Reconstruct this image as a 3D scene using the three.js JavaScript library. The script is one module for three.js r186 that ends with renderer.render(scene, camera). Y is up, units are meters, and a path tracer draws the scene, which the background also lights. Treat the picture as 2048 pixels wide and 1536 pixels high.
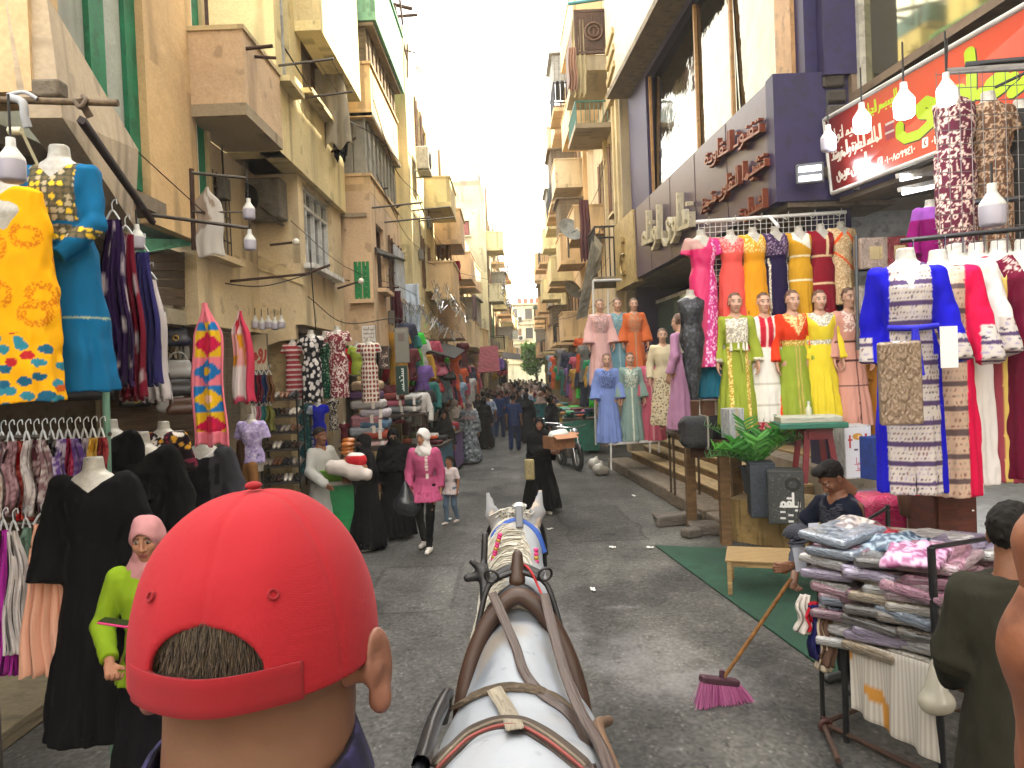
import * as THREE from 'three';
import { mergeGeometries } from 'three/addons/utils/BufferGeometryUtils.js';
import { RoundedBoxGeometry } from 'three/addons/geometries/RoundedBoxGeometry.js';

// ---------------------------------------------------------------- camera, sky, sun, exposure
const scene = new THREE.Scene();
const EYE = 2.4, FPX = 1479;                                  // eye height in metres, focal length in photo pixels
const camera = new THREE.PerspectiveCamera(54.88, 4 / 3, 0.05, 2000);
camera.rotation.order = 'YXZ';
camera.position.set(0, EYE, 0);
camera.rotation.set(-0.0189, 0, -0.040);
camera.updateMatrixWorld(true);
const renderer = new THREE.WebGLRenderer({ antialias: true });
renderer.toneMapping = THREE.LinearToneMapping;
renderer.toneMappingExposure = 5.6;
renderer.shadowMap.enabled = true;
const SUN = new THREE.Vector3(1, 1.75, -0.55).normalize();
{ // hazy white afternoon sky: pale overhead, whiter towards the horizon and the sun
  const W = 256, H = 128, data = new Float32Array(W * H * 4);
  for (let r = 0; r < H; r++) for (let c = 0; c < W; c++) {
    const up = ((r + 0.5) / H - 0.5) * Math.PI, ph = ((c + 0.5) / W - 0.5) * 2 * Math.PI, y = Math.sin(up), d = Math.max(0, Math.cos(ph) * Math.cos(up) * SUN.x + y * SUN.y + Math.sin(ph) * Math.cos(up) * SUN.z), t = Math.pow(1 - Math.max(0, y), 1.6), g = 1.1 * d ** 6 + 1.6 * d ** 40;
    const k = y < 0 ? 0.35 : 1; data.set([k * (1.02 + 0.42 * t + g), k * (1.03 + 0.34 * t + g * 0.93), k * (1.04 + 0.2 * t + g * 0.8), 1], (r * W + c) * 4);
  }
  const t = new THREE.DataTexture(data, W, H, THREE.RGBAFormat, THREE.FloatType); t.mapping = THREE.EquirectangularReflectionMapping; t.magFilter = t.minFilter = THREE.LinearFilter; t.needsUpdate = true;
  scene.background = t; scene.environment = t;
}
const sun = new THREE.DirectionalLight(new THREE.Color(1, 0.9, 0.72), 5);
sun.name = 'sun'; sun.position.copy(SUN).multiplyScalar(80); sun.castShadow = true;
Object.assign(sun.shadow.camera, { left: -60, right: 60, top: 60, bottom: -60, near: 1, far: 250 });
sun.shadow.mapSize.set(2048, 2048);
scene.add(sun, sun.target);
scene.fog = new THREE.FogExp2(new THREE.Color(1, 0.93, 0.8), 0.0016);

// ---------------------------------------------------------------- helpers
const V = (x, y, z) => new THREE.Vector3(x, y, z);
const clamp = (x, a = 0, b = 1) => Math.min(b, Math.max(a, x)), lerp = (a, b, t) => a + (b - a) * t;
const sst = (a, b, x) => { const t = clamp((x - a) / (b - a)); return t * t * (3 - 2 * t); };
let seed = 7;
const rnd = () => { seed = (seed + 0x6D2B79F5) | 0; let t = Math.imul(seed ^ (seed >>> 15), 1 | seed); t = (t + Math.imul(t ^ (t >>> 7), 61 | t)) ^ t; return ((t ^ (t >>> 14)) >>> 0) / 4294967296; };
const R = (a, b) => a + (b - a) * rnd(), pick = (a) => a[Math.floor(rnd() * a.length)];
const h3 = (x, y, z) => { let n = Math.imul(x, 374761393) ^ Math.imul(y, 668265263) ^ Math.imul(z, 1274126177); n = Math.imul(n ^ (n >>> 13), 1274126177); return ((n ^ (n >>> 16)) >>> 0) / 4294967296; };
const nz = (x, y, z = 0) => {
  const X = Math.floor(x), Y = Math.floor(y), Z = Math.floor(z); let u = x - X, v = y - Y, w = z - Z; u *= u * (3 - 2 * u); v *= v * (3 - 2 * v); w *= w * (3 - 2 * w);
  const a = lerp(lerp(h3(X, Y, Z), h3(X + 1, Y, Z), u), lerp(h3(X, Y + 1, Z), h3(X + 1, Y + 1, Z), u), v);
  return w ? lerp(a, lerp(lerp(h3(X, Y, Z + 1), h3(X + 1, Y, Z + 1), u), lerp(h3(X, Y + 1, Z + 1), h3(X + 1, Y + 1, Z + 1), u), v), w) : a;
};
const fbm = (x, y, z = 0, o = 4) => { let s = 0, a = 0.5; for (let i = 0; i < o; i++) { s += a * nz(x, y, z); x = x * 2.03 + 17; y = y * 2.03 + 31; z *= 2.03; a *= 0.5; } return s; };
const pn = (x, y, p, s = 0) => {            // periodic noise, period p cells
  const X = Math.floor(x), Y = Math.floor(y); let u = x - X, v = y - Y; u *= u * (3 - 2 * u); v *= v * (3 - 2 * v); const m = (n) => ((n % p) + p) % p;
  return lerp(lerp(h3(m(X), m(Y), s), h3(m(X + 1), m(Y), s), u), lerp(h3(m(X), m(Y + 1), s), h3(m(X + 1), m(Y + 1), s), u), v);
};
const pf = (u, v, p, o = 4, s = 0) => { let r = 0, a = 0.5; for (let i = 0; i < o; i++) { r += a * pn(u * p, v * p, p, s + i); p *= 2; a *= 0.5; } return r; };
const at = (px, py, d) => V((px - 1024) / FPX * d, (768 - py) / FPX * d, -d).applyMatrix4(camera.matrixWorld);   // the point seen at a photo pixel at a depth
const onY = (px, py, y = 0) => { const p = at(px, py, 1).sub(camera.position); return camera.position.clone().addScaledVector(p, (y - EYE) / p.y); };
const cc = new Map();
const C = (h) => { if (!cc.has(h)) cc.set(h, new THREE.Color(h)); return cc.get(h); };
const lin = (h) => { const c = C(h); return [c.r, c.g, c.b]; };

const used = new Map();
const numbered = (n) => { const k = used.get(n) ?? 0; used.set(n, k + 1); return k ? n + '_' + String(k).padStart(3, '0') : n; };
function tag(o, label, category, group, kind) { Object.assign(o.userData, { label, category }); if (group) o.userData.group = group; if (kind) o.userData.kind = kind; return o; }
function thing(name, label, category, pos = V(0, 0, 0), ry = 0, group) {
  const o = new THREE.Group(); o.name = numbered(name); o.position.copy(pos); o.rotation.y = ry; scene.add(o); return tag(o, label, category, group);
}
const SPLIT = new Set('pier shop_pier party_wall brick_pier upper_bar wall window hanger_hook hook side_post pipe post back_strap roof_railing raised_stripe panel_joint shop_glass rail frame_post bracket binding rag slat strap_stripe hames fork parapet_slat upright stool_leg shop_floor washing_line bench_leg plinth balcony roof_timber roof_shack foot_rail mirror'.split(' '));
function mesh(name, geo, mat, parent) {
  if (Array.isArray(geo) && SPLIT.has(name) && geo.length > 1 && parent) { const [first, ...rest] = geo, m = mesh(name, first, mat, parent); for (const g of rest) mesh(name, g, mat, parent); return m; }
  const m = new THREE.Mesh(Array.isArray(geo) ? merge(geo) : geo, mat); m.castShadow = m.receiveShadow = true;
  m.name = parent ? name : numbered(name); (parent ?? scene).add(m); return m;
}
function struct(name, geo, mat, label, category) { const m = mesh(name, geo, mat); m.userData.kind = 'structure'; if (label) tag(m, label, category); return m; }
const solo = (name, geo, mat, label, cat, group) => tag(mesh(name, geo, mat), label, cat, group);
function copy(o, label, pos, ry, s) {
  const c = o.clone(); c.name = numbered(o.name.replace(/_\d{3}$/, '')); scene.add(c); c.userData = { ...o.userData };
  if (label) c.userData.label = label; if (pos) c.position.copy(pos); if (ry !== undefined) c.rotation.y = ry; if (s) c.scale.setScalar(s); return c;
}
function merge(list) {
  list = list.flat(9); const col = list.some((g) => g.attributes.color);
  list = list.map((g) => {
    g = g.index ? g.toNonIndexed() : g;
    const k = new THREE.BufferGeometry(); k.setAttribute('position', g.attributes.position); k.setAttribute('normal', g.attributes.normal);
    const n = g.attributes.position.count; k.setAttribute('uv', g.attributes.uv ?? new THREE.BufferAttribute(new Float32Array(n * 2), 2));
    if (col) k.setAttribute('color', g.attributes.color ?? new THREE.BufferAttribute(new Float32Array(n * 3).fill(1), 3)); return k;
  });
  return list.length === 1 ? list[0] : mergeGeometries(list);
}
const tint = (g, c) => { const [r, q, b] = Array.isArray(c) ? c : lin(c), n = g.attributes.position.count, a = new Float32Array(n * 3); for (let i = 0; i < n; i++) a.set([r, q, b], i * 3); g.setAttribute('color', new THREE.BufferAttribute(a, 3)); return g; };
const E3 = new THREE.Euler(), Q = new THREE.Quaternion(), M4 = new THREE.Matrix4();
const put = (g, x = 0, y = 0, z = 0, rx = 0, ry = 0, rz = 0, s = 1) => g.applyMatrix4(M4.compose(V(x, y, z), Q.setFromEuler(E3.set(rx, ry, rz, 'YXZ')), typeof s === 'number' ? V(s, s, s) : s));
// a box with uv in metres, centred on x and z, standing on y
function bx(w, h, d, x = 0, y = 0, z = 0, ry = 0, rx = 0, rz = 0) {
  const g = new THREE.BoxGeometry(w, h, d), u = g.attributes.uv, n = g.attributes.normal, p = g.attributes.position;
  for (let i = 0; i < u.count; i++) { const X = Math.abs(n.getX(i)) > 0.5, Y = Math.abs(n.getY(i)) > 0.5; u.setXY(i, X ? p.getZ(i) + x : p.getX(i) + x, Y ? p.getZ(i) : p.getY(i) + y); }
  return put(g, x, y + h / 2, z, rx, ry, rz);
}
const rb = (w, h, d, r, x = 0, y = 0, z = 0, ry = 0, rx = 0, rz = 0) => put(new RoundedBoxGeometry(w, h, d, 2, r), x, y + h / 2, z, rx, ry, rz);
const cyl = (r0, r1, h, x = 0, y = 0, z = 0, n = 12) => put(new THREE.CylinderGeometry(r1, r0, h, n), x, y + h / 2, z);
const sph = (r, x, y, z, sx = 1, sy = 1, sz = 1, n = 10) => put(new THREE.SphereGeometry(r, n + 4, n), x, y, z, 0, 0, 0, V(sx, sy, sz));
function bar(a, b, r, n = 6) {
  const d = b.clone().sub(a), g = new THREE.CylinderGeometry(r, r, d.length(), n);
  return g.applyMatrix4(M4.compose(a.clone().add(b).multiplyScalar(0.5), Q.setFromUnitVectors(V(0, 1, 0), d.clone().normalize()), V(1, 1, 1)));
}
const tube = (pts, r, n = 6, seg) => new THREE.TubeGeometry(new THREE.CatmullRomCurve3(pts), seg ?? pts.length * 4, r, n);
const lathe = (pts, n = 20) => new THREE.LatheGeometry(pts.map((p) => new THREE.Vector2(p[0], p[1])), n);
// a thick sheet: four world corners, thickness behind the face
function slab(p, t) {
  const n = p[1].clone().sub(p[0]).cross(p[3].clone().sub(p[0])).normalize().multiplyScalar(-t), q = p.map((v) => v.clone().add(n)), pos = [], uv = [];
  const L = [0, p[0].distanceTo(p[1])], H = p[0].distanceTo(p[3]);
  const quad = (a, b, c, d, w, h) => { for (const v of [a, b, c, a, c, d]) pos.push(v.x, v.y, v.z); uv.push(0, 0, w, 0, w, h, 0, 0, w, h, 0, h); };
  quad(p[0], p[1], p[2], p[3], L[1], H); quad(q[1], q[0], q[3], q[2], L[1], H);
  for (let i = 0; i < 4; i++) { const j = (i + 1) % 4; quad(p[j], p[i], q[i], q[j], 1, t); }
  const g = new THREE.BufferGeometry(); g.setAttribute('position', new THREE.Float32BufferAttribute(pos, 3)); g.setAttribute('uv', new THREE.Float32BufferAttribute(uv, 2)); g.computeVertexNormals(); return g;
}
// an extruded polygon in the xy plane with holes, uv in metres
function plate(pts, depth, holes = [], bevel = 0) {
  const s = new THREE.Shape(pts.map((p) => new THREE.Vector2(p[0], p[1])));
  for (const h of holes) s.holes.push(new THREE.Path(h.map((p) => new THREE.Vector2(p[0], p[1]))));
  return new THREE.ExtrudeGeometry(s, { depth, bevelEnabled: bevel > 0, bevelThickness: bevel, bevelSize: bevel, bevelSegments: 1, steps: 1, curveSegments: 8 });
}
const rect = (x0, y0, x1, y1) => [[x0, y0], [x1, y0], [x1, y1], [x0, y1]];
// a hanging sheet of cloth: f(u, v) -> point, doubled for thickness
function sheet(f, nu, nv, t = 0.004, col) {
  const pos = [], uv = [], idx = [], c = [];
  for (let s = 0; s < 2; s++) for (let j = 0; j <= nv; j++) for (let i = 0; i <= nu; i++) {
    const p = f(i / nu, j / nv), a = f(i / nu + 0.01, j / nv).sub(p), b = f(i / nu, j / nv + 0.01).sub(p), n = a.cross(b).normalize();
    p.addScaledVector(n, s ? -t : t); pos.push(p.x, p.y, p.z); uv.push(i / nu, 1 - j / nv); if (col) c.push(...col(i / nu, j / nv));
  }
  const N = (nu + 1) * (nv + 1);
  for (let j = 0; j < nv; j++) for (let i = 0; i < nu; i++) { const a = j * (nu + 1) + i, b = a + 1, d = a + nu + 1, e = d + 1; idx.push(a, d, b, b, d, e, N + a, N + b, N + d, N + b, N + e, N + d); }
  const edge = (a, b) => idx.push(a, b, N + a, b, N + b, N + a);
  for (let i = 0; i < nu; i++) { edge(i, i + 1); edge(nv * (nu + 1) + i + 1, nv * (nu + 1) + i); }
  for (let j = 0; j < nv; j++) { edge((j + 1) * (nu + 1), j * (nu + 1)); edge(j * (nu + 1) + nu, (j + 1) * (nu + 1) + nu); }
  const g = new THREE.BufferGeometry(); g.setAttribute('position', new THREE.Float32BufferAttribute(pos, 3)); g.setAttribute('uv', new THREE.Float32BufferAttribute(uv, 2));
  if (col) g.setAttribute('color', new THREE.Float32BufferAttribute(c, 3)); g.setIndex(idx); g.computeVertexNormals(); return g;
}

// ---------------------------------------------------------------- surface nets: meshes a signed field f(x,y,z); col(x,y,z) gives linear rgb
function nets(lo, hi, c, f, col) {
  const nx = Math.ceil((hi[0] - lo[0]) / c) + 1, ny = Math.ceil((hi[1] - lo[1]) / c) + 1, nzz = Math.ceil((hi[2] - lo[2]) / c) + 1, S = nx * ny, F = new Float32Array(S * nzz).fill(1), B = 4, far = c * B * 1.9;
  for (let k = 0; k < nzz; k += B) for (let j = 0; j < ny; j += B) for (let i = 0; i < nx; i += B) {
    const m = f(lo[0] + (i + 1.5) * c, lo[1] + (j + 1.5) * c, lo[2] + (k + 1.5) * c), K = Math.min(nzz, k + B), J = Math.min(ny, j + B), I = Math.min(nx, i + B), skip = Math.abs(m) > far;
    for (let z = k; z < K; z++) for (let y = j; y < J; y++) for (let x = i; x < I; x++) F[z * S + y * nx + x] = skip ? m : f(lo[0] + x * c, lo[1] + y * c, lo[2] + z * c);
  }
  const id = new Int32Array(S * nzz).fill(-1), pos = [], idx = [], O = [0, 1, nx, nx + 1, S, S + 1, S + nx, S + nx + 1], ED = [[0, 1], [2, 3], [4, 5], [6, 7], [0, 2], [1, 3], [4, 6], [5, 7], [0, 4], [1, 5], [2, 6], [3, 7]];
  for (let k = 0; k < nzz - 1; k++) for (let j = 0; j < ny - 1; j++) for (let i = 0; i < nx - 1; i++) {
    const b = k * S + j * nx + i; let m = 0; for (let q = 0; q < 8; q++) if (F[b + O[q]] < 0) m |= 1 << q;
    if (m === 0 || m === 255) continue;
    let x = 0, y = 0, z = 0, n = 0;
    for (const [p, q] of ED) { const a = F[b + O[p]], d = F[b + O[q]]; if ((a < 0) === (d < 0)) continue; const t = a / (a - d); x += lerp(p & 1, q & 1, t); y += lerp((p >> 1) & 1, (q >> 1) & 1, t); z += lerp(p >> 2, q >> 2, t); n++; }
    id[b] = pos.length / 3; pos.push(lo[0] + (i + x / n) * c, lo[1] + (j + y / n) * c, lo[2] + (k + z / n) * c);
  }
  for (let k = 1; k < nzz - 1; k++) for (let j = 1; j < ny - 1; j++) for (let i = 1; i < nx - 1; i++) {
    const b = k * S + j * nx + i, s = F[b] < 0;
    for (const [d, u, w] of [[1, nx, S], [nx, S, 1], [S, 1, nx]]) {
      if (s === F[b + d] < 0) continue;
      const q = [id[b], id[b - u], id[b - u - w], id[b - w]]; if (q.some((t) => t < 0)) continue;
      if (s) idx.push(q[0], q[1], q[2], q[0], q[2], q[3]); else idx.push(q[0], q[2], q[1], q[0], q[3], q[2]);
    }
  }
  const g = new THREE.BufferGeometry(), n = pos.length / 3, uv = new Float32Array(n * 2);
  for (let i = 0; i < n; i++) { uv[i * 2] = pos[i * 3] + pos[i * 3 + 2] * 0.7; uv[i * 2 + 1] = pos[i * 3 + 1]; }
  g.setAttribute('position', new THREE.Float32BufferAttribute(pos, 3)); g.setAttribute('uv', new THREE.BufferAttribute(uv, 2)); g.setIndex(idx); g.computeVertexNormals();
  if (col) { const a = new Float32Array(n * 3); for (let i = 0; i < n; i++) a.set(col(pos[i * 3], pos[i * 3 + 1], pos[i * 3 + 2]), i * 3); g.setAttribute('color', new THREE.BufferAttribute(a, 3)); }
  return g;
}
const smin = (a, b, k) => { const h = Math.max(k - Math.abs(a - b), 0) / k; return Math.min(a, b) - h * h * k * 0.25; };
const smax = (a, b, k) => -smin(-a, -b, k);
const cap = (x, y, z, b) => {                // tapered capsule [ax,ay,az,ra,bx,by,bz,rb]
  const dx = b[4] - b[0], dy = b[5] - b[1], dz = b[6] - b[2], px = x - b[0], py = y - b[1], pz = z - b[2], l = dx * dx + dy * dy + dz * dz || 1e-9, t = clamp((px * dx + py * dy + pz * dz) / l);
  return Math.hypot(px - dx * t, py - dy * t, pz - dz * t) - lerp(b[3], b[7], t);
};
const ell = (x, y, z, cx, cy, cz, a, b, c) => { const k = Math.hypot((x - cx) / a, (y - cy) / b, (z - cz) / c), m = Math.hypot((x - cx) / (a * a), (y - cy) / (b * b), (z - cz) / (c * c)); return k < 1e-6 ? -Math.min(a, b, c) : k * (k - 1) / m; };
const capB = (bones, pad = 0.03) => { const lo = [9e9, 9e9, 9e9], hi = [-9e9, -9e9, -9e9]; for (const b of bones) for (let e = 0; e < 8; e += 4) for (let i = 0; i < 3; i++) { lo[i] = Math.min(lo[i], b[e + i] - b[e + 3] - pad); hi[i] = Math.max(hi[i], b[e + i] + b[e + 3] + pad); } return [lo, hi]; };
const boneMesh = (bones, c, k = 0.02, col, disp) => { const [lo, hi] = capB(bones); return nets(lo, hi, c, (x, y, z) => { let d = 9; for (const b of bones) d = smin(d, cap(x, y, z, b), k); return disp ? d + disp(x, y, z) : d; }, col); };

// ---------------------------------------------------------------- textures and materials
function dataTex(n, f, srgb = true, m = n) {
  const a = new Uint8Array(n * m * 4);
  for (let j = 0; j < m; j++) for (let i = 0; i < n; i++) { const c = f(i / n, j / m); a.set(typeof c === 'number' ? [c * 255, c * 255, c * 255, 255] : [c[0] * 255, c[1] * 255, c[2] * 255, 255], (j * n + i) * 4); }
  const t = new THREE.DataTexture(a, n, m); t.wrapS = t.wrapT = THREE.RepeatWrapping; t.magFilter = THREE.LinearFilter; t.minFilter = THREE.LinearMipmapLinearFilter; t.generateMipmaps = true; if (srgb) t.colorSpace = THREE.SRGBColorSpace; t.needsUpdate = true; return t;
}
const scaled = (t, x, y = x) => { const c = t.clone(); c.repeat.set(x, y); c.needsUpdate = true; return c; };
const canv = (w, h, draw) => { const c = document.createElement('canvas'); c.width = w; c.height = h; draw(c.getContext('2d'), w, h); const t = new THREE.CanvasTexture(c); t.colorSpace = THREE.SRGBColorSpace; t.wrapS = t.wrapT = THREE.RepeatWrapping; return t; };
// old plaster: blotches, vertical run-off stains with grain, small chips
const plasterT = dataTex(512, (u, v) => {
  const blot = pf(u, v, 4, 5), fine = pn(u * 256, v * 256, 256, 3), run = pf(u, v * 0.12 + 3, 16, 3, 9), chip = sst(0.66, 0.7, pf(u, v, 12, 4, 21));
  let g = 0.9 + 0.26 * (blot - 0.5) + 0.07 * (fine - 0.5) - 0.24 * sst(0.52, 0.72, run) * (0.4 + fine * 0.6); g = lerp(g, 0.62, chip * 0.45);
  return [clamp(g), clamp(g * 0.985), clamp(g * (0.96 - 0.05 * blot))];
});
const plaster = scaled(plasterT, 0.25);
const bumpT = dataTex(256, (u, v) => pf(u, v, 8, 5, 40), false), plasterBump = scaled(bumpT, 0.8);
const weaveT = dataTex(128, (u, v) => 0.5 + 0.25 * Math.sin(u * Math.PI * 64) * Math.sin(v * Math.PI * 64) + 0.5 * (pf(u, v, 8, 3, 77) - 0.5), false), weave = scaled(weaveT, 3);
const woodT = dataTex(256, (u, v) => { const r = pf(u * 0.25, v, 16, 4, 5), l = 0.5 + 0.5 * Math.sin((v * 24 + r * 5) * 6.283); const g = 0.72 + 0.22 * (r - 0.5) * 2 + 0.08 * l; return [clamp(g), clamp(g * 0.97), clamp(g * 0.93)]; }), wood = scaled(woodT, 1.2, 1.6);
const grimeT = dataTex(256, (u, v) => { const a = pf(u, v, 6, 5, 60), b = pn(u * 128, v * 128, 128, 61); const g = 0.88 + 0.3 * (a - 0.5) + 0.1 * (b - 0.5) - 0.16 * sst(0.5, 0.75, pf(u, v, 10, 5, 66)); return clamp(g); }), grime = scaled(grimeT, 0.9);
const mc = new Map();
function mat(hex, rough = 0.8, o = {}) {
  const k = hex + rough + Object.keys(o).map((q) => q + (o[q]?.uuid ?? o[q])).join();
  if (!mc.has(k)) { const P = o.specularIntensity !== undefined || o.transmission || o.clearcoat || o.sheen; mc.set(k, new (P ? THREE.MeshPhysicalMaterial : THREE.MeshStandardMaterial)({ color: C(hex), roughness: rough, ...o })); }
  return mc.get(k);
}
const wallM = (hex) => mat(hex, 0.92, { map: plaster, bumpMap: plasterBump, bumpScale: 0.012 });
const clothM = (hex) => mat(hex, 0.9, { bumpMap: weave, bumpScale: 0.0012, map: grime });
const VC = { cloth: mat('#ffffff', 0.9, { vertexColors: true, specularIntensity: 0.25, bumpMap: weave, bumpScale: 0.0015, name: 'cloth' }), satin: mat('#ffffff', 0.5, { vertexColors: true, bumpMap: weave, bumpScale: 0.001 }), sequin: mat('#ffffff', 0.32, { vertexColors: true, metalness: 0.25, bumpMap: scaled(bumpT, 14), bumpScale: 0.006 }), skin: mat('#ffffff', 0.6, { vertexColors: true, bumpMap: scaled(bumpT, 9), bumpScale: 0.0008 }), plastic: mat('#ffffff', 0.45, { vertexColors: true }) };
const metalM = mat('#6b6560', 0.5, { metalness: 0.7, map: grime }), darkMetal = mat('#232326', 0.5, { metalness: 0.4, map: grime }), rustM = mat('#4a3226', 0.8, { metalness: 0.2, map: grime }), whiteM = mat('#e4e4e2', 0.55, { map: grime }), chromeM = mat('#d8d8d8', 0.2, { metalness: 1 });
const glassDark = mat('#1c2126', 0.08, { metalness: 0, specularIntensity: 1, clearcoat: 1, clearcoatRoughness: 0.03 });
const mannequinM = mat('#c0bcb2', 0.4, { map: grime }), plainWhite = mat('#cfcfcd', 0.6);
const woodM = (hex) => mat(hex, 0.75, { map: wood, bumpMap: wood, bumpScale: 0.002 });
const clearM = mat('#ffffff', 0.06, { transmission: 1, thickness: 0 });
const wireM = mat('#1b1a19', 0.7);
// ---------------------------------------------------------------- ground
{
  // one sheet of worn asphalt; the map covers 12 x 36 m and mirrors on
  const N = 768, MM = 1536, W = 12, L = 36;
  const t = dataTex(N, (u, v) => {
    const x = u * W - 6, z = v * L, big = fbm(x * 0.5 + 9, z * 0.35), mid = fbm(x * 2.2, z * 1.6 + 40), grit = nz(x * 60, z * 60), track = fbm(x * 1.6 + 3, z * 0.22 + 8);
    let g = 0.25 + 0.1 * (big - 0.5) + 0.22 * (mid - 0.5) + 0.16 * (grit - 0.5) + 0.18 * (track - 0.5);
    const speck = h3(Math.floor(x * 90), Math.floor(z * 90), 5); if (speck > 0.985) g += 0.15; if (speck < 0.02) g -= 0.1;
    const dark = sst(0.58, 0.7, fbm(x * 1.1 + 70, z * 0.9 + 12)); g -= 0.06 * dark;
    const pa = Math.min(Math.abs(x - 1.3 + 0.15 * nz(z * 2, 3)) - 0.55, 9), pb = Math.abs(z - 11.4) - 1.3; if (Math.max(pa, pb) < 0) g -= 0.035 + (Math.max(pa, pb) > -0.05 ? 0.05 : 0); const pc = Math.max(Math.abs(x + 1.2) - 0.5, Math.abs(z - 8.2 - 0.2 * nz(x * 3, 7)) - 0.9); if (pc < 0) g += pc > -0.045 ? -0.06 : 0.025;
    const crack = Math.abs(fbm(x * 0.9 + 30, z * 0.7 + 5) - 0.5); if (crack < 0.006 && nz(x * 3, z * 3) > 0.45) g -= 0.05;
    // chalky spilled powder beside the horse
    const spill = (cx, cz, rx, rz) => Math.hypot((x - cx) / rx, (z - cz) / rz);
    let s = Math.min(spill(0.95, 6.05, 0.55, 0.6), spill(1.35, 5.5, 0.75, 0.42), spill(0.42, 6.6, 0.22, 0.6), spill(1.0, 7.3, 0.22, 0.07));
    s = sst(1.25, 0.2, s + 0.9 * (fbm(x * 5, z * 5, 3) - 0.5)) * sst(0.3, 0.7, fbm(x * 9, z * 7, 9) + 0.25); g = lerp(g, 0.54, s * 0.42);
    const warm = 0.5 + 0.5 * sst(-1, 2.4, x); return [clamp(g * (0.985 + 0.03 * warm)), clamp(g * 0.985), clamp(g * (1.0 - 0.075 * warm) + s * 0.015)];
  }, true, MM);
  t.wrapS = t.wrapT = THREE.MirroredRepeatWrapping;
  const g = new THREE.PlaneGeometry(600, 800, 1, 1).rotateX(-Math.PI / 2), p = g.attributes.position, uv = g.attributes.uv;
  for (let i = 0; i < p.count; i++) uv.setXY(i, (p.getX(i) + 6) / W, -p.getZ(i) / L);
  const gm = new THREE.MeshStandardMaterial({ map: t, roughness: 0.92, bumpMap: scaled(bumpT, 20, 60), bumpScale: 0.012 });
  struct('road', g, gm);
}

// ---------------------------------------------------------------- building kit
class Bld {
  constructor(name, label, cat, base, group) { this.base = base; this.o = thing(name, label, cat, base, 0, group); }
  add(name, geo, m, parent) { for (const q of [geo].flat()) q.translate(-this.base.x, -this.base.y, -this.base.z); return mesh(name, geo, m, parent ?? this.o); }
  // a wall from A=[x,depth] to B (left to right seen from outside), from y0 to y1
  wall(A, B, y0, y1, m, items = [], th = 0.28) {
    const dx = B[0] - A[0], dz = -(B[1] - A[1]), L = Math.hypot(dx, dz), F = new THREE.Matrix4().makeRotationY(Math.atan2(-dz, dx)).setPosition(A[0], 0, -A[1]), inv = F.clone().invert();
    const px = (x, y, w = 0) => { const o = camera.position.clone().applyMatrix4(inv), d = at(x, y, 1).applyMatrix4(inv).sub(o), k = (w - o.z) / d.z; return [o.x + d.x * k, o.y + d.y * k]; };
    const K = { L, F, px, th, y0, y1, m, in: (g) => (Array.isArray(g) ? merge(g) : g).applyMatrix4(F) };
    const holes = [];
    for (const it of items) {
      if (it.p) { const a = px(it.p[0], it.p[1], it.w ?? 0), b = px(it.p[2], it.p[3], it.w ?? 0); it.r = [Math.min(a[0], b[0]), Math.min(a[1], b[1]), Math.max(a[0], b[0]), Math.max(a[1], b[1])]; }
      if (it.r && (it.t === 'win' || it.t === 'hole')) { const r = it.r.map((q, i) => i % 2 ? clamp(q, y0 + 0.05, y1 - 0.05) : clamp(q, 0.05, L - 0.05)); if (r[2] - r[0] > 0.1 && r[3] - r[1] > 0.1) { it.r = r; holes.push(rect(r[0], r[1], r[2], r[3])); } else it.t = 'none'; }
    }
    this.add('wall', K.in(plate(rect(0.004, y0, L - 0.004, y1), th, holes).translate(0, 0, -th)), m);
    for (const it of items) KIT[it.t]?.(this, K, it);
    return K;
  }
}
const paneM = [glassDark, mat('#2b3338', 0.1, { clearcoat: 1 }), mat('#3a3f40', 0.14, { clearcoat: 1 })];
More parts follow.
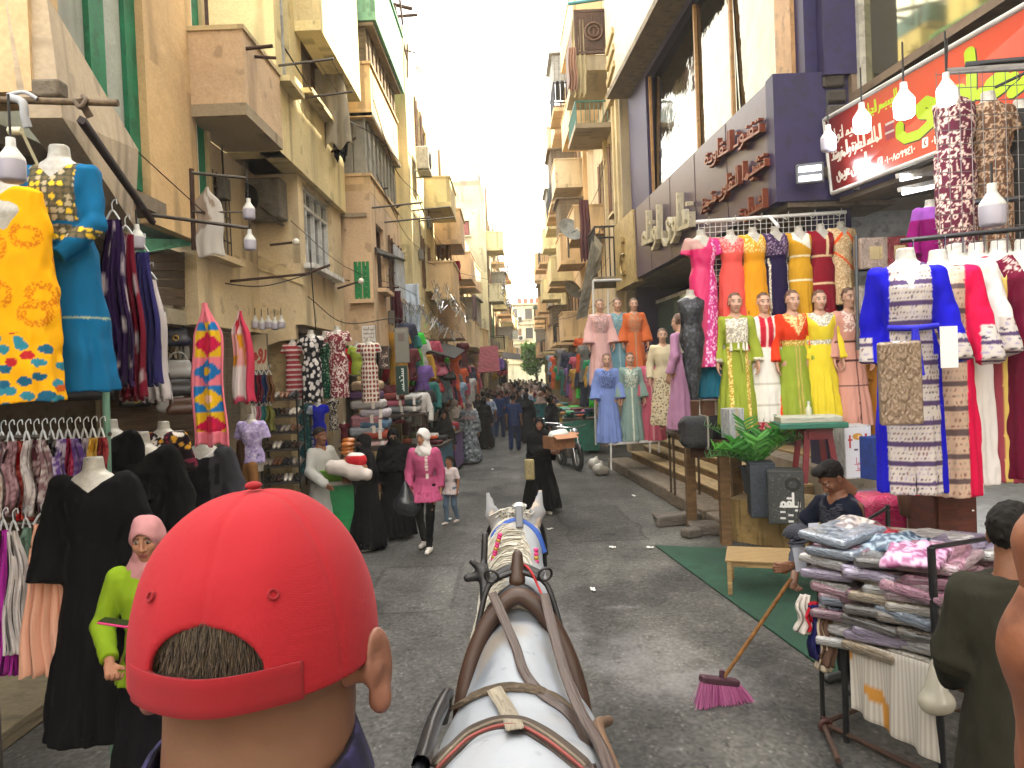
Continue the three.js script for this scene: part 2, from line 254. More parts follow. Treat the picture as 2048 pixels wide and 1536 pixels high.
const KIT = {
  win(b, K, it) {
    const [x0, y0, x1, y1] = it.r, w = x1 - x0, h = y1 - y0, cx = (x0 + x1) / 2, fm = it.frame ?? mat('#7a5a3c', 0.7, { map: grime }), f = 0.05, z = -0.1;
    const fr = [bx(w, f, 0.07, cx, y0, z), bx(w, f, 0.07, cx, y1 - f, z), bx(f, h - 2 * f, 0.07, x0 + f / 2, y0 + f, z), bx(f, h - 2 * f, 0.07, x1 - f / 2, y0 + f, z)];
    const nv = it.nv ?? (w > 0.8 ? 1 : 0); for (let i = 1; i <= nv; i++) fr.push(bx(f * 0.8, h - 2 * f, 0.06, x0 + w * i / (nv + 1), y0 + f, z));
    if (it.tr) fr.push(bx(w - 2 * f, f, 0.062, cx, y0 + h * it.tr, z));
    const q = b.add('window', K.in(fr), fm);
    b.add('pane', K.in(bx(w - 0.04, h - 0.04, 0.012, cx, y0 + 0.02, z - 0.03)), it.pane ?? pick(paneM), q);
    if (it.sill !== 0) b.add('sill', K.in(bx(w + 0.14, 0.07, 0.16, cx, y0 - 0.075, 0.075)), it.sillM ?? K.m, q);
    if (it.shut) for (const s of it.one ? [it.one] : [-1, 1]) {
      const sw = Math.min(0.5, w / 2), sx = s < 0 ? x0 - sw / 2 - 0.02 : x1 + sw / 2 + 0.02, m = mat(it.shut, 0.7, { map: grime }), cl = it.closed, X = cl ? cx + s * w / 4 : sx, Z = cl ? 0.0 : 0.03, W2 = cl ? w / 2 - 0.02 : sw;
      b.add('shutter', K.in([bx(0.05, h, 0.035, X - W2 / 2 + 0.025, y0, Z), bx(0.05, h, 0.035, X + W2 / 2 - 0.025, y0, Z), ...Array.from({ length: Math.round(h / 0.11) }, (_, i) => bx(W2 - 0.1, 0.1, 0.014, X, y0 + 0.02 + i * (h - 0.1) / Math.round(h / 0.11), Z, 0, 0.35))]), m, q);
    }
    if (it.bars) b.add('grille', K.in(Array.from({ length: Math.round(w / 0.12) }, (_, i) => bar(V(x0 + 0.06 + i * 0.12, y0, 0.03), V(x0 + 0.06 + i * 0.12, y1, 0.03), 0.009, 5)).concat([0.2, 0.5, 0.8].map((t) => bx(w, 0.02, 0.012, cx, y0 + h * t, 0.03)))), metalM, q);
  },
  hole() {},
  bal(b, K, it) {     // r = the outer face of the parapet on the plane w = d
    const [x0, y0, x1, y1] = it.r, d = it.w, w = x1 - x0, cx = (x0 + x1) / 2, m = it.m ?? K.m, sl = 0.14;
    const q = b.add('balcony', K.in(bx(w, sl, d, cx, y0, d / 2 + 0.003)), it.slabM ?? m);
    if (it.s === 'rail') {
      const g = [bx(w, 0.05, 0.05, cx, y1 - 0.05, d - 0.04), bx(w, 0.03, 0.03, cx, y0 + sl + 0.06, d - 0.04)], n = Math.round(w / 0.13);
      for (let i = 0; i <= n; i++) g.push(bx(0.022, y1 - y0 - sl - 0.05, 0.022, x0 + 0.03 + i * (w - 0.06) / n, y0 + sl, d - 0.04));
      for (const x of [x0 + 0.03, x1 - 0.03]) { g.push(bx(0.04, 0.05, d - 0.07, x, y1 - 0.051, d / 2 - 0.035)); for (let j = 1; j < d / 0.13; j++) g.push(bx(0.022, y1 - y0 - sl - 0.05, 0.022, x, y0 + sl, d - 0.05 - j * 0.13)); }
      b.add('railing', K.in(g), it.railM ?? darkMetal, q);
    } else {
      const h = y1 - y0 - sl;
      b.add('parapet', K.in([bx(w, h, 0.1, cx, y0 + sl, d - 0.05), bx(0.1, h, d - 0.1, x0 + 0.05, y0 + sl, d / 2 - 0.05), bx(0.1, h, d - 0.1, x1 - 0.05, y0 + sl, d / 2 - 0.05)]), m, q);
      b.add('coping', K.in([bx(w + 0.06, 0.05, 0.16, cx, y1, d - 0.05), bx(0.16, 0.05, d - 0.14, x0 + 0.05, y1, d / 2 - 0.07), bx(0.16, 0.05, d - 0.14, x1 - 0.05, y1, d / 2 - 0.07)]), it.copM ?? m, q);
    }
    if (it.encl) {    // boarded or sheeted up above the parapet
      const H = it.encl, mm = it.enclM, g = [], n = Math.max(4, Math.round(w / 0.2));
      for (let i = 0; i < n; i++) g.push(bx(w / n - 0.004, H, 0.02, x0 + (i + 0.5) * w / n, y1 + 0.05, d - 0.06 + (i % 2) * 0.025));
      const nd = Math.max(2, Math.round(d / 0.2)); for (const s of [x0 + 0.06, x1 - 0.06]) for (let i = 0; i < nd; i++) g.push(bx(0.02, H, d / nd - 0.01, s + (i % 2) * 0.022, y1 + 0.05, (i + 0.5) * d / nd - 0.06));
      g.push(bx(w + 0.1, 0.06, d + 0.1, cx, y1 + 0.05 + H, d / 2 + 0.05)); b.add('enclosure', K.in(g), mm, q);
    }
  },
  ac(b, K, it) {
    const [x, y] = it.u, w = 0.8, h = 0.55, q = b.add('air_conditioner', K.in([rb(w, h, 0.3, 0.03, x, y, 0.24), bx(0.03, 0.03, 0.4, x - 0.3, y - 0.035, 0.2), bx(0.03, 0.03, 0.4, x + 0.3, y - 0.035, 0.2)]), it.m ?? mat('#b9b4a6', 0.6, { map: grime }));
    b.add('fan_grille', K.in([put(new THREE.TorusGeometry(0.2, 0.012, 6, 20), x - 0.1, y + h / 2, 0.4), put(new THREE.TorusGeometry(0.1, 0.01, 6, 16), x - 0.1, y + h / 2, 0.4), put(new THREE.CylinderGeometry(0.19, 0.19, 0.01, 20), x - 0.1, y + h / 2, 0.388, Math.PI / 2), ...[0, 1, 2, 3].map((i) => bx(0.4, 0.014, 0.012, x - 0.1, y + h / 2 - 0.007, 0.402, 0, 0, i * Math.PI / 4).translate(0, 0, 0))]), darkMetal, q);
  },
  slab(b, K, it) { b.add(it.n ?? 'cornice', K.in(bx(it.r[2] - it.r[0], it.r[3] - it.r[1], it.w, (it.r[0] + it.r[2]) / 2, it.r[1], it.w / 2 + (it.o ?? 0.002))), it.m ?? K.m); },
  poles(b, K, it) {   // two brackets and washing lines
    const [x0, y0, x1] = it.u, d = it.w ?? 0.9; b.add('washing_line', K.in([bar(V(x0, y0, 0), V(x0, y0 + 0.06, d), 0.018), bar(V(x1, y0, 0), V(x1, y0 + 0.06, d), 0.018), ...[0.4, 0.7, 0.95].map((t) => bar(V(x0, y0 + 0.05, d * t), V(x1, y0 + 0.05, d * t), 0.006, 4))]), metalM);
  },
  pipe(b, K, it) { b.add('drain_pipe', K.in(it.seg.map(([x, a, c]) => bar(V(x, a, 0.07), V(x, c, 0.07), it.rad ?? 0.05, 8))), it.m ?? mat('#8d7a5e', 0.7, { map: grime })); },
};
const P = { orange: '#dfc198', beige: '#d9c8ab', yellow: '#e2d4a8', cream: '#d2c19d', grey: '#a99c88', pale: '#c9c6ae', pink: '#d8bda1' };
const greenM = mat('#12805c', 0.6, { map: grime }), brownF = mat('#4c2f22', 0.7, { map: grime }), whiteF = mat('#cfd2d2', 0.5, { map: grime });
// ---------------------------------------------------------------- left side of the street, near to far
const lamp = new Map();
const W0 = wallM(P.orange), W1 = wallM(P.beige), W2 = wallM(P.yellow), W3 = wallM(P.cream), W4 = wallM(P.grey), WP = wallM(P.pink);
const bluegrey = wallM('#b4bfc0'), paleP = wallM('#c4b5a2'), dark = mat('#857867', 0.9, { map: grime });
{
  const b = new Bld('corner_building', 'orange plastered building with slanting pale balcony wall, nearest on the left', 'building', V(-3.3, 0, -5));
  b.wall([-6.5, 4.05], [-2.54, 4.05], 4.02, 14, W0);
  b.add('wall_joint', slab([at(50, 196, 4.03), at(64, 194, 4.03), at(54, -60, 4.03), at(40, -60, 4.03)], 0.02), mat('#5d503f', 0.95, { map: grime }));
  b.add('concrete_corner', rb(0.16, 0.1, 0.1, 0.02, at(84, 175, 4).x, at(84, 190, 4).y, -4.1), mat('#6f6455', 0.95, { map: grime }));
  b.add('balcony_wall', slab([at(125, 235, 4.07), at(270, 455, 6.2), at(277, 300, 6.2), at(92, -14, 4.07)], 0.2), paleP);
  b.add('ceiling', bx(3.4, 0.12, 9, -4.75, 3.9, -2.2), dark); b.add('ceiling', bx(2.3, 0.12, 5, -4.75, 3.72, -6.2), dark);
  // the storey behind, striped in teal
  const K = b.wall([-3.45, 4.3], [-3.45, 8.2], 3.92, 15, bluegrey);
  const strip = (p0, p1, m, w, n) => { const a = K.px(p0, 250)[0], c = K.px(p1, 250)[0]; b.add(n, K.in(bx(c - a, 11, w, (a + c) / 2, 3.92 + (w > 0.05 ? 0.003 : 0.3), w / 2 + 0.002)), m); };
  strip(176, 206, greenM, 0.05, 'pilaster'); strip(249, 270, greenM, 0.045, 'pilaster'); strip(270, 370, W0, 0.12, 'pillar'); strip(371, 377, plainWhite, 0.09, 'trim'); strip(378, 396, greenM, 0.06, 'pilaster'); strip(396, 402, W3, 0.1, 'trim');
  b.add('green_flashing', slab([at(288, 505, 7.0), at(392, 490, 8.1), at(385, 478, 8.1), at(290, 478, 7.0)], 0.25), mat('#5fae93', 0.7, { map: grime }));
  // boarded fascia over the shop
  const n = 6; for (let i = 0; i < n; i++) { const t0 = i / n, t1 = (i + 0.93) / n, q = (a, c, t, d) => at(a, lerp(c[0], c[1], t), d); b.add('plank', slab([q(291, [510, 606], t1, 7.05), q(424, [500, 622], t1, 9.3), q(424, [500, 622], t0, 9.3), q(291, [510, 606], t0, 7.05)], 0.03), woodM(pick(['#5c4b3c', '#6a5849', '#54463a']))); }
  b.add('shutter_box', slab([at(290, 640, 7.05), at(400, 655, 8.7), at(400, 628, 8.7), at(290, 606, 7.05)], 0.25), mat('#c9c3b2', 0.4, { metalness: 0.3, map: grime }));
  for (let i = 0; i < 18; i++) b.add('shutter_slat', slab([at(430, 668 + 10.2 * i + 9, 8.9), at(481, 664 + 10.2 * i + 9, 9.9), at(481, 664 + 10.2 * i, 9.9), at(430, 668 + 10.2 * i, 8.9)], 0.03), mat('#8b8272', 0.5, { metalness: 0.4, map: grime }));
  b.add('shutter_jamb', bar(at(426, 640, 8.85), at(428, 950, 8.85), 0.05, 4), mat('#8d7d66', 0.8, { map: grime }));
  // shop shell
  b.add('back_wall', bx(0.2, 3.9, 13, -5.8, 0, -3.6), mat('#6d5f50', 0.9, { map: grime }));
  b.add('roof', bx(3.2, 0.25, 16, -5.08, 15, -0.6), W4); b.add('party_wall', bx(2.3, 15, 0.25, -4.7, 0, -10.25), W4);
  const kerb = new Bld('pavement', 'narrow raised pavement of worn concrete along the left shops', 'pavement', V(-4, 0, -6)); kerb.o.userData.kind = 'structure';
  for (let i = 0; i < 12; i++) kerb.add('kerbstone', rb(2.5, 0.14, 1.17, 0.02, -4.72, 0, -0.6 - i * 1.2), mat(pick(['#8d8169', '#857a66', '#95876d']), 0.95, { map: grime, bumpMap: bumpT, bumpScale: 0.004 }));
}
{
  const b = new Bld('balcony_building', 'beige building with corner balcony and white framed bay window, left side', 'building', V(-3.4, 0, -10));
  b.wall([-2.78, 9.3], [-2.78, 13.0], 5.25, 15.5, W2, [
    { t: 'win', p: [546, -120, 583, 185], frame: whiteF, nv: 2, tr: 0.75 }, { t: 'win', p: [600, 60, 672, 268], frame: brownF, pane: dark }, { t: 'bal', r: [0.9, 7.15, 3.6, 9.2], w: 0.36, m: W2 }, { t: 'win', r: [2.4, 9.4, 3.5, 11.4], frame: brownF, shut: '#5b3a28' },
    { t: 'win', r: [0.5, 10.2, 1.4, 11.8], frame: whiteF, nv: 1 }, { t: 'poles', u: [0.1, 6.35, 1.2], w: 0.7 }]);
  b.wall([-4.7, 9.3], [-2.78, 9.3], 5.25, 15.5, W2, [{ t: 'win', p: [386, -60, 420, 88], frame: brownF, pane: mat('#5a3b2d', 0.6, { map: wood }), nv: 2, sill: 0 }]);
  // the corner balcony
  const wm = WP; b.add('balcony', [bx(0.72, 0.13, 1.28, -3.1, 5.26, -8.65)], W4);
  b.add('parapet', [bx(0.72, 0.78, 0.1, -3.1, 5.39, -8.06), bx(0.1, 0.78, 1.18, -2.79, 5.39, -8.7)], wm); b.add('coping', [bx(0.76, 0.05, 0.14, -3.1, 6.17, -8.06), bx(0.14, 0.05, 1.16, -2.79, 6.17, -8.71)], W3);
  b.add('rail', bar(V(-2.75, 6.0, -8.1), V(-2.45, 6.02, -8.1), 0.02), rustM);
  // wall set back beneath, and the bay
  const K1 = b.wall([-3.45, 8.25], [-3.45, 10.3], 3.05, 5.24, W1, [{ t: 'win', r: [0.2, 3.9, 1.0, 4.9], frame: brownF, bars: 1 }]);
  const K2 = b.wall([-4.4, 10.3], [-2.86, 10.3], 3.15, 5.24, W1, [{ t: 'win', p: [436, 330, 484, 488], frame: brownF, bars: 1, sill: 0 }, { t: 'ac', u: [1.02, 4.55], m: mat('#6f6a62', 0.7, { map: grime }) }]);
  b.add('sill', slab([at(462, 520, 10.24), at(606, 570, 10.24), at(602, 550, 10.24), at(495, 500, 10.24)], 0.1), W3);
  b.add('awning', slab([at(492, 395, 10.0), at(548, 432, 9.7), at(540, 402, 10.25), at(498, 362, 10.25)], 0.03), mat('#55514b', 0.6, { map: grime }));
  b.wall([-2.86, 10.3], [-2.86, 12.9], 3.15, 5.24, W1, [{ t: 'win', p: [603, 352, 668, 556], frame: whiteF, nv: 3, tr: 0.74, sillM: whiteM }]);
  b.add('roof', bx(3, 0.25, 4, -4.4, 15.5, -11.1), W4); b.add('back_wall', bx(0.2, 15.5, 4.6, -5.9, 0, -10.8), W4); b.add('party_wall', bx(2.9, 15.5, 0.2, -4.4, 0, -12.95), W4);
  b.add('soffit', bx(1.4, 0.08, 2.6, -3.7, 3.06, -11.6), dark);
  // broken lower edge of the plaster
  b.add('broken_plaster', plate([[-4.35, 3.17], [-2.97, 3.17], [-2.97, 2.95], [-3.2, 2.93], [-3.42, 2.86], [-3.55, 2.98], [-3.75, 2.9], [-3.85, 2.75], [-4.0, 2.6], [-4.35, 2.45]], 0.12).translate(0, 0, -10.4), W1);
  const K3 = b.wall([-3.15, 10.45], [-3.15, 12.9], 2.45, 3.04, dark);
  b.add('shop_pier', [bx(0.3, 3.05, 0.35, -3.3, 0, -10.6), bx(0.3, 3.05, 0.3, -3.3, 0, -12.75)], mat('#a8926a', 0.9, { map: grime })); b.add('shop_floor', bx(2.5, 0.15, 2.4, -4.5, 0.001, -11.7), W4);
}
{
  const b = new Bld('sheeted_balcony_building', 'narrow building with corrugated sheeted balconies and green shutter, left side', 'building', V(-3, 0, -14));
  b.wall([-3.4, 13.1], [-2.38, 13.1], 2.95, 5.66, WP, [{ t: 'win', p: [707, 524, 746, 598], frame: mat('#1f7a4a', 0.6), shut: '#0f8a4a', closed: 1, nv: 1 }, { t: 'pipe', seg: [[0.06, 2.95, 5.6]] }, { t: 'slab', r: [0, 5.2, 0.96, 5.27], w: 0.04, m: W4 }]);
  const K = b.wall([-2.38, 13.1], [-2.38, 16.7], 2.95, 5.66, WP, [{ t: 'win', r: [0.5, 4.0, 1.3, 5.2], frame: brownF }, { t: 'win', r: [2.2, 4.0, 3.0, 5.2], frame: brownF, shut: '#5b3a28' }, { t: 'poles', u: [0.2, 5.4, 1.5] }]);
  const zinc = mat('#9a9890', 0.55, { metalness: 0.4, map: grime });
  b.wall([-2.84, 13.12], [-2.84, 16.9], 5.66, 13.6, W2, [{ t: 'bal', r: [0.1, 5.67, 3.4, 5.95], w: 0.46, m: W0, encl: 1.0, enclM: zinc }, { t: 'bal', r: [0.05, 6.98, 3.2, 7.9], w: 0.55, m: W0, encl: 0.6, enclM: woodM('#8b7b60') },
    { t: 'bal', r: [0.0, 8.65, 3.5, 9.9], w: 0.7, m: wallM('#8cc7ae'), slabM: wallM('#8cc7ae') }, { t: 'bal', r: [0.3, 10.9, 3.0, 12], w: 0.6 }, { t: 'win', r: [1.0, 10.0, 1.9, 10.8], frame: brownF }]);
  b.wall([-5, 13.12], [-2.84, 13.12], 5.66, 13.6, W2, []);
  b.add('awning', slab([at(756, 505, 13.3), at(800, 530, 16.5), at(812, 520, 16.5), at(752, 494, 13.3)], 0.03), mat('#35312d', 0.7, { map: grime }));
  b.add('roof', bx(3, 0.2, 3.9, -4.4, 13.6, -15), W4); b.add('back_wall', bx(0.2, 13.6, 3.9, -5.8, 0, -15), W4); b.add('party_wall', bx(2.7, 13.6, 0.2, -4.3, 0, -16.85), W4);
  b.add('white_cladding', bx(0.05, 1.9, 1.3, -2.33, 3.2, -16), mat('#b9bfc6', 0.7, { map: grime }));
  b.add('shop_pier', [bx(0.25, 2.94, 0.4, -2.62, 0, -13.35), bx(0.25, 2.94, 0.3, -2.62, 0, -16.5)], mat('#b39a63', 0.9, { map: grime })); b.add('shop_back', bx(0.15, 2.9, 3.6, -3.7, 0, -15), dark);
}
{
  const b = new Bld('tall_yellow_building', 'tall yellow building with bare side wall and rooftop shack, left side', 'building', V(-2.8, 0, -18));
  b.wall([-5, 17], [-2.17, 17], 3.0, 10.35, W2, [{ t: 'slab', r: [0, 7.1, 2.58, 7.16], w: 0.03, m: W3 }]);
  const K = b.wall([-2.17, 17], [-2.17, 22.5], 3.0, 10.35, W2, [{ t: 'win', p: [806, 378, 820, 452], frame: brownF }, { t: 'win', r: [1.9, 7.8, 2.6, 9.3], frame: brownF, shut: '#6c4a32' }, { t: 'ac', u: [1.2, 7.3] }, { t: 'win', r: [3.4, 7.7, 4.2, 9.2], frame: brownF }, { t: 'win', r: [2.3, 4.6, 3.2, 5.9], frame: brownF, shut: '#6c4a32' }, { t: 'bal', r: [3.2, 4.4, 5.3, 5.4], w: 0.7, m: W0 }, { t: 'bal', r: [3.2, 6.9, 5.3, 7.7], w: 0.7, m: W2 }, { t: 'poles', u: [0.3, 6.2, 1.5] }]);
  b.wall([-3.6, 16.75], [-3.4, 16.75], 3, 3.1, W2);
  b.add('roof', bx(2.7, 0.2, 5.6, -3.7, 10.3, -19.8), W4); b.add('back_wall', bx(0.2, 10.3, 5.5, -5, 0, -19.8), W4); b.add('party_wall', bx(2.4, 10.3, 0.2, -3.7, 0, -22.4), W4);
  b.add('roof_shack', [bx(0.05, 0.5, 1.2, -2.52, 10.5, -17.7), bx(0.8, 0.5, 0.05, -2.95, 10.5, -17.15)], mat('#5e89a0', 0.7, { map: grime }));
  b.add('roof_timber', [bar(V(-3.5, 11.15, -17), V(-2.0, 11.0, -17.6), 0.05), bar(V(-3.4, 11.0, -18), V(-1.9, 10.95, -17.8), 0.04), bar(V(-2.6, 10.5, -17.3), V(-2.65, 11.9, -17.3), 0.035), bar(V(-2.2, 10.5, -17.3), V(-2.25, 11.2, -17.3), 0.03), bar(V(-2.35, 10.9, -17.2), V(-2.1, 9.6, -17.1), 0.025), bar(V(-2.25, 9.9, -17.2), V(-1.9, 9.75, -17.1), 0.02), bar(V(-2.1, 10.0, -17.2), V(-2.12, 9.2, -17.1), 0.02)], rustM);
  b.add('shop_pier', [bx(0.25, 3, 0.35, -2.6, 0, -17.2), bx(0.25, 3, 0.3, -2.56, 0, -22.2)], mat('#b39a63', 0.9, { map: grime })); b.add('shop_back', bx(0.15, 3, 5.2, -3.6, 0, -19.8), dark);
}
// far facades: balconies, windows and units laid out floor by floor
function farBuilding(side, label, d0, d1, x0, x1, top, wm, opt = {}) {
  const A = side < 0 ? [x0, d0] : [x1, d1], B = side < 0 ? [x1, d1] : [x0, d0], b = new Bld('apartment_building', label, 'building', V((x0 + x1) / 2, 0, -(d0 + d1) / 2), opt.group);
  const L = Math.hypot(A[0] - B[0], A[1] - B[1]), items = [], nb = Math.max(1, Math.round(L / 3.2)), fl = Math.floor((top - 3.2) / 2.9), bw = L / nb;
  for (let f = 0; f < fl; f++) for (let i = 0; i < nb; i++) {
    const y = 3.45 + f * 2.9, x = i * bw, k = (i + (opt.ph ?? 0)) % 2 === 0;
    if (k || rnd() < 0.25) {
      items.push({ t: 'bal', r: [x + 0.25, y, x + bw - 0.25, y + R(0.95, 1.15)], w: R(0.75, 1.05), s: rnd() < 0.3 ? 'rail' : 'solid', m: pick([W0, W1, W2, WP, wm]), ...(rnd() < 0.3 ? { encl: R(0.8, 1.3), enclM: pick([woodM('#8b7b60'), mat('#9a9890', 0.6, { metalness: 0.3, map: grime }), mat('#6b8f7c', 0.7, { map: grime })]) } : {}) });
      items.push({ t: 'win', r: [x + 0.7, y + 0.25, x + 1.6, y + 2.25], frame: pick([brownF, whiteF]), sill: 0, shut: rnd() < 0.4 ? '#6a4630' : null, nv: 1 });
    } else {
      items.push({ t: 'win', r: [x + bw / 2 - 0.5, y + 0.95, x + bw / 2 + 0.45, y + 2.25], frame: pick([brownF, whiteF]), shut: pick([null, '#6a4630', '#2e7d5b', '#7b5236']), nv: 1 });
      if (rnd() < 0.45) items.push({ t: 'ac', u: [x + bw / 2 + R(-0.3, 0.3), y + 0.2] });
      if (rnd() < 0.4) items.push({ t: 'poles', u: [x + 0.4, y + 0.8, x + bw - 0.4], w: 0.8 });
    }
    if (rnd() < 0.25) items.push({ t: 'slab', r: [x, y - 0.1, x + bw, y - 0.02], w: 0.05, m: W3 });
  }
  items.push({ t: 'pipe', seg: [[0.2 + rnd() * 0.3, 3, top]] });
  b.wall(A, B, 3.1, top, wm, items);
  const w = 3, cx = (x) => x + side * w / 2;
  b.wall(side < 0 ? [x0 - w, d0] : [x0 + 0.01, d0], side < 0 ? [x0 - 0.01, d0] : [x0 + w, d0], 3.1, top, opt.sm ?? wm, opt.sideItems ?? []);
  b.add('roof', bx(w, 0.3, d1 - d0, cx((x0 + x1) / 2) + side * 0.25, top, -(d0 + d1) / 2), W4);
  b.add('party_wall', bx(w, top, 0.2, cx(x1) + side * 0.3, 0, -d1 + 0.12), W4); b.add('back_wall', bx(0.2, top, d1 - d0, x0 + side * (w + 0.2), 0, -(d0 + d1) / 2), W4);
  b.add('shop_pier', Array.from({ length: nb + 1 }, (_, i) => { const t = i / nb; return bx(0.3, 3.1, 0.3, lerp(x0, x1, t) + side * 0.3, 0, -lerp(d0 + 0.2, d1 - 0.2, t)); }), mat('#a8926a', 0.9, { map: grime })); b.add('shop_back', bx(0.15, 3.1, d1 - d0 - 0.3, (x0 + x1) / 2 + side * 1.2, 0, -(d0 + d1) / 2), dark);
  for (const t of opt.dish ?? []) { const x = lerp(x0, x1, t), z = -lerp(d0, d1, t); dish(V(x - side * -0.25, top + 0.35, z), side); }
  return b;
}
const dishes = [];
function dish(p, side) {
  const base = dishes[0];
  if (base) { const c = copy(base, null, p, R(-0.6, 0.6) + side * 0.4); c.userData.label = 'grey satellite dish on ' + dishLab[dishes.length]; dishes.push(c); return; }
  const o = thing('satellite_dish', 'grey satellite dish on ' + dishLab[0], 'satellite dish', p, 0.3, 'satellite dishes along the rooflines');
  mesh('dish', put(lathe([[0.001, 0], [0.15, 0.012], [0.3, 0.05], [0.42, 0.1], [0.425, 0.112], [0.3, 0.065], [0.15, 0.027], [0.001, 0.015]], 20), 0, 0.5, 0.1, 1.1, 0, 0), mat('#9b9d98', 0.6, { map: grime }), o);
  mesh('mast', [bar(V(0, -0.35, 0), V(0, 0.5, 0), 0.03), bar(V(0, 0.4, 0.05), V(0, 0.45, 0.55), 0.012)], metalM, o); mesh('feed_horn', put(new THREE.CylinderGeometry(0.04, 0.03, 0.1, 8), 0, 0.47, 0.55, 1.2), mat('#ccccc4', 0.6), o);
  dishes.push(o);
}
const dishLab = ['the roof edge of the second balconied building, left', 'the pale far building, left of its roof', 'the pale far building, at its right roof corner', 'the right row beside the torn tarpaulin', 'the right row, lowest of the dishes', 'a far rooftop'];
farBuilding(-1, 'cream building with stacked orange balconies past the tall yellow one, left', 22.6, 28, -2.42, -2.45, 10.6, W3, { dish: [0.05] });
farBuilding(-1, 'beige building with mixed balconies halfway down the left row', 28.1, 34.5, -2.5, -2.35, 10.9, W1, { ph: 1 });
farBuilding(-1, 'yellow building in the left row before the pale block', 34.6, 41.5, -2.5, -2.1, 9.4, W2);
farBuilding(-1, 'pale green tall block with plain end wall, far on the left', 42, 50, -1.15, -1.0, 12.9, wallM(P.pale), { dish: [0.02, 0.2], sm: wallM(P.pale), sideItems: [{ t: 'win', r: [0.6, 9.9, 1.2, 10.9], frame: whiteF, pane: mat('#5c6058', 0.8) }, { t: 'win', r: [1.35, 10.1, 2.1, 10.95], frame: brownF, pane: mat('#7c4440', 0.8) }] });
farBuilding(-1, 'orange building beyond the pale block, left', 50.2, 60, -1.0, -0.7, 12.6, W0, { ph: 1 });
farBuilding(-1, 'last cream building at the far left end of the street', 60.2, 74, -0.75, -0.2, 11.5, W3);
farBuilding(1, 'orange building with many small balconies, right row behind the old balconies', 28, 36, 3.0, 2.95, 15.2, W0);
farBuilding(1, 'yellow building in the middle of the far right row', 36.2, 48, 3.0, 2.95, 14.6, W2, { ph: 1 });
farBuilding(1, 'orange building lower than its neighbours, far right row', 48.2, 60, 3.0, 2.95, 12.4, W0);
farBuilding(1, 'last orange building at the far right end of the street', 60.2, 76, 3.05, 3.3, 9.5, W0, { ph: 1 });
dish(V(2.0, 6.3, -24), 1); dish(V(2.5, 5.0, -30), 1);
{
  const b = new Bld('street_end_building', 'pale flat fronted building closing the far end of the street', 'building', V(2.2, 0, -84)), it = [];
  for (let f = 0; f < 3; f++) for (let i = 0; i < 3; i++) { it.push({ t: 'win', r: [1.6 + i * 1.7, 3.7 + f * 2.2, 2.4 + i * 1.7, 4.9 + f * 2.2], frame: brownF, shut: rnd() < 0.5 ? '#8a6a4a' : null }); if (i !== 1) it.push({ t: 'ac', u: [2.8 + i * 1.7, 3.5 + f * 2.2] }); }
  for (let f = 0; f < 4; f++) it.push({ t: 'slab', r: [0, 3.1 + f * 2.2, 8, 3.25 + f * 2.2], w: 0.3, m: W3 });
  b.wall([-1.5, 84], [6.5, 84], 0, 9.6, wallM(P.pale), it); b.add('roof', bx(8, 0.3, 5, 2.5, 9.6, -86.5), W4); b.add('roof_railing', Array.from({ length: 7 }, (_, i) => bx(0.5, 0.6, 0.06, 1.2 + i * 0.7, 9.9, -84.3)), mat('#a04a3a', 0.8));
}
{
  const o = thing('street_tree', 'small bright green tree far down the street in front of the end building', 'tree', V(2.4, 0, -72));
  mesh('trunk', [tube([V(0, 0, 0), V(0.05, 1.2, 0), V(-0.05, 2.4, 0.05)], 0.12, 8), ...[0, 1, 2, 3, 4].map((i) => bar(V(0, 2.0, 0), V(Math.cos(i * 1.3) * 0.9, 3.2 + i * 0.12, Math.sin(i * 1.3) * 0.9), 0.05, 6))], mat('#4a3826', 0.9), o);
  const leaf = new THREE.CircleGeometry(0.11, 5), im = new THREE.InstancedMesh(leaf, mat('#5f9a24', 0.7, { side: THREE.DoubleSide, transmission: 0.35 }), 2600), m = new THREE.Matrix4();
  const cl = Array.from({ length: 14 }, () => [R(-1.1, 1.1), R(2.3, 4.6), R(-1, 1), R(0.4, 0.8)]);
  for (let i = 0; i < 2600; i++) { const c = pick(cl), a = R(0, 6.28), q = Math.acos(R(-1, 1)), r = c[3] * Math.cbrt(rnd()); m.compose(V(c[0] + r * Math.sin(q) * Math.cos(a), c[1] + r * Math.cos(q) * 0.8, c[2] + r * Math.sin(q) * Math.sin(a)), Q.setFromEuler(E3.set(R(0, 6), R(0, 6), R(0, 6))), V(1, R(0.8, 1.5), 1)); im.setMatrixAt(i, m); im.setColorAt(i, new THREE.Color().setScalar(R(0.6, 1.2))); }
  im.name = 'crown'; im.userData.kind = 'stuff'; o.add(im);
}
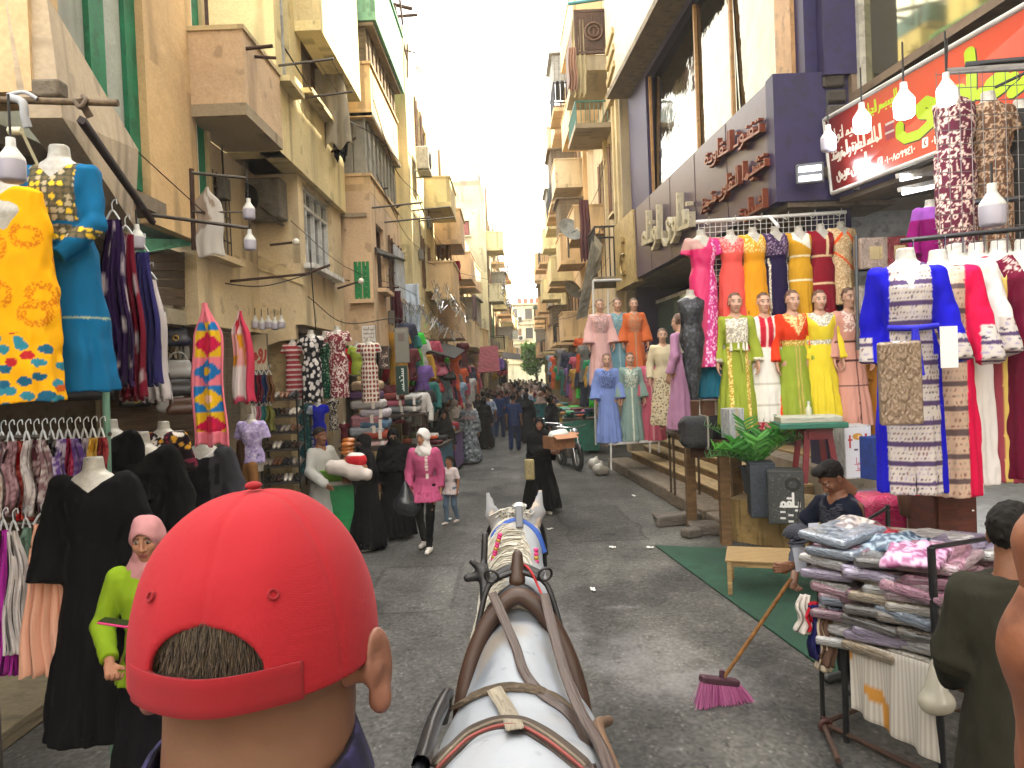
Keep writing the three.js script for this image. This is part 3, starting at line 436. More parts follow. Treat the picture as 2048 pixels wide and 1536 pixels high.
// ---------------------------------------------------------------- right side
const purpleM = mat('#241a50', 0.55, { map: grime }), fasciaM = mat('#38234c', 0.35, { map: grime }), goldM = mat('#b59d68', 0.45, { map: grime }), mirrorM = mat('#544d30', 0.05, { metalness: 1, bumpMap: scaled(bumpT, 0.3), bumpScale: 0.01 });
let signF;
{
  const b = new Bld('purple_shop_building', 'purple clad shop building with mirrored windows and raised sign letters', 'building', V(4, 0, -15));
  const A = [3.45, 20.2], B = [4.08, 9.95];
  // upper front: purple column, mirror glass in mullions, purple end
  const K = b.wall(A, B, 5.9, 9.6, purpleM, [{ t: 'hole', r: [1.9, 6.0, 9.55, 9.45] }]);
  const cuts = [1.9, 5.5, 7.4, 9.55];
  for (let i = 0; i < 3; i++) b.add('pane', K.in(bx(cuts[i + 1] - cuts[i] - 0.02, 3.45, 0.02, (cuts[i] + cuts[i + 1]) / 2, 6.0, -0.16, 0.012 * (i % 2 ? 1 : -1), 0.02 * (i % 3 - 1))), mirrorM);
  for (let i = 0; i < 4; i++) b.add('mullion', K.in(bx(i === 3 ? 0.5 : 0.07, 3.44, 0.06, cuts[i] + (i === 3 ? 0.2 : i ? 0 : 0.05), 6.003, -0.1 + (i === 3 ? 0.13 : 0))), mat('#b98f5e', 0.6, { map: grime }));
  b.add('soffit', K.in(bx(10.2, 0.15, 0.6, 5.1, 9.62, 0.28)), dark);
  b.add('upper_sign_panel', K.in(bx(10.2, 3.0, 0.5, 5.1, 9.78, 0.3)), mat('#cbbf9c', 0.5, { map: grime }));
  b.add('raised_stripe', K.in([0, 1, 2].map((i) => rb(0.9, 0.2, 0.08, 0.02, 0.62, 9.95 + i * 0.42, 0.58, 0, 0, 0.25))), goldM);
  b.add('wall', K.in(bx(10.2, 4.2, 0.3, 5.1, 12.79, -0.1)), W2);
  b.add('roof', bx(6, 0.3, 11, 6.6, 17, -15), W4); b.add('roof_tower', [bx(5.5, 21.5 - 17.3, 3.9, 6.7, 17.31, -11.9)], W2); b.add('back_wall', bx(0.2, 16.9, 11, 9.4, 0, -15), W4); b.add('party_wall', [bx(5.6, 16.9, 0.2, 6.6, 0, -20.4), bx(5.2, 10.8, 0.2, 6.85, 6.1, -9.85)], purpleM);
  // the fascia with its gold end and purple return
  const S = b.wall([2.99, 20.1], [3.62, 10.1], 4.5, 6.15, fasciaM, [], 0.3); signF = S; signF.b = b;
  b.add('gold_panel', S.in([bx(2.2, 1.75, 0.34, 1.1 - 0.05, 4.42, -0.12)]), goldM);
  b.add('gold_emblem', S.in([put(new THREE.TorusGeometry(0.26, 0.04, 8, 20, 4.2), 1.0, 5.0, 0.08, 0, 0, 1), bx(0.09, 0.6, 0.06, 1.0, 5.1, 0.08), bx(0.2, 0.09, 0.06, 1.1, 5.55, 0.08), bx(0.22, 0.09, 0.06, 1.1, 4.72, 0.08)]), mat('#8d7748', 0.35, { metalness: 0.5 }));
  b.add('panel_joint', S.in([3.6, 5.2, 6.8, 8.4].map((x) => bx(0.02, 1.62, 0.012, x, 4.51, 0.001))), mat('#463a42', 0.5));
  b.add('purple_return', bx(1.6, 1.68, 0.28, 4.4, 4.49, -9.98), purpleM);
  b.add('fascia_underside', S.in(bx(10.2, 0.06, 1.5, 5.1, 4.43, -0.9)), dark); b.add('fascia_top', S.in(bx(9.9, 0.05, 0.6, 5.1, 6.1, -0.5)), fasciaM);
  // entrance below: purple piers, glass, dark shop
  b.add('pier', [bx(0.55, 3.6, 0.4, 3.65, 0.9, -19.6), bx(0.5, 3.6, 0.4, 4.05, 0.9, -15.0), bx(0.5, 3.6, 0.4, 4.5, 0.9, -10.4)], purpleM);
  b.add('shop_glass', [bx(0.03, 3.0, 4.0, 4.0, 1.0, -17.3, 0.06), bx(0.03, 3.0, 2.0, 4.3, 1.0, -13.6, 0.06)], mat('#6c8a86', 0.05, { metalness: 0.6 })); b.add('glass_frame', [bx(0.08, 0.08, 9, 4.15, 3.98, -15, 0.06), bx(0.06, 3, 0.06, 4.2, 1, -14.6), bx(0.06, 3, 0.06, 4.25, 1, -12.6)], whiteM);
  b.add('shop_floor', bx(5, 0.9, 10.2, 6.3, 0, -15.1, 0.06), mat('#a79a88', 0.5, { map: grime })); b.add('shop_back', bx(0.2, 3.6, 10, 6.2, 0.9, -15), mat('#8a7f70', 0.8)); b.add('shop_ceiling', bx(3.4, 0.12, 10, 5.5, 4.5, -15), mat('#8d867a', 0.8));
}
{
  // worn steps below the purple shop
  const b = new Bld('shop_steps', 'worn cream stone steps rising from the street to the purple shop', 'steps', V(3, 0, -13.6));
  const A = [2.25, 17.6], B = [2.86, 9.9];
  const dx = B[0] - A[0], dz = -(B[1] - A[1]), L = Math.hypot(dx, dz), F = new THREE.Matrix4().makeRotationY(Math.atan2(-dz, dx)).setPosition(A[0], 0, -A[1]);
  const stone = (h) => mat(h, 0.85, { map: grime, bumpMap: bumpT, bumpScale: 0.004 });
  const kerbP = []; for (let i = 0; i < 8; i++) b.add('kerbstone', rb(L / 8 - R(0.01, 0.03), 0.22 + R(-0.02, 0.02), 0.5, 0.03, (i + 0.5) * L / 8, 0, -0.22 + R(-0.02, 0.02), R(-0.02, 0.02)).applyMatrix4(F), stone(pick(['#766a5c', '#6b6154', '#807262'])));
  for (let s = 0; s < 5; s++) { const n = 4, y = 0.2 + s * 0.14; b.add('riser', bx(L - 0.5, 0.15, 0.3, L / 2 + 0.1, y, -0.62 - s * 0.3).applyMatrix4(F), stone('#8f7350')); for (let i = 0; i < n; i++) b.add('tread', rb((L - 0.5) / n - 0.008, 0.035, 0.35, 0.008, (i + 0.5) * (L - 0.5) / n + 0.35, y + 0.148, -0.61 - s * 0.3).applyMatrix4(F), stone(pick(['#bb9f72', '#b09668', '#c4a87c']))); }
}
{
  const b = new Bld('old_balcony_building', 'old ornate building with deep balconies and junk, beyond the purple shop', 'building', V(3.2, 0, -24));
  const K = b.wall([3.15, 28], [3.28, 20.45], 3.1, 15.2, W1, [{ t: 'win', r: [5.6, 6.9, 6.4, 9.1], frame: brownF, shut: '#7a5236' }, { t: 'win', r: [3.4, 6.9, 4.2, 9.1], frame: brownF, shut: '#7a5236' }, { t: 'win', r: [5.4, 11.2, 6.4, 13], frame: brownF, pane: dark }, { t: 'win', r: [2.2, 11.2, 3.2, 13], frame: brownF },
    { t: 'bal', r: [4.0, 9.4, 6.2, 10.2], w: 1.1, s: 'rail', railM: mat('#3d6e62', 0.6), slabM: W4 }, { t: 'bal', r: [1.2, 6.7, 4.0, 7.6], w: 1.0, s: 'solid', m: W0 }, { t: 'bal', r: [0.4, 10.4, 3.4, 11.4], w: 0.95, m: W0 }, { t: 'bal', r: [0.6, 13.2, 5.0, 14.2], w: 0.9, m: W0 },
    { t: 'bal', r: [5.6, 4.75, 7.4, 6.3], w: 0.85, s: 'rail', slabM: W4 }, { t: 'slab', r: [4.4, 9.9, 7.4, 10.2], w: 0.18, m: W3, n: 'cornice' }, { t: 'slab', r: [6.6, 6.4, 6.8, 9.8], w: 0.12, m: W3, n: 'pilaster' }, { t: 'slab', r: [4.8, 6.4, 5.0, 9.8], w: 0.12, m: W3, n: 'pilaster' }, { t: 'slab', r: [7.1, 6.4, 7.35, 9.8], w: 0.1, m: W3, n: 'pilaster' }]);
  // the carved wooden balcony
  const wm = woodM('#6a4c38'), z = -21.0;
  b.add('balcony', [bx(1.18, 0.3, 3.2, 2.72, 10.75, -22.6), bx(1.1, 0.12, 3.1, 2.72, 11.05, -22.55)], W4);
  const q = b.add('wooden_parapet', [bx(1.06, 1.2, 0.05, 2.69, 11.2, z), bx(0.05, 1.2, 3, 2.17, 11.2, -22.5)], wm);
  b.add('parapet_slat', Array.from({ length: 14 }, (_, i) => bx(0.04, 1.0, 0.03, 2.2 + i * 0.075, 11.3, z + 0.038)).concat([bx(1.1, 0.07, 0.07, 2.69, 12.36, z + 0.02), bx(1.1, 0.07, 0.07, 2.69, 11.2, z + 0.02), bx(0.07, 1.2, 0.08, 2.18, 11.2, z + 0.02), bx(0.07, 1.2, 0.08, 3.2, 11.2, z + 0.02)]), woodM('#5a3f2e'), q);
  b.add('carved_roundel', [put(new THREE.TorusGeometry(0.24, 0.035, 8, 28), 2.69, 11.8, z + 0.06), put(new THREE.TorusGeometry(0.14, 0.03, 8, 24), 2.69, 11.8, z + 0.065), rb(0.05, 0.2, 0.05, 0.015, 2.69, 11.7, z + 0.06)], woodM('#71523c'), q);
  b.add('roof', bx(3.4, 0.3, 7.6, 4.8, 15.2, -24.2), W4); b.add('party_wall', [bx(3, 15.2, 0.2, 4.75, 0, -20.55), bx(3, 15.2, 0.2, 4.7, 0, -27.9)], W4); b.add('back_wall', bx(0.2, 15.2, 7.6, 6.3, 0, -24.2), W4); b.add('shop_back', bx(0.15, 3.1, 7.3, 4.2, 0, -24.2), dark);
  b.add('blue_rail', bar(V(2.0, 12.62, -20.98), V(3.3, 12.75, -20.98), 0.05), mat('#3f7f88', 0.6));
  b.add('brick_pier', [bx(0.35, 3.1, 0.4, 3.35, 0, -20.7), bx(0.35, 3.1, 0.4, 3.3, 0, -24), bx(0.35, 3.1, 0.4, 3.25, 0, -27.6)], W1);
}
{
  // the red sign shop
  const b = new Bld('red_sign_shop', 'shop building with big red sign and dusty upper windows, right edge', 'building', V(5, 0, -7));
  const A = [4.55, 10.3], B = [6.2, -6];
  const K = b.wall(A, B, 5.75, 9.5, mat('#7d6a58', 0.8, { map: grime }), [{ t: 'hole', r: [0.55, 5.85, 16, 9.2] }]);
  for (let i = 0; i < 6; i++) b.add('pane', K.in(bx(2.5, 3.35, 0.02, 1.85 + i * 2.56, 5.85, -0.15, 0.01 * (i % 2 ? 1 : -1))), mat('#8f8d74', 0.05, { metalness: 0.85 }));
  b.add('window_frame', K.in([...Array.from({ length: 7 }, (_, i) => bx(0.08, 3.34, 0.1, 0.59 + i * 2.56, 5.853, -0.12)), bx(15, 0.08, 0.12, 8.2, 9.12, -0.1)]), mat('#b9b5aa', 0.5, { map: grime }));
  b.add('wall', K.in(bx(16.3, 11.2, 0.3, 8.15, 9.51, -0.14)), W1);
  b.add('roof', bx(4.5, 0.3, 17, 7.6, 20.7, -2.2), W4); b.add('back_wall', bx(0.2, 20.6, 17, 9.8, 0, -2.2), W4);
  const st = mat('#57504a', 0.95, { map: grime, bumpMap: bumpT, bumpScale: 0.01 }), st2 = mat('#463f3a', 0.95, { map: grime });
  const K2 = b.wall([4.2, 10.0], [4.62, 10.0], 4.7, 6.2, st2);
  for (let i = 0; i < 40; i++) b.add('stone', rb(0.3 + R(-0.05, 0.05), 0.17, 0.2, 0.04, 4.42 + R(-0.03, 0.03), 4.75 + i * 0.2, -9.88, R(-0.1, 0.1), 0, R(-0.06, 0.06)), pick([st, st2]));
  b.add('drain_pipe', bar(V(4.66, 4.6, -9.85), V(4.66, 13, -9.85), 0.05, 8), mat('#9a9890', 0.5, { map: grime }));
  // interior: floor, plinth, white walls
  b.add('floor', bx(5.5, 0.62, 9, 7.3, 0, -6.2, 0.1), mat('#c9cccf', 0.35, { map: grime }));
  b.add('rear_wall', bx(0.15, 4, 11, 8.2, 0.6, -6), mat('#b5b3ae', 0.7, { map: grime })); b.add('side_wall', bx(4.6, 4.2, 0.15, 6.7, 0.62, -10.9), mat('#b9bcc0', 0.7, { map: grime })); b.add('ceiling', bx(3.5, 0.15, 13, 7.0, 4.75, -4.5), mat('#8a867e', 0.8, { map: grime }));
  const rough = mat('#b59a68', 0.95, { map: plasterT, bumpMap: bumpT, bumpScale: 0.03 });
  b.add('plinth', slab([V(2.86, 0, -9.85), V(4.0, 0, -8.6), V(4.0, 0.56, -8.6), V(2.86, 0.56, -9.85)], 0.6), rough); b.add('plinth', slab([V(4.0, 0, -8.6), V(4.75, 0, -3), V(4.75, 0.56, -3), V(4.0, 0.56, -8.6)], 0.5), rough);
  b.add('plinth_cap', slab([V(2.84, 0.562, -9.88), V(4.02, 0.562, -8.57), V(4.6, 0.562, -9.2), V(3.4, 0.562, -10.6)], 0.06), mat('#a88f63', 0.85, { map: grime }));
}
{ // the rows go on behind the viewer
  const b = new Bld('row_of_houses', 'plain plastered houses continuing behind the viewpoint', 'building', V(-4, 0, 10)); b.add('wall', [bx(0.4, 13, 24, -4.4, 0, 16), bx(0.4, 15, 22, 6.4, 0, 17), bx(11, 13, 0.4, 1, 0, 29)], W1); b.add('roof', bx(12, 0.2, 0.5, 1, 13, 29), W4);
  b.add('window', Array.from({ length: 12 }, (_, i) => bx(0.08, 1.4, 1, -4.18, 4 + (i % 3) * 3, 8 + Math.floor(i / 3) * 4)), brownF);
}
// ---------------------------------------------------------------- clothes, mannequins and people
const profAt = (P, y) => { if (y >= P[0][0]) return P[0]; for (let i = 1; i < P.length; i++) if (y >= P[i][0]) { const t = (y - P[i][0]) / (P[i - 1][0] - P[i][0]), s = t * t * (3 - 2 * t) * 0.5 + t * 0.5; return [y, lerp(P[i][1], P[i - 1][1], s), lerp(P[i][2], P[i - 1][2], s), lerp(P[i][3] ?? 0, P[i - 1][3] ?? 0, s)]; } return P[P.length - 1]; };
const TORSO = [[1.53, 0.052, 0.052, -0.015], [1.48, 0.058, 0.056, -0.01], [1.445, 0.105, 0.068, -0.005], [1.405, 0.165, 0.082, 0], [1.3, 0.152, 0.112, 0.012], [1.2, 0.138, 0.108, 0.012], [1.08, 0.122, 0.094, 0], [0.95, 0.155, 0.114, -0.008], [0.85, 0.165, 0.118, -0.01], [0.76, 0.15, 0.1, 0]];
const MALE = [[1.53, 0.056, 0.058, -0.015], [1.48, 0.064, 0.062, -0.01], [1.445, 0.115, 0.075, -0.005], [1.405, 0.185, 0.092, 0], [1.3, 0.175, 0.115, 0.005], [1.15, 0.158, 0.112, 0.005], [1.0, 0.15, 0.108, 0], [0.88, 0.16, 0.112, -0.005], [0.78, 0.145, 0.1, 0]];
const grow = (P, g) => P.map((p) => [p[0], p[1] + g, p[2] + g, p[3]]);
function profF(P, y0, y1, folds) {
  return (x, y, z) => {
    const q = profAt(P, y), Z = z - (q[3] ?? 0); const a = q[1], b = q[2]; let k = Math.hypot(x / a, Z / b); if (folds && k > 0.6 && k < 1.5) k /= folds(Math.atan2(x, Z), y);
     return smax((k - 1) * Math.min(a, b) * 0.92, Math.max(y0 - y, y - y1), 0.01);
  };
}
const ARM = (s) => ({ sh: [s * 0.165, 1.395, -0.005], el: [s * 0.225, 1.12, -0.03], wr: [s * 0.24, 0.88, 0.05] });
// one garment covering the torso: profile, folds, sleeves, neckline, colour by place
function garment(o) {
  const hem = o.hem ?? 0.06, P = o.P ?? [...grow(o.male ? MALE : TORSO, 0.014 + (o.loose ?? 0)).filter((p) => p[0] > (o.waist ?? 0.9) && p[0] < 1.5), ...(o.mid ?? []), [hem, o.hemA ?? 0.27, o.hemB ?? 0.22, o.hemZ ?? 0]], n = o.n ?? 9, am = o.fold ?? 0.06, ph = o.ph ?? 0, fy = o.fy ?? 1.02;
  const folds = (th, y) => 1 + am * sst(fy, lerp(fy, hem, 0.7), y) * (0.6 * Math.cos(n * th + ph + 1.6 * Math.sin(2 * th + ph)) + 0.4 * Math.cos((n * 2 + 1) * th + ph * 2.3 + y * 2)) + 0.02 * (nz(th * 3 + 9, y * 7, ph) - 0.5);
  const body = profF(P, hem, o.top ?? 1.475, folds), inner = profF(grow(P, -0.02), -1, 9, folds), arms = [];
  if (o.sl !== 0) for (const s of [-1, 1]) {
    const A = { ...ARM(s), ...(o.arms?.[s < 0 ? 0 : 1] ?? {}) }, L = o.sl ?? 1, r0 = (o.sr ?? 0.062) + (o.loose ?? 0) * 0.5, cu = o.cuff ?? 0.055, mid = A.el, end = A.wr, at2 = (t) => [0, 1, 2].map((i) => lerp(mid[i], end[i], t));
    if (L <= 0.5) { const e = [0, 1, 2].map((i) => lerp(A.sh[i], mid[i], L * 2)); arms.push([...A.sh, r0, ...e, cu]); } else { arms.push([...A.sh, r0, ...mid, lerp(r0, cu, 0.4)], [...mid, lerp(r0, cu, 0.4), ...at2((L - 0.5) * 2), cu]); }
  }
  for (const b of arms) if (b[7] !== lerp(o.sr ?? 0.062, o.cuff ?? 0.055, 0.4) || (o.sl ?? 1) <= 0.5) { const l = Math.hypot(b[4] - b[0], b[5] - b[1], b[6] - b[2]); b.cut = [(b[4] - b[0]) / l, (b[5] - b[1]) / l, (b[6] - b[2]) / l]; b.w = b[7]; }
  const vd = o.vneck ?? 0.05, vw = o.vw ?? 0.075, nk = o.neck ?? 1.455, k = o.k ?? 0.03;
  const f = (x, y, z) => {
    let d = body(x, y, z); for (const b of arms) {
      const m = b.cut ? Math.max(cap(x, y, b.w > 0.07 ? b[6] + (z - b[6]) * 1.35 : z, b), (x - b[4]) * b.cut[0] + (y - b[5]) * b.cut[1] + (z - b[6]) * b.cut[2]) : cap(x, y, z, b); if (m < 0.1) d = smin(d, m + 0.01 * (nz(x * 24, y * 16, z * 24) - 0.5), k);
    }
    const cut = nk - (z > 0 ? vd * Math.max(0, 1 - Math.abs(x) / vw) : 0); d = smax(d, Math.abs(x) < 0.11 ? y - cut : -1, 0.006);
    if (d > 0.07 || d < -0.07) return d; if (o.wr !== 0) d += (o.wr ?? 0.013) * (nz(x * 13 + ph, y * 8 + x * 5, z * 13) - 0.5) + 0.008 * (nz(x * 34 + ph, y * 14 - x * 9, z * 30) - 0.5);
    if (y < hem + 0.14 && Math.abs(x) < P[P.length - 1][1] + 0.02) d = Math.max(d, -Math.max(inner(x, y, z), y - hem - 0.12));
    if (o.add) d = o.add(d, x, y, z); return d;
  };
  const R0 = Math.max(...P.map((p) => p[1])), Rb = Math.max(...P.map((p) => p[2])); let lo = [-R0 * 1.12 - 0.02, hem - 0.02, -Rb * 1.12 - 0.03 + Math.min(0, o.hemZ ?? 0)], hi = [R0 * 1.12 + 0.02, 1.49, Rb * 1.12 + 0.04 + Math.max(0, o.hemZ ?? 0)];
  if (arms.length) { const [l, h] = capB(arms, 0.03); lo = lo.map((v, i) => Math.min(v, l[i])); hi = hi.map((v, i) => Math.max(v, h[i])); }
  return nets(lo, hi, o.cell ?? 0.0135, f, o.col ? (x, y, z) => { const c = o.col(x, y, z, Math.atan2(x, z) * 0.17); return typeof c === 'string' ? lin(c) : c; } : null);
}
// patterns: u runs round the body in metres, v up it
const cells = (u, v, s, j = 0.8) => { const U = u / s, W = v / s, X = Math.floor(U), Y = Math.floor(W); let best = 9, id = 0; for (let a = -1; a <= 1; a++) for (let b = -1; b <= 1; b++) { const d = Math.hypot(X + a + 0.5 + j * (h3(X + a, Y + b, 1) - 0.5) - U, Y + b + 0.5 + j * (h3(X + a, Y + b, 2) - 0.5) - W); if (d < best) { best = d; id = h3(X + a, Y + b, 3); } } return [best, id]; };
const spots = (base, cols, s, r) => (x, y, z, u) => { const [d, i] = cells(u, y, s); return d < r * (0.6 + 0.6 * i) ? cols[Math.floor(i * 997) % cols.length] : base; };
const leopard = (base, ink, s) => (x, y, z, u) => { const n = fbm(u / s, y / s, 3, 3); return Math.abs(n - 0.45) < 0.055 ? ink : base; };
const lines = (cols, s) => (x, y) => cols[((Math.floor(y / s) % cols.length) + cols.length) % cols.length];
const ikat = (cols, s) => (x, y, z, u) => { const r = Math.floor(y / s), q = Math.floor((u + (r % 2) * s) / (s * 0.8)); const d = Math.abs(((y / s) % 1 + 1) % 1 - 0.5) + Math.abs(((u / (s * 0.8) + (r % 2) * 0.5) % 1 + 1) % 1 - 0.5); return r % 4 === 0 ? cols[1] : d < 0.28 ? cols[2 + Math.floor(h3(r, q, 4) * (cols.length - 2))] : cols[0]; };
const glit = (a, b, s = 0.012, t = 0.6) => (x, y, z, u) => h3(Math.floor(u / s), Math.floor(y / s), 7) > t ? b : a;
// head: a field and a colour map in head coordinates (centre between the ears, facing +z)
function headGeo(o = {}) {
  const sk = lin(o.skin ?? '#8a5a3c'), lip = lin(o.lip ?? '#8a4a40'), brow = lin(o.brow ?? '#1a1210'), c = o.cell ?? 0.006, W = o.wide ?? 1, hairC = o.molded ? lin(o.molded) : null;
  const f = (x, y, z) => {
    x /= W; let d = ell(x, y, z, 0, 0.035, -0.012, 0.074, 0.092, 0.096); d = smin(d, ell(x, y, z, 0, -0.045, 0.026, 0.055, 0.072, 0.064), 0.03); d = smin(d, ell(x, y, z, 0, -0.097, 0.055, 0.026, 0.022, 0.024), 0.02);
    const ax = Math.abs(x); d = smin(d, ell(ax, y, z, 0.04, -0.02, 0.06, 0.022, 0.022, 0.02), 0.025); d = smin(d, ell(ax, y, z, 0.03, 0.034, 0.078, 0.024, 0.008, 0.012), 0.014);
    d = smax(d, -ell(ax, y, z, 0.031, 0.012, 0.1, 0.019, 0.013, 0.018), 0.014); d = smin(d, ell(ax, y, z, 0.031, 0.012, 0.078, 0.0135, 0.0125, 0.0125), 0.004);
    d = smin(d, cap(x, y, z, [0, 0.015, 0.086, 0.008, 0, -0.03, 0.104, 0.0125]), 0.014); d = smin(d, ell(ax, y, z, 0.012, -0.034, 0.094, 0.009, 0.008, 0.01), 0.008);
    d = smin(d, ell(x, y, z, 0, -0.062, 0.082, 0.023, 0.007, 0.011), 0.006); d = smin(d, ell(x, y, z, 0, -0.074, 0.079, 0.019, 0.008, 0.011), 0.006);
    if (o.ears !== 0) d = smin(d, smax(ell(ax, y, z, 0.08, -0.002, -0.008, 0.012, 0.033, 0.021), -ell(ax, y, z, 0.093, -0.001, 0.0, 0.009, 0.02, 0.011), 0.006), 0.008);
    d = smin(d, cap(x, y, z, [0, -0.06, -0.02, 0.054 + (o.thick ?? 0), 0, -0.19, -0.035, 0.058 + (o.thick ?? 0)]), 0.03);
    if (hairC && y > 0.02 - z * 0.2) d = smin(d, ell(x, y, z, 0, 0.04, -0.02, 0.083, 0.096, 0.097) + 0.004 * Math.sin(x * 120 + z * 60), 0.008);
    return d;
  };
  const col = (x, y, z) => {
    x /= W; const ax = Math.abs(x);
    if (hairC && y > 0.03 + (z > 0.05 ? 0.055 : z > 0 ? 0.03 : -0.06) && f(x * W, y, z) < 1) return hairC;
    if (z > 0.05) {
      const e = Math.hypot((ax - 0.031) / 1.35, y - 0.012); if (e < 0.0098) { if (Math.abs(y - 0.012) > 0.0055) return brow; return Math.hypot(ax - 0.031, y - 0.012) < 0.0055 ? lin('#1c120c') : lin('#a3978c'); }
      const bw = 0.036 - 14 * (ax - 0.03) ** 2; if (ax > 0.011 && ax < 0.052 && Math.abs(y - bw) < 0.0042) return brow;
      if (ax < 0.022 && y > -0.082 && y < -0.055) return Math.abs(y + 0.068) < 0.0022 ? lip.map((q) => q * 0.45) : lip;
      if (o.beard && y < -0.03 && !(ax < 0.024 && y > -0.082)) return sk.map((q, i) => lerp(q, lin(o.beard)[i], 0.55));
      if (o.stache && ax < 0.034 && y > -0.056 && y < -0.043) return lin('#1a1412');
    } else if (o.beard && y < -0.045 && y > -0.11) return sk.map((q, i) => lerp(q, lin(o.beard)[i], 0.5));
    const q = 0.86 + 0.28 * fbm(x * 55, y * 55, z * 55, 3); return [sk[0] * q, sk[1] * q * (0.97 + 0.06 * nz(x * 30, y * 30)), sk[2] * q];
  };
  return nets([-0.115 * W, -0.2, -0.13], [0.115 * W, 0.145, 0.135], c, f, col);
}
function hairGeo(o = {}) {   // short hair, cropped at the nape; long falls down the back
  const L = o.long ?? 0; const g = (x, y, z) => {
    let d = ell(x, y, z, 0, 0.042, -0.016, 0.084, 0.1, 0.104) + 0.009 * (nz(x * 70, y * 70, z * 70) - 0.5) + 0.004 * (nz(x * 180, y * 60, z * 180) - 0.5);
    const line = 0.075 - (z < 0.06 ? (0.06 - z) * 0.9 : 0) - (z < -0.03 ? 0.03 : 0);
    d = smax(d, line - y, 0.008); if (o.tuft) d = smin(d, ell(x, y, z, 0, 0.12, 0.05, 0.06, 0.03, 0.05), 0.02);
    if (L) d = smin(d, smax(profF([[0.1, 0.075, 0.06, -0.05], [-0.05, 0.095, 0.05, -0.07], [-L, 0.085, 0.035, -0.1]], -L, 0.1)(x, y, z) + 0.01 * (nz(x * 60, y * 8, z * 60) - 0.5), z - 0.03, 0.02), 0.02);
    if (o.tail) { d = smin(d, ell(x, y, z, 0, 0.03, -0.13, 0.03, 0.035, 0.03), 0.015); d = smin(d, cap(x, y, z, [0, 0.03, -0.15, 0.03, 0, -0.08, -0.17, 0.012]), 0.02); }
    return d;
  };
  return nets([-0.12, -Math.max(0.12, L + 0.02), -0.2], [0.12, 0.18, 0.12], o.cell ?? 0.007, g, () => lin(o.c ?? '#14100e'));
}
// a hand with palm, four fingers and a thumb: w wrist, d direction, n palm normal; curl bends the fingers
function handGeo(w, d, n, side, curl = 0.5, skin = '#8a5a3c', cell = 0.006, sc = 1) {
  const D = V(...d).normalize(), N = V(...n).addScaledVector(D, -V(...n).dot(D)).normalize(), S = D.clone().cross(N).multiplyScalar(side), W = V(...w), B = [];
  const pt = (a, s, k) => W.clone().addScaledVector(D, a * sc).addScaledVector(S, s * sc).addScaledVector(N, k * sc), push = (a, ra, b, rb2) => B.push([a.x, a.y, a.z, ra * sc, b.x, b.y, b.z, rb2 * sc]);
  push(pt(-0.03, 0, 0), 0.024, pt(0.015, 0, 0), 0.024); for (const s of [-0.024, -0.008, 0.008, 0.022]) push(pt(0.015, s * 0.6, 0), 0.019, pt(0.085, s, 0), 0.0125);
  const len = [0.066, 0.08, 0.086, 0.076]; [0.027, 0.009, -0.009, -0.027].forEach((s, i) => {
    let p = pt(0.088, s, 0), a = curl * 0.55; const l = len[[1, 2, 3, 0][i]] * (i === 3 ? 0.85 : 1);
    for (let j = 0; j < 3; j++) { const q = p.clone().addScaledVector(D, Math.cos(a) * l * [0.45, 0.32, 0.26][j] * sc).addScaledVector(N, Math.sin(a) * l * [0.45, 0.32, 0.26][j] * sc).addScaledVector(S, s * 0.06 * sc); push(p, 0.0098 - j * 0.001, q, 0.009 - j * 0.001); p = q; a += curl * 0.85; }
  });
  const t0 = pt(0.02, 0.02, 0.004), t1 = pt(0.05, 0.05, 0.018), t2 = pt(0.078, 0.056 - curl * 0.012, 0.03 + curl * 0.012); push(t0, 0.015, t1, 0.0115); push(t1, 0.011, t2, 0.009);
  return boneMesh(B, cell, 0.006, () => lin(skin));
}
const bendG = (g, a, y0, s = 0.2) => { if (!a) return g; const p = g.attributes.position; for (let i = 0; i < p.count; i++) { const t = sst(y0 - s, y0 + s, p.getY(i)) * a, y = p.getY(i) - y0, z = p.getZ(i), c = Math.cos(t), n = Math.sin(t); if (t) p.setXYZ(i, p.getX(i), y0 + y * c - z * n, z * c + y * n); } g.computeVertexNormals(); return g; };
const hc = new Map(), headCache = (o) => { const k = JSON.stringify(o); if (!hc.has(k)) hc.set(k, headGeo(o)); return hc.get(k).clone(); };

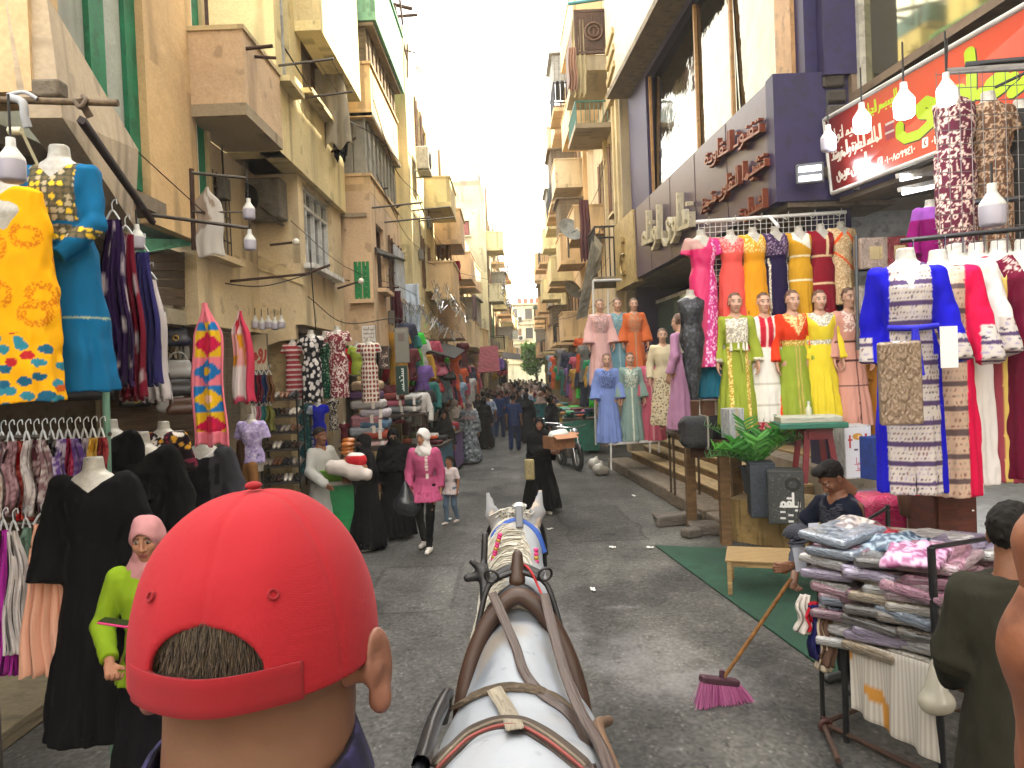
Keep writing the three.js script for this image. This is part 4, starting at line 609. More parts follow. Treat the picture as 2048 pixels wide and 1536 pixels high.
// the people. clothes: [{n, ...garment options}] or {n:'trousers', c}
function person(o) {
  const root = thing(o.name ?? 'person', o.label, o.cat ?? 'person', o.pos, o.ry ?? 0, o.group), s = (o.h ?? 1.7) / 1.745; root.scale.setScalar(s);
  const sk = o.skin ?? '#8a5a3c', c = o.cell ?? 0.014, J = [-1, 1].map((q, i) => ({ ...ARM(q), ...(o.arms?.[i] ?? {}) })), LG = [-1, 1].map((q, i) => ({ hip: [q * 0.09, 0.9, 0], kn: [q * 0.1, 0.5, 0.02], an: [q * 0.1, 0.08, -0.02], ...(o.legs?.[i] ?? {}) }));
  const B = []; J.forEach((a) => B.push([...a.sh, 0.05, ...a.el, 0.038], [...a.el, 0.038, ...a.wr, 0.026])); LG.forEach((l) => B.push([...l.hip, 0.085, ...l.kn, 0.055], [...l.kn, 0.053, ...l.an, 0.036], [l.an[0], l.an[1] - 0.04, l.an[2], 0.035, l.an[0] * 1.1, l.an[1] - 0.05, l.an[2] + 0.16, 0.026]));
  const T = profF(o.male ? MALE : TORSO, 0.78, 1.52), [lo, hi] = capB(B), Bm = nets([Math.min(lo[0], -0.25), Math.min(lo[1], -0.02), Math.min(lo[2], -0.2)], [Math.max(hi[0], 0.25), 1.54, Math.max(hi[2], 0.2)], c, (x, y, z) => { let d = T(x, y, z); for (const b of B) d = smin(d, cap(x, y, z, b), 0.03); return d; }, () => lin(sk));
  const hy = o.headYaw ?? 0, hp = o.headPitch ?? 0, hw = (g) => put(g, 0, 1.61, 0.015, hp, hy, o.headRoll ?? 0), bend = (g) => bendG(g, o.bend ?? 0, 0.98);
  const parts = [Bm, hw(headCache({ skin: sk, cell: o.hcell ?? 0.007, beard: o.beard, stache: o.stache, lip: o.lip, ears: o.scarf || o.noEars ? 0 : 1, wide: o.wide, thick: o.thick }))];
  J.forEach((a, i) => { const d = [0, 1, 2].map((k) => a.wr[k] - a.el[k]); parts.push(handGeo(a.wr, a.hd ?? d, a.hn ?? [i ? -1 : 1, 0, 0.3], i ? 1 : -1, a.curl ?? 0.5, sk, o.hacell ?? 0.007)); });
  mesh('body', bend(merge(parts)), VC.skin, root);
  for (const q of o.clothes ?? []) {
    if (q.n === 'trousers' || q.n === 'leggings') {
      const r = q.r ?? 0.02, L = []; LG.forEach((l) => { L.push([...l.hip, 0.076 + r, ...l.kn, 0.058 + r], [...l.kn, 0.058 + r, l.an[0], l.an[1] + (q.short ?? 0), l.an[2], 0.04 + r]); }); L.push([-0.07, 0.93, -0.01, 0.095 + r * 0.5, 0.07, 0.93, -0.01, 0.095 + r * 0.5]);
      mesh(q.n, boneMesh(L, c, 0.03, () => lin(q.c), (x, y, z) => 0.012 * (nz(x * 18, y * 22, z * 18) - 0.5)), VC.cloth, root);
    } else if (q.n === 'shoe') LG.forEach((l) => mesh('shoe', boneMesh([[l.an[0], l.an[1] - 0.02, l.an[2] - 0.01, 0.045, l.an[0], l.an[1] - 0.035, l.an[2] + 0.02, 0.045], [l.an[0], l.an[1] - 0.04, l.an[2], 0.042, l.an[0] * 1.12, l.an[1] - 0.045, l.an[2] + 0.17, 0.034]], 0.011, 0.02, () => lin(q.c)), VC.plastic, root));
    else mesh(q.n, bend(garment({ cell: c, male: o.male, arms: o.arms, ...q, n: q.nf ?? 9, col: q.col ?? (() => q.c) })), q.m ?? VC.cloth, root);
  }
  if (o.hair) mesh('hair', bend(hw(hairGeo(o.hair))), mat('#ffffff', 0.8, { vertexColors: true, specularIntensity: 0.3 }), root);
  if (o.scarf) {
    const S = o.scarf, niq = S.niqab, f = (x, y, z) => {
      let d = ell(x, y, z, 0, 0.03, -0.015, 0.094, 0.112, 0.116); d = smin(d, cap(x, y, z, [0, -0.03, -0.01, 0.086, 0, -0.14, -0.02, 0.085]), 0.03); d = smin(d, ell(x, y, z, 0, -0.2, 0, 0.14, 0.1, 0.115), 0.05);
      if (S.drape) d = smin(d, profF([[-0.1, 0.1, 0.1, 0], [-0.22, 0.21, 0.14, 0], [-S.drape, 0.27, 0.19, 0]], -S.drape, -0.1, (th, y) => 1 + 0.035 * Math.cos(th * 9) * sst(-0.2, -0.5, y))(x, y, z), 0.03);
      if (niq) d = smin(d, smax(ell(x, y, z, 0, -0.09, 0.035, 0.085, 0.12, 0.085), -(0.02 - y), 0.01), 0.02);
      d += 0.008 * (nz(x * 16, y * 28 + x * 10, z * 20) - 0.5) + 0.004 * Math.sin(y * 60 + Math.abs(x) * 50);
      const hole = niq ? Math.max(ell(x, y, z, 0, 0.014, 0.11, 0.056, 0.017, 0.06), 0.02 - z) : ell(x, y, z, 0, -0.022, 0.1, 0.058, 0.083, 0.075); return smax(d, -hole, 0.008);
    };
    mesh(niq ? 'face_veil' : 'head_scarf', bend(hw(nets([-0.29, -(S.drape ?? 0.3) - 0.02, -0.22], [0.29, 0.16, 0.22], o.hcell ? o.hcell * 1.2 : 0.009, f, S.col ?? (() => lin(S.c))))), VC.cloth, root);
  }
  return root;
}
// ---- mannequins: shared bodies, each with its own dress
const MQ = {};
{
  const T = profF(TORSO, 0.76, 1.53), B = []; for (const s of [-1, 1]) { const a = ARM(s); B.push([...a.sh, 0.046, ...a.el, 0.034], [...a.el, 0.034, ...a.wr, 0.022], [s * 0.085, 0.86, 0, 0.085, s * 0.08, 0.48, 0.01, 0.05], [s * 0.08, 0.48, 0.01, 0.05, s * 0.07, 0.07, -0.02, 0.032], [s * 0.07, 0.03, 0, 0.03, s * 0.08, 0.015, 0.13, 0.022]); }
  const [lo, hi] = capB(B), body = nets([lo[0], lo[1], -0.2], [hi[0], 1.54, 0.22], 0.014, (x, y, z) => { let d = T(x, y, z); for (const b of B) d = smin(d, cap(x, y, z, b), 0.03); return d; }, () => lin('#b98f78'));
  const H = headGeo({ skin: '#c09a84', molded: '#5d4538', lip: '#a5705f', cell: 0.007 }); put(H, 0, 1.61, 0.015);
  const hands = [-1, 1].map((s) => { const a = ARM(s); return handGeo(a.wr, [s * 0.02, -1, 0.25], [-s, 0, 0.3], s, 0.35, '#b98f78', 0.008); });
  MQ.full = merge([body, H, ...hands]);
  MQ.bust = nets([-0.2, 0.7, -0.17], [0.2, 1.57, 0.18], 0.012, (x, y, z) => smax(profF(TORSO, 0.72, 1.56)(x, y, z), y - 1.555 + 0.25 * Math.abs(z) * 0, 0.012), null);
  MQ.stand = merge([bar(V(0, 0, 0), V(0, 0.8, 0), 0.014, 8), cyl(0.14, 0.13, 0.02, 0, 0, 0, 20)]);
}
function mannequin(o) {           // o: label, pos (feet), ry, s, head, dress (garment options), extras(root)
  const root = thing('mannequin', o.label, o.cat ?? 'mannequin', o.pos, o.ry ?? 0, o.group); root.scale.setScalar(o.s ?? 1);
  mesh('body', o.head ? MQ.full : MQ.bust, o.head ? VC.skin : mannequinM, root);
  if (!o.head && o.stand) mesh('stand', MQ.stand, chromeM, root);
  const d = o.dress; mesh('dress', garment(d), d.m ?? VC.cloth, root);
  o.more?.(root); return root;
}
// ---------------------------------------------------------------- arabic lettering as pen strokes (advance, strokes; y 0 is the line, 1 the height of an alef)
const ring = (x, y, r, q = 1) => Array.from({ length: 9 }, (_, i) => [x + r * Math.cos(i * Math.PI / 4), y + r * q * Math.sin(i * Math.PI / 4)]);
const base = (w) => [[0, 0], [w, 0]], tooth = (w = 0.36) => [[0, 0], [w, 0], [w, 0.32]], dot = (x, y) => [[x - 0.03, y], [x + 0.04, y]];
const AR = {
  'ا': [0.26, [[0.12, 0], [0.12, 1]]], 'ل': [0.42, base(0.42), [[0.36, 0], [0.36, 1]]], 'م': [0.5, base(0.5), ring(0.26, 0.02, 0.14)], 'ه': [0.5, base(0.5), ring(0.25, 0.16, 0.18)], 'ة': [0.46, ring(0.22, 0.18, 0.18), dot(0.12, 0.55), dot(0.3, 0.55)],
  'ر': [0.36, [[0.34, 0.3], [0.3, 0], [0.16, -0.2], [0, -0.28]]], 'ز': [0.36, [[0.34, 0.3], [0.3, 0], [0.16, -0.2], [0, -0.28]], dot(0.3, 0.5)], 'و': [0.5, ring(0.32, 0.2, 0.15), [[0.47, 0.18], [0.4, -0.1], [0.2, -0.26], [0.02, -0.28]]], 'د': [0.42, [[0.3, 0.45], [0.4, 0.2], [0.36, 0.02], [0.02, 0]]],
  'ى': [0.85, [[0.82, 0.25], [0.66, 0.42], [0.5, 0.34], [0.54, 0.18], [0.74, 0.06], [0.72, -0.16], [0.48, -0.3], [0.2, -0.26], [0.06, -0.08], [0.08, 0.12]]], 'ي': [0.36, tooth(), dot(0.1, -0.28), dot(0.28, -0.28)], 'ب': [0.36, tooth(), dot(0.2, -0.28)], 'ت': [0.4, tooth(0.4), dot(0.12, 0.58), dot(0.3, 0.58)], 'ن': [0.36, tooth(), dot(0.2, 0.6)],
  'س': [0.62, base(0.62), [[0.2, 0], [0.2, 0.22]], [[0.4, 0], [0.4, 0.22]], [[0.6, 0], [0.6, 0.26]]], 'ش': [0.62, base(0.62), [[0.2, 0], [0.2, 0.22]], [[0.4, 0], [0.4, 0.22]], [[0.6, 0], [0.6, 0.26]], dot(0.3, 0.5), dot(0.5, 0.5), dot(0.4, 0.66)], 'ف': [0.46, base(0.46), ring(0.25, 0.22, 0.15), dot(0.25, 0.62)], 'ق': [0.46, base(0.46), ring(0.25, 0.22, 0.15), dot(0.15, 0.62), dot(0.34, 0.62)],
  'ج': [0.55, [[0.05, 0.38], [0.5, 0.32], [0.14, 0.02], [0, 0]], base(0.55), dot(0.3, -0.25)], 'ح': [0.55, [[0.05, 0.38], [0.5, 0.32], [0.14, 0.02], [0, 0]], base(0.55)], 'ع': [0.45, base(0.45), [[0.08, 0.0], [0.2, 0.3], [0.34, 0.3], [0.4, 0.02]]], 'غ': [0.45, base(0.45), [[0.08, 0.0], [0.2, 0.3], [0.34, 0.3], [0.4, 0.02]], dot(0.26, 0.6)],
  ' ': [0.3], '٠': [0.22, [[0.08, 0.3], [0.13, 0.36]]], '١': [0.26, [[0.08, 0.7], [0.16, 0]]], '٤': [0.4, [[0.34, 0.7], [0.08, 0.58], [0.26, 0.4], [0.06, 0.2], [0.12, 0.04], [0.36, 0]]], '٥': [0.42, ring(0.2, 0.28, 0.17, 1.4)], '٨': [0.42, [[0.04, 0], [0.2, 0.7], [0.36, 0]]], '٩': [0.38, ring(0.2, 0.5, 0.13), [[0.32, 0.5], [0.28, 0]]],
};
function arab(text) { let x = 0; const out = []; for (const ch of text) { const [w, ...st] = AR[ch]; out.push(st.map((p) => p.map(([a, b]) => [a - x - w, b]))); x += w; } return { letters: out, w: x }; }
function arText(c, text, x, y, h, col, lw = 0.13, W) {          // right edge at x
  const { letters, w } = arab(text), k = W ? W / w : h; c.strokeStyle = col; c.lineWidth = lw * h; c.lineCap = 'round'; c.lineJoin = 'round';
  for (const L of letters) for (const p of L) { c.beginPath(); p.forEach(([a, b], i) => (i ? c.lineTo(x + a * k, y - b * h) : c.moveTo(x + a * k, y - b * h))); c.stroke(); }
}
function arLetters(add, text, x, y, h, W, place, d = 0.07, lw = 0.16) {
  const { letters, w } = arab(text), k = W / w;
  for (const L of letters) {
    const g = []; for (const p of L) for (let i = 1; i < p.length; i++) { const a = [x + p[i - 1][0] * k, y + p[i - 1][1] * h], b = [x + p[i][0] * k, y + p[i][1] * h], l = Math.hypot(b[0] - a[0], b[1] - a[1]); g.push(put(new THREE.BoxGeometry(l + lw * h * 0.7, lw * h, d + 0.002 * (i % 3)), (a[0] + b[0]) / 2, (a[1] + b[1]) / 2, d / 2, 0, 0, Math.atan2(b[1] - a[1], b[0] - a[0]))); }
    if (g.length) add(g);
  }
}
{ // raised letters on the purple fascia
  const b = signF.b, copper = mat('#8a4630', 0.35, { metalness: 0.35, map: grime }), cream = mat('#cfc6ad', 0.4, { metalness: 0.2, map: grime });
  const A = (text, px0, py0, px1, py1, h, m, d, lw) => { const a = signF.px(px0, py0), c = signF.px(px1, py1), L = Math.hypot(c[0] - a[0], c[1] - a[1]), ang = Math.atan2(c[1] - a[1], c[0] - a[0]); arLetters((g) => b.add('letter', signF.in(put(merge(g), c[0], c[1], 0.02, 0, 0, ang)), m), text, 0, 0, h, L, null, d, lw); };
  A('تفنون القاوية', 1420, 330, 1532, 262, 0.28, copper, 0.08, 0.12); A('تشيماء القاوي متميز'.replace('ء', ''), 1412, 418, 1543, 330, 0.26, copper, 0.08, 0.12); A('اشبيلية', 1490, 440, 1542, 412, 0.24, copper, 0.08, 0.12); A('نداوى اوناه', 1295, 488, 1392, 450, 0.66, cream, 0.12, 0.11);
}
// ---------------------------------------------------------------- the red sign
{
  const o = thing('shop_sign', 'long red shop sign with big lime green lettering above the right shop', 'sign', V(5, 5, -8)); const w = (p) => p.sub(o.position);
  const D0 = 9.7, D1 = 5.6, q = [at(1664, 387, D0), at(2175, 190, D1), at(2175, -62, D1), at(1648, 240, D0)].map(w);
  const tex = canv(1536, 512, (c, W, H) => {
    const g = c.createRadialGradient(W * 0.62, H * 0.45, 60, W * 0.6, H * 0.5, W * 0.62); g.addColorStop(0, '#c8402a'); g.addColorStop(0.55, '#b03328'); g.addColorStop(1, '#5d1a1c'); c.fillStyle = g; c.fillRect(0, 0, W, H);
    for (let k = 0; k < 2; k++) { const ox = k ? 0 : 7, oy = k ? 0 : 9; arText(c, 'فرماوى', 1500 + ox, 300 + oy, 225, k ? '#a4c41e' : '#1d2a10', 0.25, 930); }
    arText(c, 'جميع انواع', 300, 170, 75, '#d8d2c8', 0.15, 250); arText(c, 'للبيع بسعر الجملة', 600, 118, 66, '#a4c41e', 0.16, 240); arText(c, 'الملابس الجاهزة والمفروشات', 465, 290, 85, '#d8d2c8', 0.15, 430); arText(c, 'والنجيرى حريمى', 360, 425, 90, '#d8d2c8', 0.15, 300);
    c.fillStyle = '#8c2747'; c.fillRect(490, 225, 66, 95); c.fillStyle = '#b9b2b4'; c.fillRect(498, 220, 66, 14); c.fillRect(490, 272, 66, 12);
    for (const x of [420, 745]) { c.fillStyle = '#e4e4e4'; c.beginPath(); c.roundRect ? c.roundRect(x, 400, 40, 56, 8) : c.rect(x, 400, 40, 56); c.fill(); c.strokeStyle = '#703030'; c.lineWidth = 7; c.beginPath(); c.arc(x + 30, 428, 15, 1.9, 4.4); c.stroke(); }
    arText(c, '٠١٠٠٨٥٩٩٤١٠'.split('').reverse().join(''), 700, 455, 54, '#ece9e2', 0.15, 225); arText(c, '٠١٠٠٨٥٩٩٤١٠'.split('').reverse().join(''), 1030, 455, 54, '#ece9e2', 0.15, 225);
  });
  mesh('sign_face', (() => { const g = slab(q, 0.16), uv = g.attributes.uv, Lx = q[0].distanceTo(q[1]), Hy = q[0].distanceTo(q[3]); for (let i = 0; i < uv.count; i++) uv.setXY(i, i < 6 ? uv.getX(i) / Lx : 0.01, i < 6 ? uv.getY(i) / Hy : 0.01); return g; })(), mat('#ffffff', 0.22, { map: tex }), o);
  const lerpV = (a, b, t) => a.clone().lerp(b, t); mesh('frame', [bar(q[0], q[1], 0.03, 4), bar(q[3], q[2], 0.03, 4), bar(q[0], q[3], 0.025, 4)], whiteM, o);
  mesh('canopy', slab([lerpV(q[0], q[1], 0).add(V(0.1, -0.06, 0)), q[1].clone().add(V(0.1, -0.06, 0)), q[1].clone().add(V(2.2, 0.1, 0)), q[0].clone().add(V(2.0, 0.1, -0.4))], 0.06), mat('#6d6256', 0.8, { map: grime }), o);
}
// ---------------------------------------------------------------- lamps
const lampGlow = new THREE.MeshStandardMaterial({ color: '#ffffff', emissive: new THREE.Color(0.95, 0.96, 1), emissiveIntensity: 1.1, roughness: 0.5 });
function bulb(px, py, d, r, lit, label, cat = 'light bulb', cord = 0.25) {
  const o = thing('light_bulb', label, cat, at(px, py, d)), k = r / 0.06;
  mesh('glass', put(lathe([[0.001, -0.075], [0.045, -0.07], [0.058, -0.055], [0.06, 0], [0.06, 0.03]], 20), 0, 0, 0, 0, 0, 0, k), lit ? lampGlow : mat('#a5a2b0', 0.35), o);
  mesh('cap', put(lathe([[0.06, 0.03], [0.057, 0.045], [0.03, 0.085], [0.022, 0.1], [0.02, 0.14], [0.001, 0.142]], 20), 0, 0, 0, 0, 0, 0, k), mat('#b0b0ac', 0.55), o);
  mesh('cord', bar(V(0, 0.14 * k, 0), V(0, 0.14 * k + cord, 0), 0.006, 5), wireM, o);
  if (lit) { const l = new THREE.PointLight(new THREE.Color(0.95, 0.97, 1), 0.5); l.shadow.radius = 3; l.castShadow = true; l.name = 'bulb_light'; l.position.set(0, -0.12 * k, 0); o.add(l); }
  return o;
}
bulb(1657, 285, 5.5, 0.055, false, 'unlit white bulb at the left end of the bulb row before the red sign'); bulb(1724, 245, 5.3, 0.06, true, 'glowing white bulb, second from left before the red sign'); bulb(1808, 212, 4.6, 0.062, true, 'largest glowing white bulb hanging before the lime lettering'); bulb(1893, 188, 4.5, 0.055, true, 'glowing white bulb beside the wire grid, rightmost of the lit ones'); bulb(1985, 425, 3.6, 0.06, false, 'unlit white bulb low in front of the patterned brown dress', 'light bulb', 0.1);
bulb(24, 335, 3.4, 0.058, false, 'big unlit bulb over the yellow dress, far left', 'light bulb', 0.2); bulb(275, 482, 5.2, 0.05, false, 'unlit bulb under the slanting balcony wall', 'light bulb', 0.1); bulb(498, 425, 6.2, 0.05, false, 'upper of two unlit bulbs below the corner balcony'); bulb(500, 487, 6.2, 0.05, false, 'lower of two unlit bulbs below the corner balcony', 'light bulb', 0.1);
['first', 'second', 'third', 'fourth', 'fifth'].forEach((n, i) => bulb(511 + i * 13, 648 + (i % 2) * 3, 9.9, 0.05, false, n + ' from left in the row of small bulbs under the broken plaster', 'light bulb', 0.1));
{
  const o = thing('flood_light', 'bright two bar flood light on the purple wall beside the red sign', 'flood light', at(1620, 345, 9.5), -0.3);
  mesh('housing', rb(0.34, 0.26, 0.06, 0.02, 0, -0.13, -0.05), mat('#4c4f54', 0.6), o); for (const y of [0.05, -0.07]) mesh('lamp', rb(0.27, 0.07, 0.02, 0.008, 0, y - 0.035, 0), lampGlow, o); mesh('bracket', [bar(V(0, 0, -0.06), V(0.1, 0.05, -0.4), 0.015)], darkMetal, o);
  for (const y of [0.05, -0.07]) { const l = new THREE.RectAreaLight(new THREE.Color(0.95, 0.98, 1), 14, 0.27, 0.07); l.position.set(0, y, 0.03); l.rotation.y = Math.PI; l.name = 'flood'; o.add(l); }
}
[[1868, 345, 'upper'], [1872, 372, 'lower']].forEach(([x, y, n]) => {
  const o = thing('tube_lamp', n + ' white tube lamp under the red sign canopy', 'tube lamp', at(x, y, 8.2), 0.25); mesh('tube', put(new THREE.CylinderGeometry(0.022, 0.022, 0.9, 10), 0, 0, 0, 0, 0, Math.PI / 2 + 0.2), lampGlow, o); mesh('batten', bx(0.95, 0.05, 0.06, 0, 0.025, -0.02, 0, 0, 0.2), whiteM, o);
  const l = new THREE.RectAreaLight(new THREE.Color(0.96, 0.98, 1), 24, 0.9, 0.045); l.position.set(0, -0.03, 0.0); l.rotation.set(-Math.PI / 2, 0, 0); l.name = 'tube_light'; o.add(l);
});
// ---------------------------------------------------------------- right: mannequins
const hit = (px, py0, py1, d, hem, top) => { const p = at(px, py1, d), s = (py1 - py0) / FPX * d / (top - hem); p.y -= hem * s; return { pos: p, s }; };
function MH(label, px, y0, y1, d, dress, ex = {}) { return mannequin({ label, head: true, ...hit(px, y0, y1, d, dress.hem ?? 0.06, 1.755), dress, group: ex.group, ry: ex.ry ?? R(-0.12, 0.12), ...ex }); }
function MB(label, px, y0, y1, d, dress, ex = {}) { return mannequin({ label, head: false, ...hit(px, y0, y1, d, dress.hem ?? 0.06, 1.555), dress, ry: ex.ry ?? R(-0.12, 0.12), ...ex }); }
const front = (z) => z > 0.01, silver = glit('#a8a294', '#f0ead8'), gold = glit('#b3923e', '#efd98a'), GR = 'dressed mannequins by the shop steps';
const gown = { hemA: 0.25, hemB: 0.21, n: 8, fold: 0.07, cuff: 0.085 };
const dA = 9.75;
MH('mannequin in olive green kaftan with silver yoke and tassels', 1478, 583, 857, dA, { ...gown, ph: 1, cuff: 0.08, col: (x, y, z, u) => (front(z) && y > 1.12 && y < 1.42 && Math.abs(x) < 0.13 ? silver(x, y, z, u) : y < 1.07 && front(z) && Math.abs(Math.abs(x) - 0.105) < 0.022 ? gold(x, y, z, u) : Math.abs(x) > 0.19 && y > 0.86 && y < 0.93 ? silver(x, y, z, u) : '#8d9a35') },
  { more: (r) => { mesh('belt', [tube([V(-0.12, 1.04, 0.11), V(0, 1.03, 0.145), V(0.12, 1.04, 0.11)], 0.014, 6), bar(V(0.02, 1.03, 0.15), V(0.05, 0.78, 0.17), 0.014, 5)], mat('#8d9a35', 0.8), r); for (const x of [-0.09, 0, 0.06, 0.1]) mesh('tassel', put(lathe([[0.004, 0], [0.012, -0.02], [0.02, -0.1], [0.001, -0.1]], 8), x, 1.12, 0.13), mat('#ded8cc', 0.8), r); } });
MH('mannequin in white tiered dress with red front and red sleeves', 1534, 583, 858, dA + 0.05, { ...gown, ph: 2, cuff: 0.07, n: 13, fold: 0.05, col: (x, y, z, u) => (y < 0.16 ? glit('#9a2230', '#c98a8a', 0.015)(x, y, z, u) : Math.abs(x) > 0.18 && y < 1.0 && y > 0.8 ? '#d9d5cc' : y > 1.06 && (Math.abs(x) < 0.08 || Math.abs(x) > 0.15) ? (Math.abs(x) < 0.012 ? '#e6c0b8' : '#b92136') : Math.abs(x) > 0.2 ? '#b92136' : Math.abs(y - 0.62) < 0.012 || Math.abs(y - 0.36) < 0.012 ? '#b8b2a4' : '#d9d5cc') });
MH('mannequin in red and olive kaftan with gold embroidered collar', 1592, 578, 858, dA, { ...gown, ph: 3, cuff: 0.07, col: (x, y, z, u) => { const v = 1.18 + Math.abs(x) * 1.6; if (front(z) && y > v && Math.abs(x) < 0.14) return glit('#c9652c', '#e8c890', 0.016, 0.45)(x, y, z, u); if (y < 1.13 && y > 1.06 && Math.abs(x) < 0.18) return gold(x, y, z, u); if (y > 1.06 || Math.abs(x) > 0.21) return '#cf3a1c'; if (front(z) && Math.abs(Math.abs(x) - 0.02) < 0.009) return '#b9a05a'; return '#8a9a34'; } });
MH('mannequin in plain yellow gown with silver collar and belt', 1646, 578, 849, dA, { ...gown, ph: 4, fold: 0.08, n: 10, cuff: 0.075, col: (x, y, z, u) => (front(z) && y > 1.24 + Math.abs(x) * 1.1 && Math.abs(x) < 0.15 && y > 1.28 ? silver(x, y, z, u) : y > 1.06 && y < 1.115 && Math.abs(x) < 0.18 ? silver(x, y, z, u) : '#d9c334') });
MH('mannequin in dusty pink robe with sequinned bust and dark piping', 1705, 573, 850, dA, { ...gown, ph: 5, fold: 0.05, col: (x, y, z, u) => (front(z) && Math.abs(x) < 0.008 ? '#4a2f2c' : [1.08, 0.85, 0.55].some((q) => Math.abs(y - q) < 0.008) && Math.abs(x) < 0.24 ? '#4a2f2c' : front(z) && y > 1.2 && Math.abs(x) < 0.12 ? glit('#b98a80', '#efdcd2')(x, y, z, u) : '#c58f80') });
MH('mannequin in mustard brown cape dress, partly behind the pink one', 1757, 628, 885, 9.9, { ...gown, ph: 6, cuff: 0.16, sr: 0.09, col: (x, y, z, u) => (front(z) && y > 1.25 ? silver(x, y, z, u) : '#9a651f') });
// the row of busts on the wire grid
const dB = 9.9, tin = { hem: 0.3, hemA: 0.2, hemB: 0.16, fold: 0.05, n: 9, sl: 0.28, cuff: 0.075, vneck: 0.14, vw: 0.09 };
MB('headless bust in magenta sari dress with sequinned sash, left of the grid row', 1412, 460, 735, dB - 0.12, { ...tin, hem: -0.15, hemA: 0.17, hemB: 0.15, m: VC.satin, ph: 1, col: (x, y, z, u) => { const s = x - (0.16 - (1.35 - y) * 0.1); return front(z) && Math.abs(s) < 0.07 && y < 1.42 ? glit('#c22a80', '#f4bfe0', 0.02, 0.75)(x, y, z, u) : y > 1.3 && x < -0.02 ? '#a77f78' : '#c4175f'; } });
MB('headless bust in coral pink pleated dress', 1467, 460, 640, dB, { ...tin, ph: 2, col: (x, y, z, u) => (y > 1.22 ? glit('#d6565a', '#eda09a', 0.014, 0.7)(x, y, z, u) : '#d9564f') });
MB('headless bust in mustard yellow dress with glitter bodice', 1512, 455, 640, dB, { ...tin, ph: 3, col: (x, y, z, u) => (y > 1.2 ? glit('#c9922c', '#f0d698', 0.013, 0.72)(x, y, z, u) : '#cf8f1e') });
MB('headless bust in dark navy dress with silver piping', 1556, 453, 632, dB, { ...tin, ph: 4, hemA: 0.15, col: (x, y, z, u) => (Math.abs(Math.abs(x) - 0.13) < 0.01 && y < 1.1 ? silver(x, y, z, u) : y > 1.14 ? glit('#3b2a4a', '#94809a', 0.013, 0.72)(x, y, z, u) : '#1e1538') });
MB('headless bust in gold dress with white drape and pale belts', 1603, 452, 630, dB, { ...tin, ph: 5, hemA: 0.16, col: (x, y, z) => (Math.abs(y - 1.12) < 0.012 || Math.abs(y - 0.78) < 0.012 ? '#d8cba8' : front(z) && y > 1.28 - x * 0.6 && Math.abs(x) < 0.12 ? '#d8d4c4' : '#b98a22') });
MB('headless bust in maroon dress with cream bands', 1647, 448, 630, dB, { ...tin, ph: 6, hemA: 0.17, col: (x, y) => (Math.abs(y - 1.1) < 0.014 || Math.abs(y - 0.72) < 0.014 || Math.abs(x - 0.03) < 0.02 && y > 1.1 ? '#d0b88e' : '#7a1224') });
MB('headless bust in beige lace dress with orange trim, right end of the grid row', 1687, 443, 610, dB, { ...tin, ph: 7, hemA: 0.15, col: (x, y, z, u) => (Math.abs(y - 1.42 + Math.abs(x) * 1.4) < 0.035 || Math.abs(y - 0.95 + x) < 0.02 ? '#e0561c' : glit('#b7966e', '#dcc6a0', 0.012)(x, y, z, u)) });
MB('sleeveless dark grey sequinned dress on a white bust', 1388, 580, 800, 9.6, { hem: 0.1, hemA: 0.05, hemB: 0.05, mid: [[0.7, 0.14, 0.11, 0], [0.4, 0.09, 0.08, 0]], fold: 0.02, sl: 0, vneck: 0.03, m: VC.sequin, col: spots('#27282e', ['#4a4c56', '#3b3d46', '#1a1b20'], 0.05, 0.45) });
{ const o = thing('hanging_skirt', 'teal pleated skirt hanging below the magenta dress', 'skirt', at(1425, 795, 9.9)); mesh('skirt', garment({ P: [[0.5, 0.15, 0.1, 0], [0, 0.21, 0.14, 0]], hem: 0, top: 0.5, sl: 0, fold: 0.08, n: 16, fy: 0.5, neck: 9, c: 0, col: () => lin('#155a70') }), VC.cloth, o); mesh('waistband', put(new THREE.TorusGeometry(0.13, 0.014, 6, 24).rotateX(Math.PI / 2), 0, 0.5, 0, 0, 0, 0, V(1.1, 1, 0.75)), mat('#10485a', 0.8), o); }
{
  const o = thing('wire_grid', 'white wire display grid with top rail behind the row of busts', 'display grid', at(1543, 500, 9.95)), w = (x, y) => at(x, y, 9.97).sub(o.position), tl = w(1397, 445), tr = w(1690, 425), bl = w(1399, 575), br = w(1692, 555), L = (a, b, t) => a.clone().lerp(b, t), g = [];
  for (let i = 0; i <= 26; i++) g.push(bar(L(tl, tr, i / 26), L(bl, br, i / 26), 0.004, 4)); for (let j = 0; j <= 12; j++) g.push(bar(L(tl, bl, j / 12), L(tr, br, j / 12), 0.004, 4));
  mesh('wires', g, whiteM, o); mesh('top_rail', bar(w(1392, 444), w(1692, 424), 0.026, 8), whiteM, o); mesh('arm', bar(w(1540, 434), at(1556, 452, 9.3).sub(o.position), 0.022, 8), whiteM, o); for (let i = 0; i < 6; i++) mesh('hook', tube([w(1410 + i * 52, 446 - i * 3.5), w(1412 + i * 52, 452 - i * 3.5).add(V(0, 0, 0.12)), w(1410 + i * 52, 440 - i * 3.5).add(V(0, 0, 0.2))], 0.006, 5), whiteM, o);
  mesh('side_post', [bar(bl, w(1402, 900), 0.02), bar(br, w(1700, 840), 0.02)], whiteM, o);
}
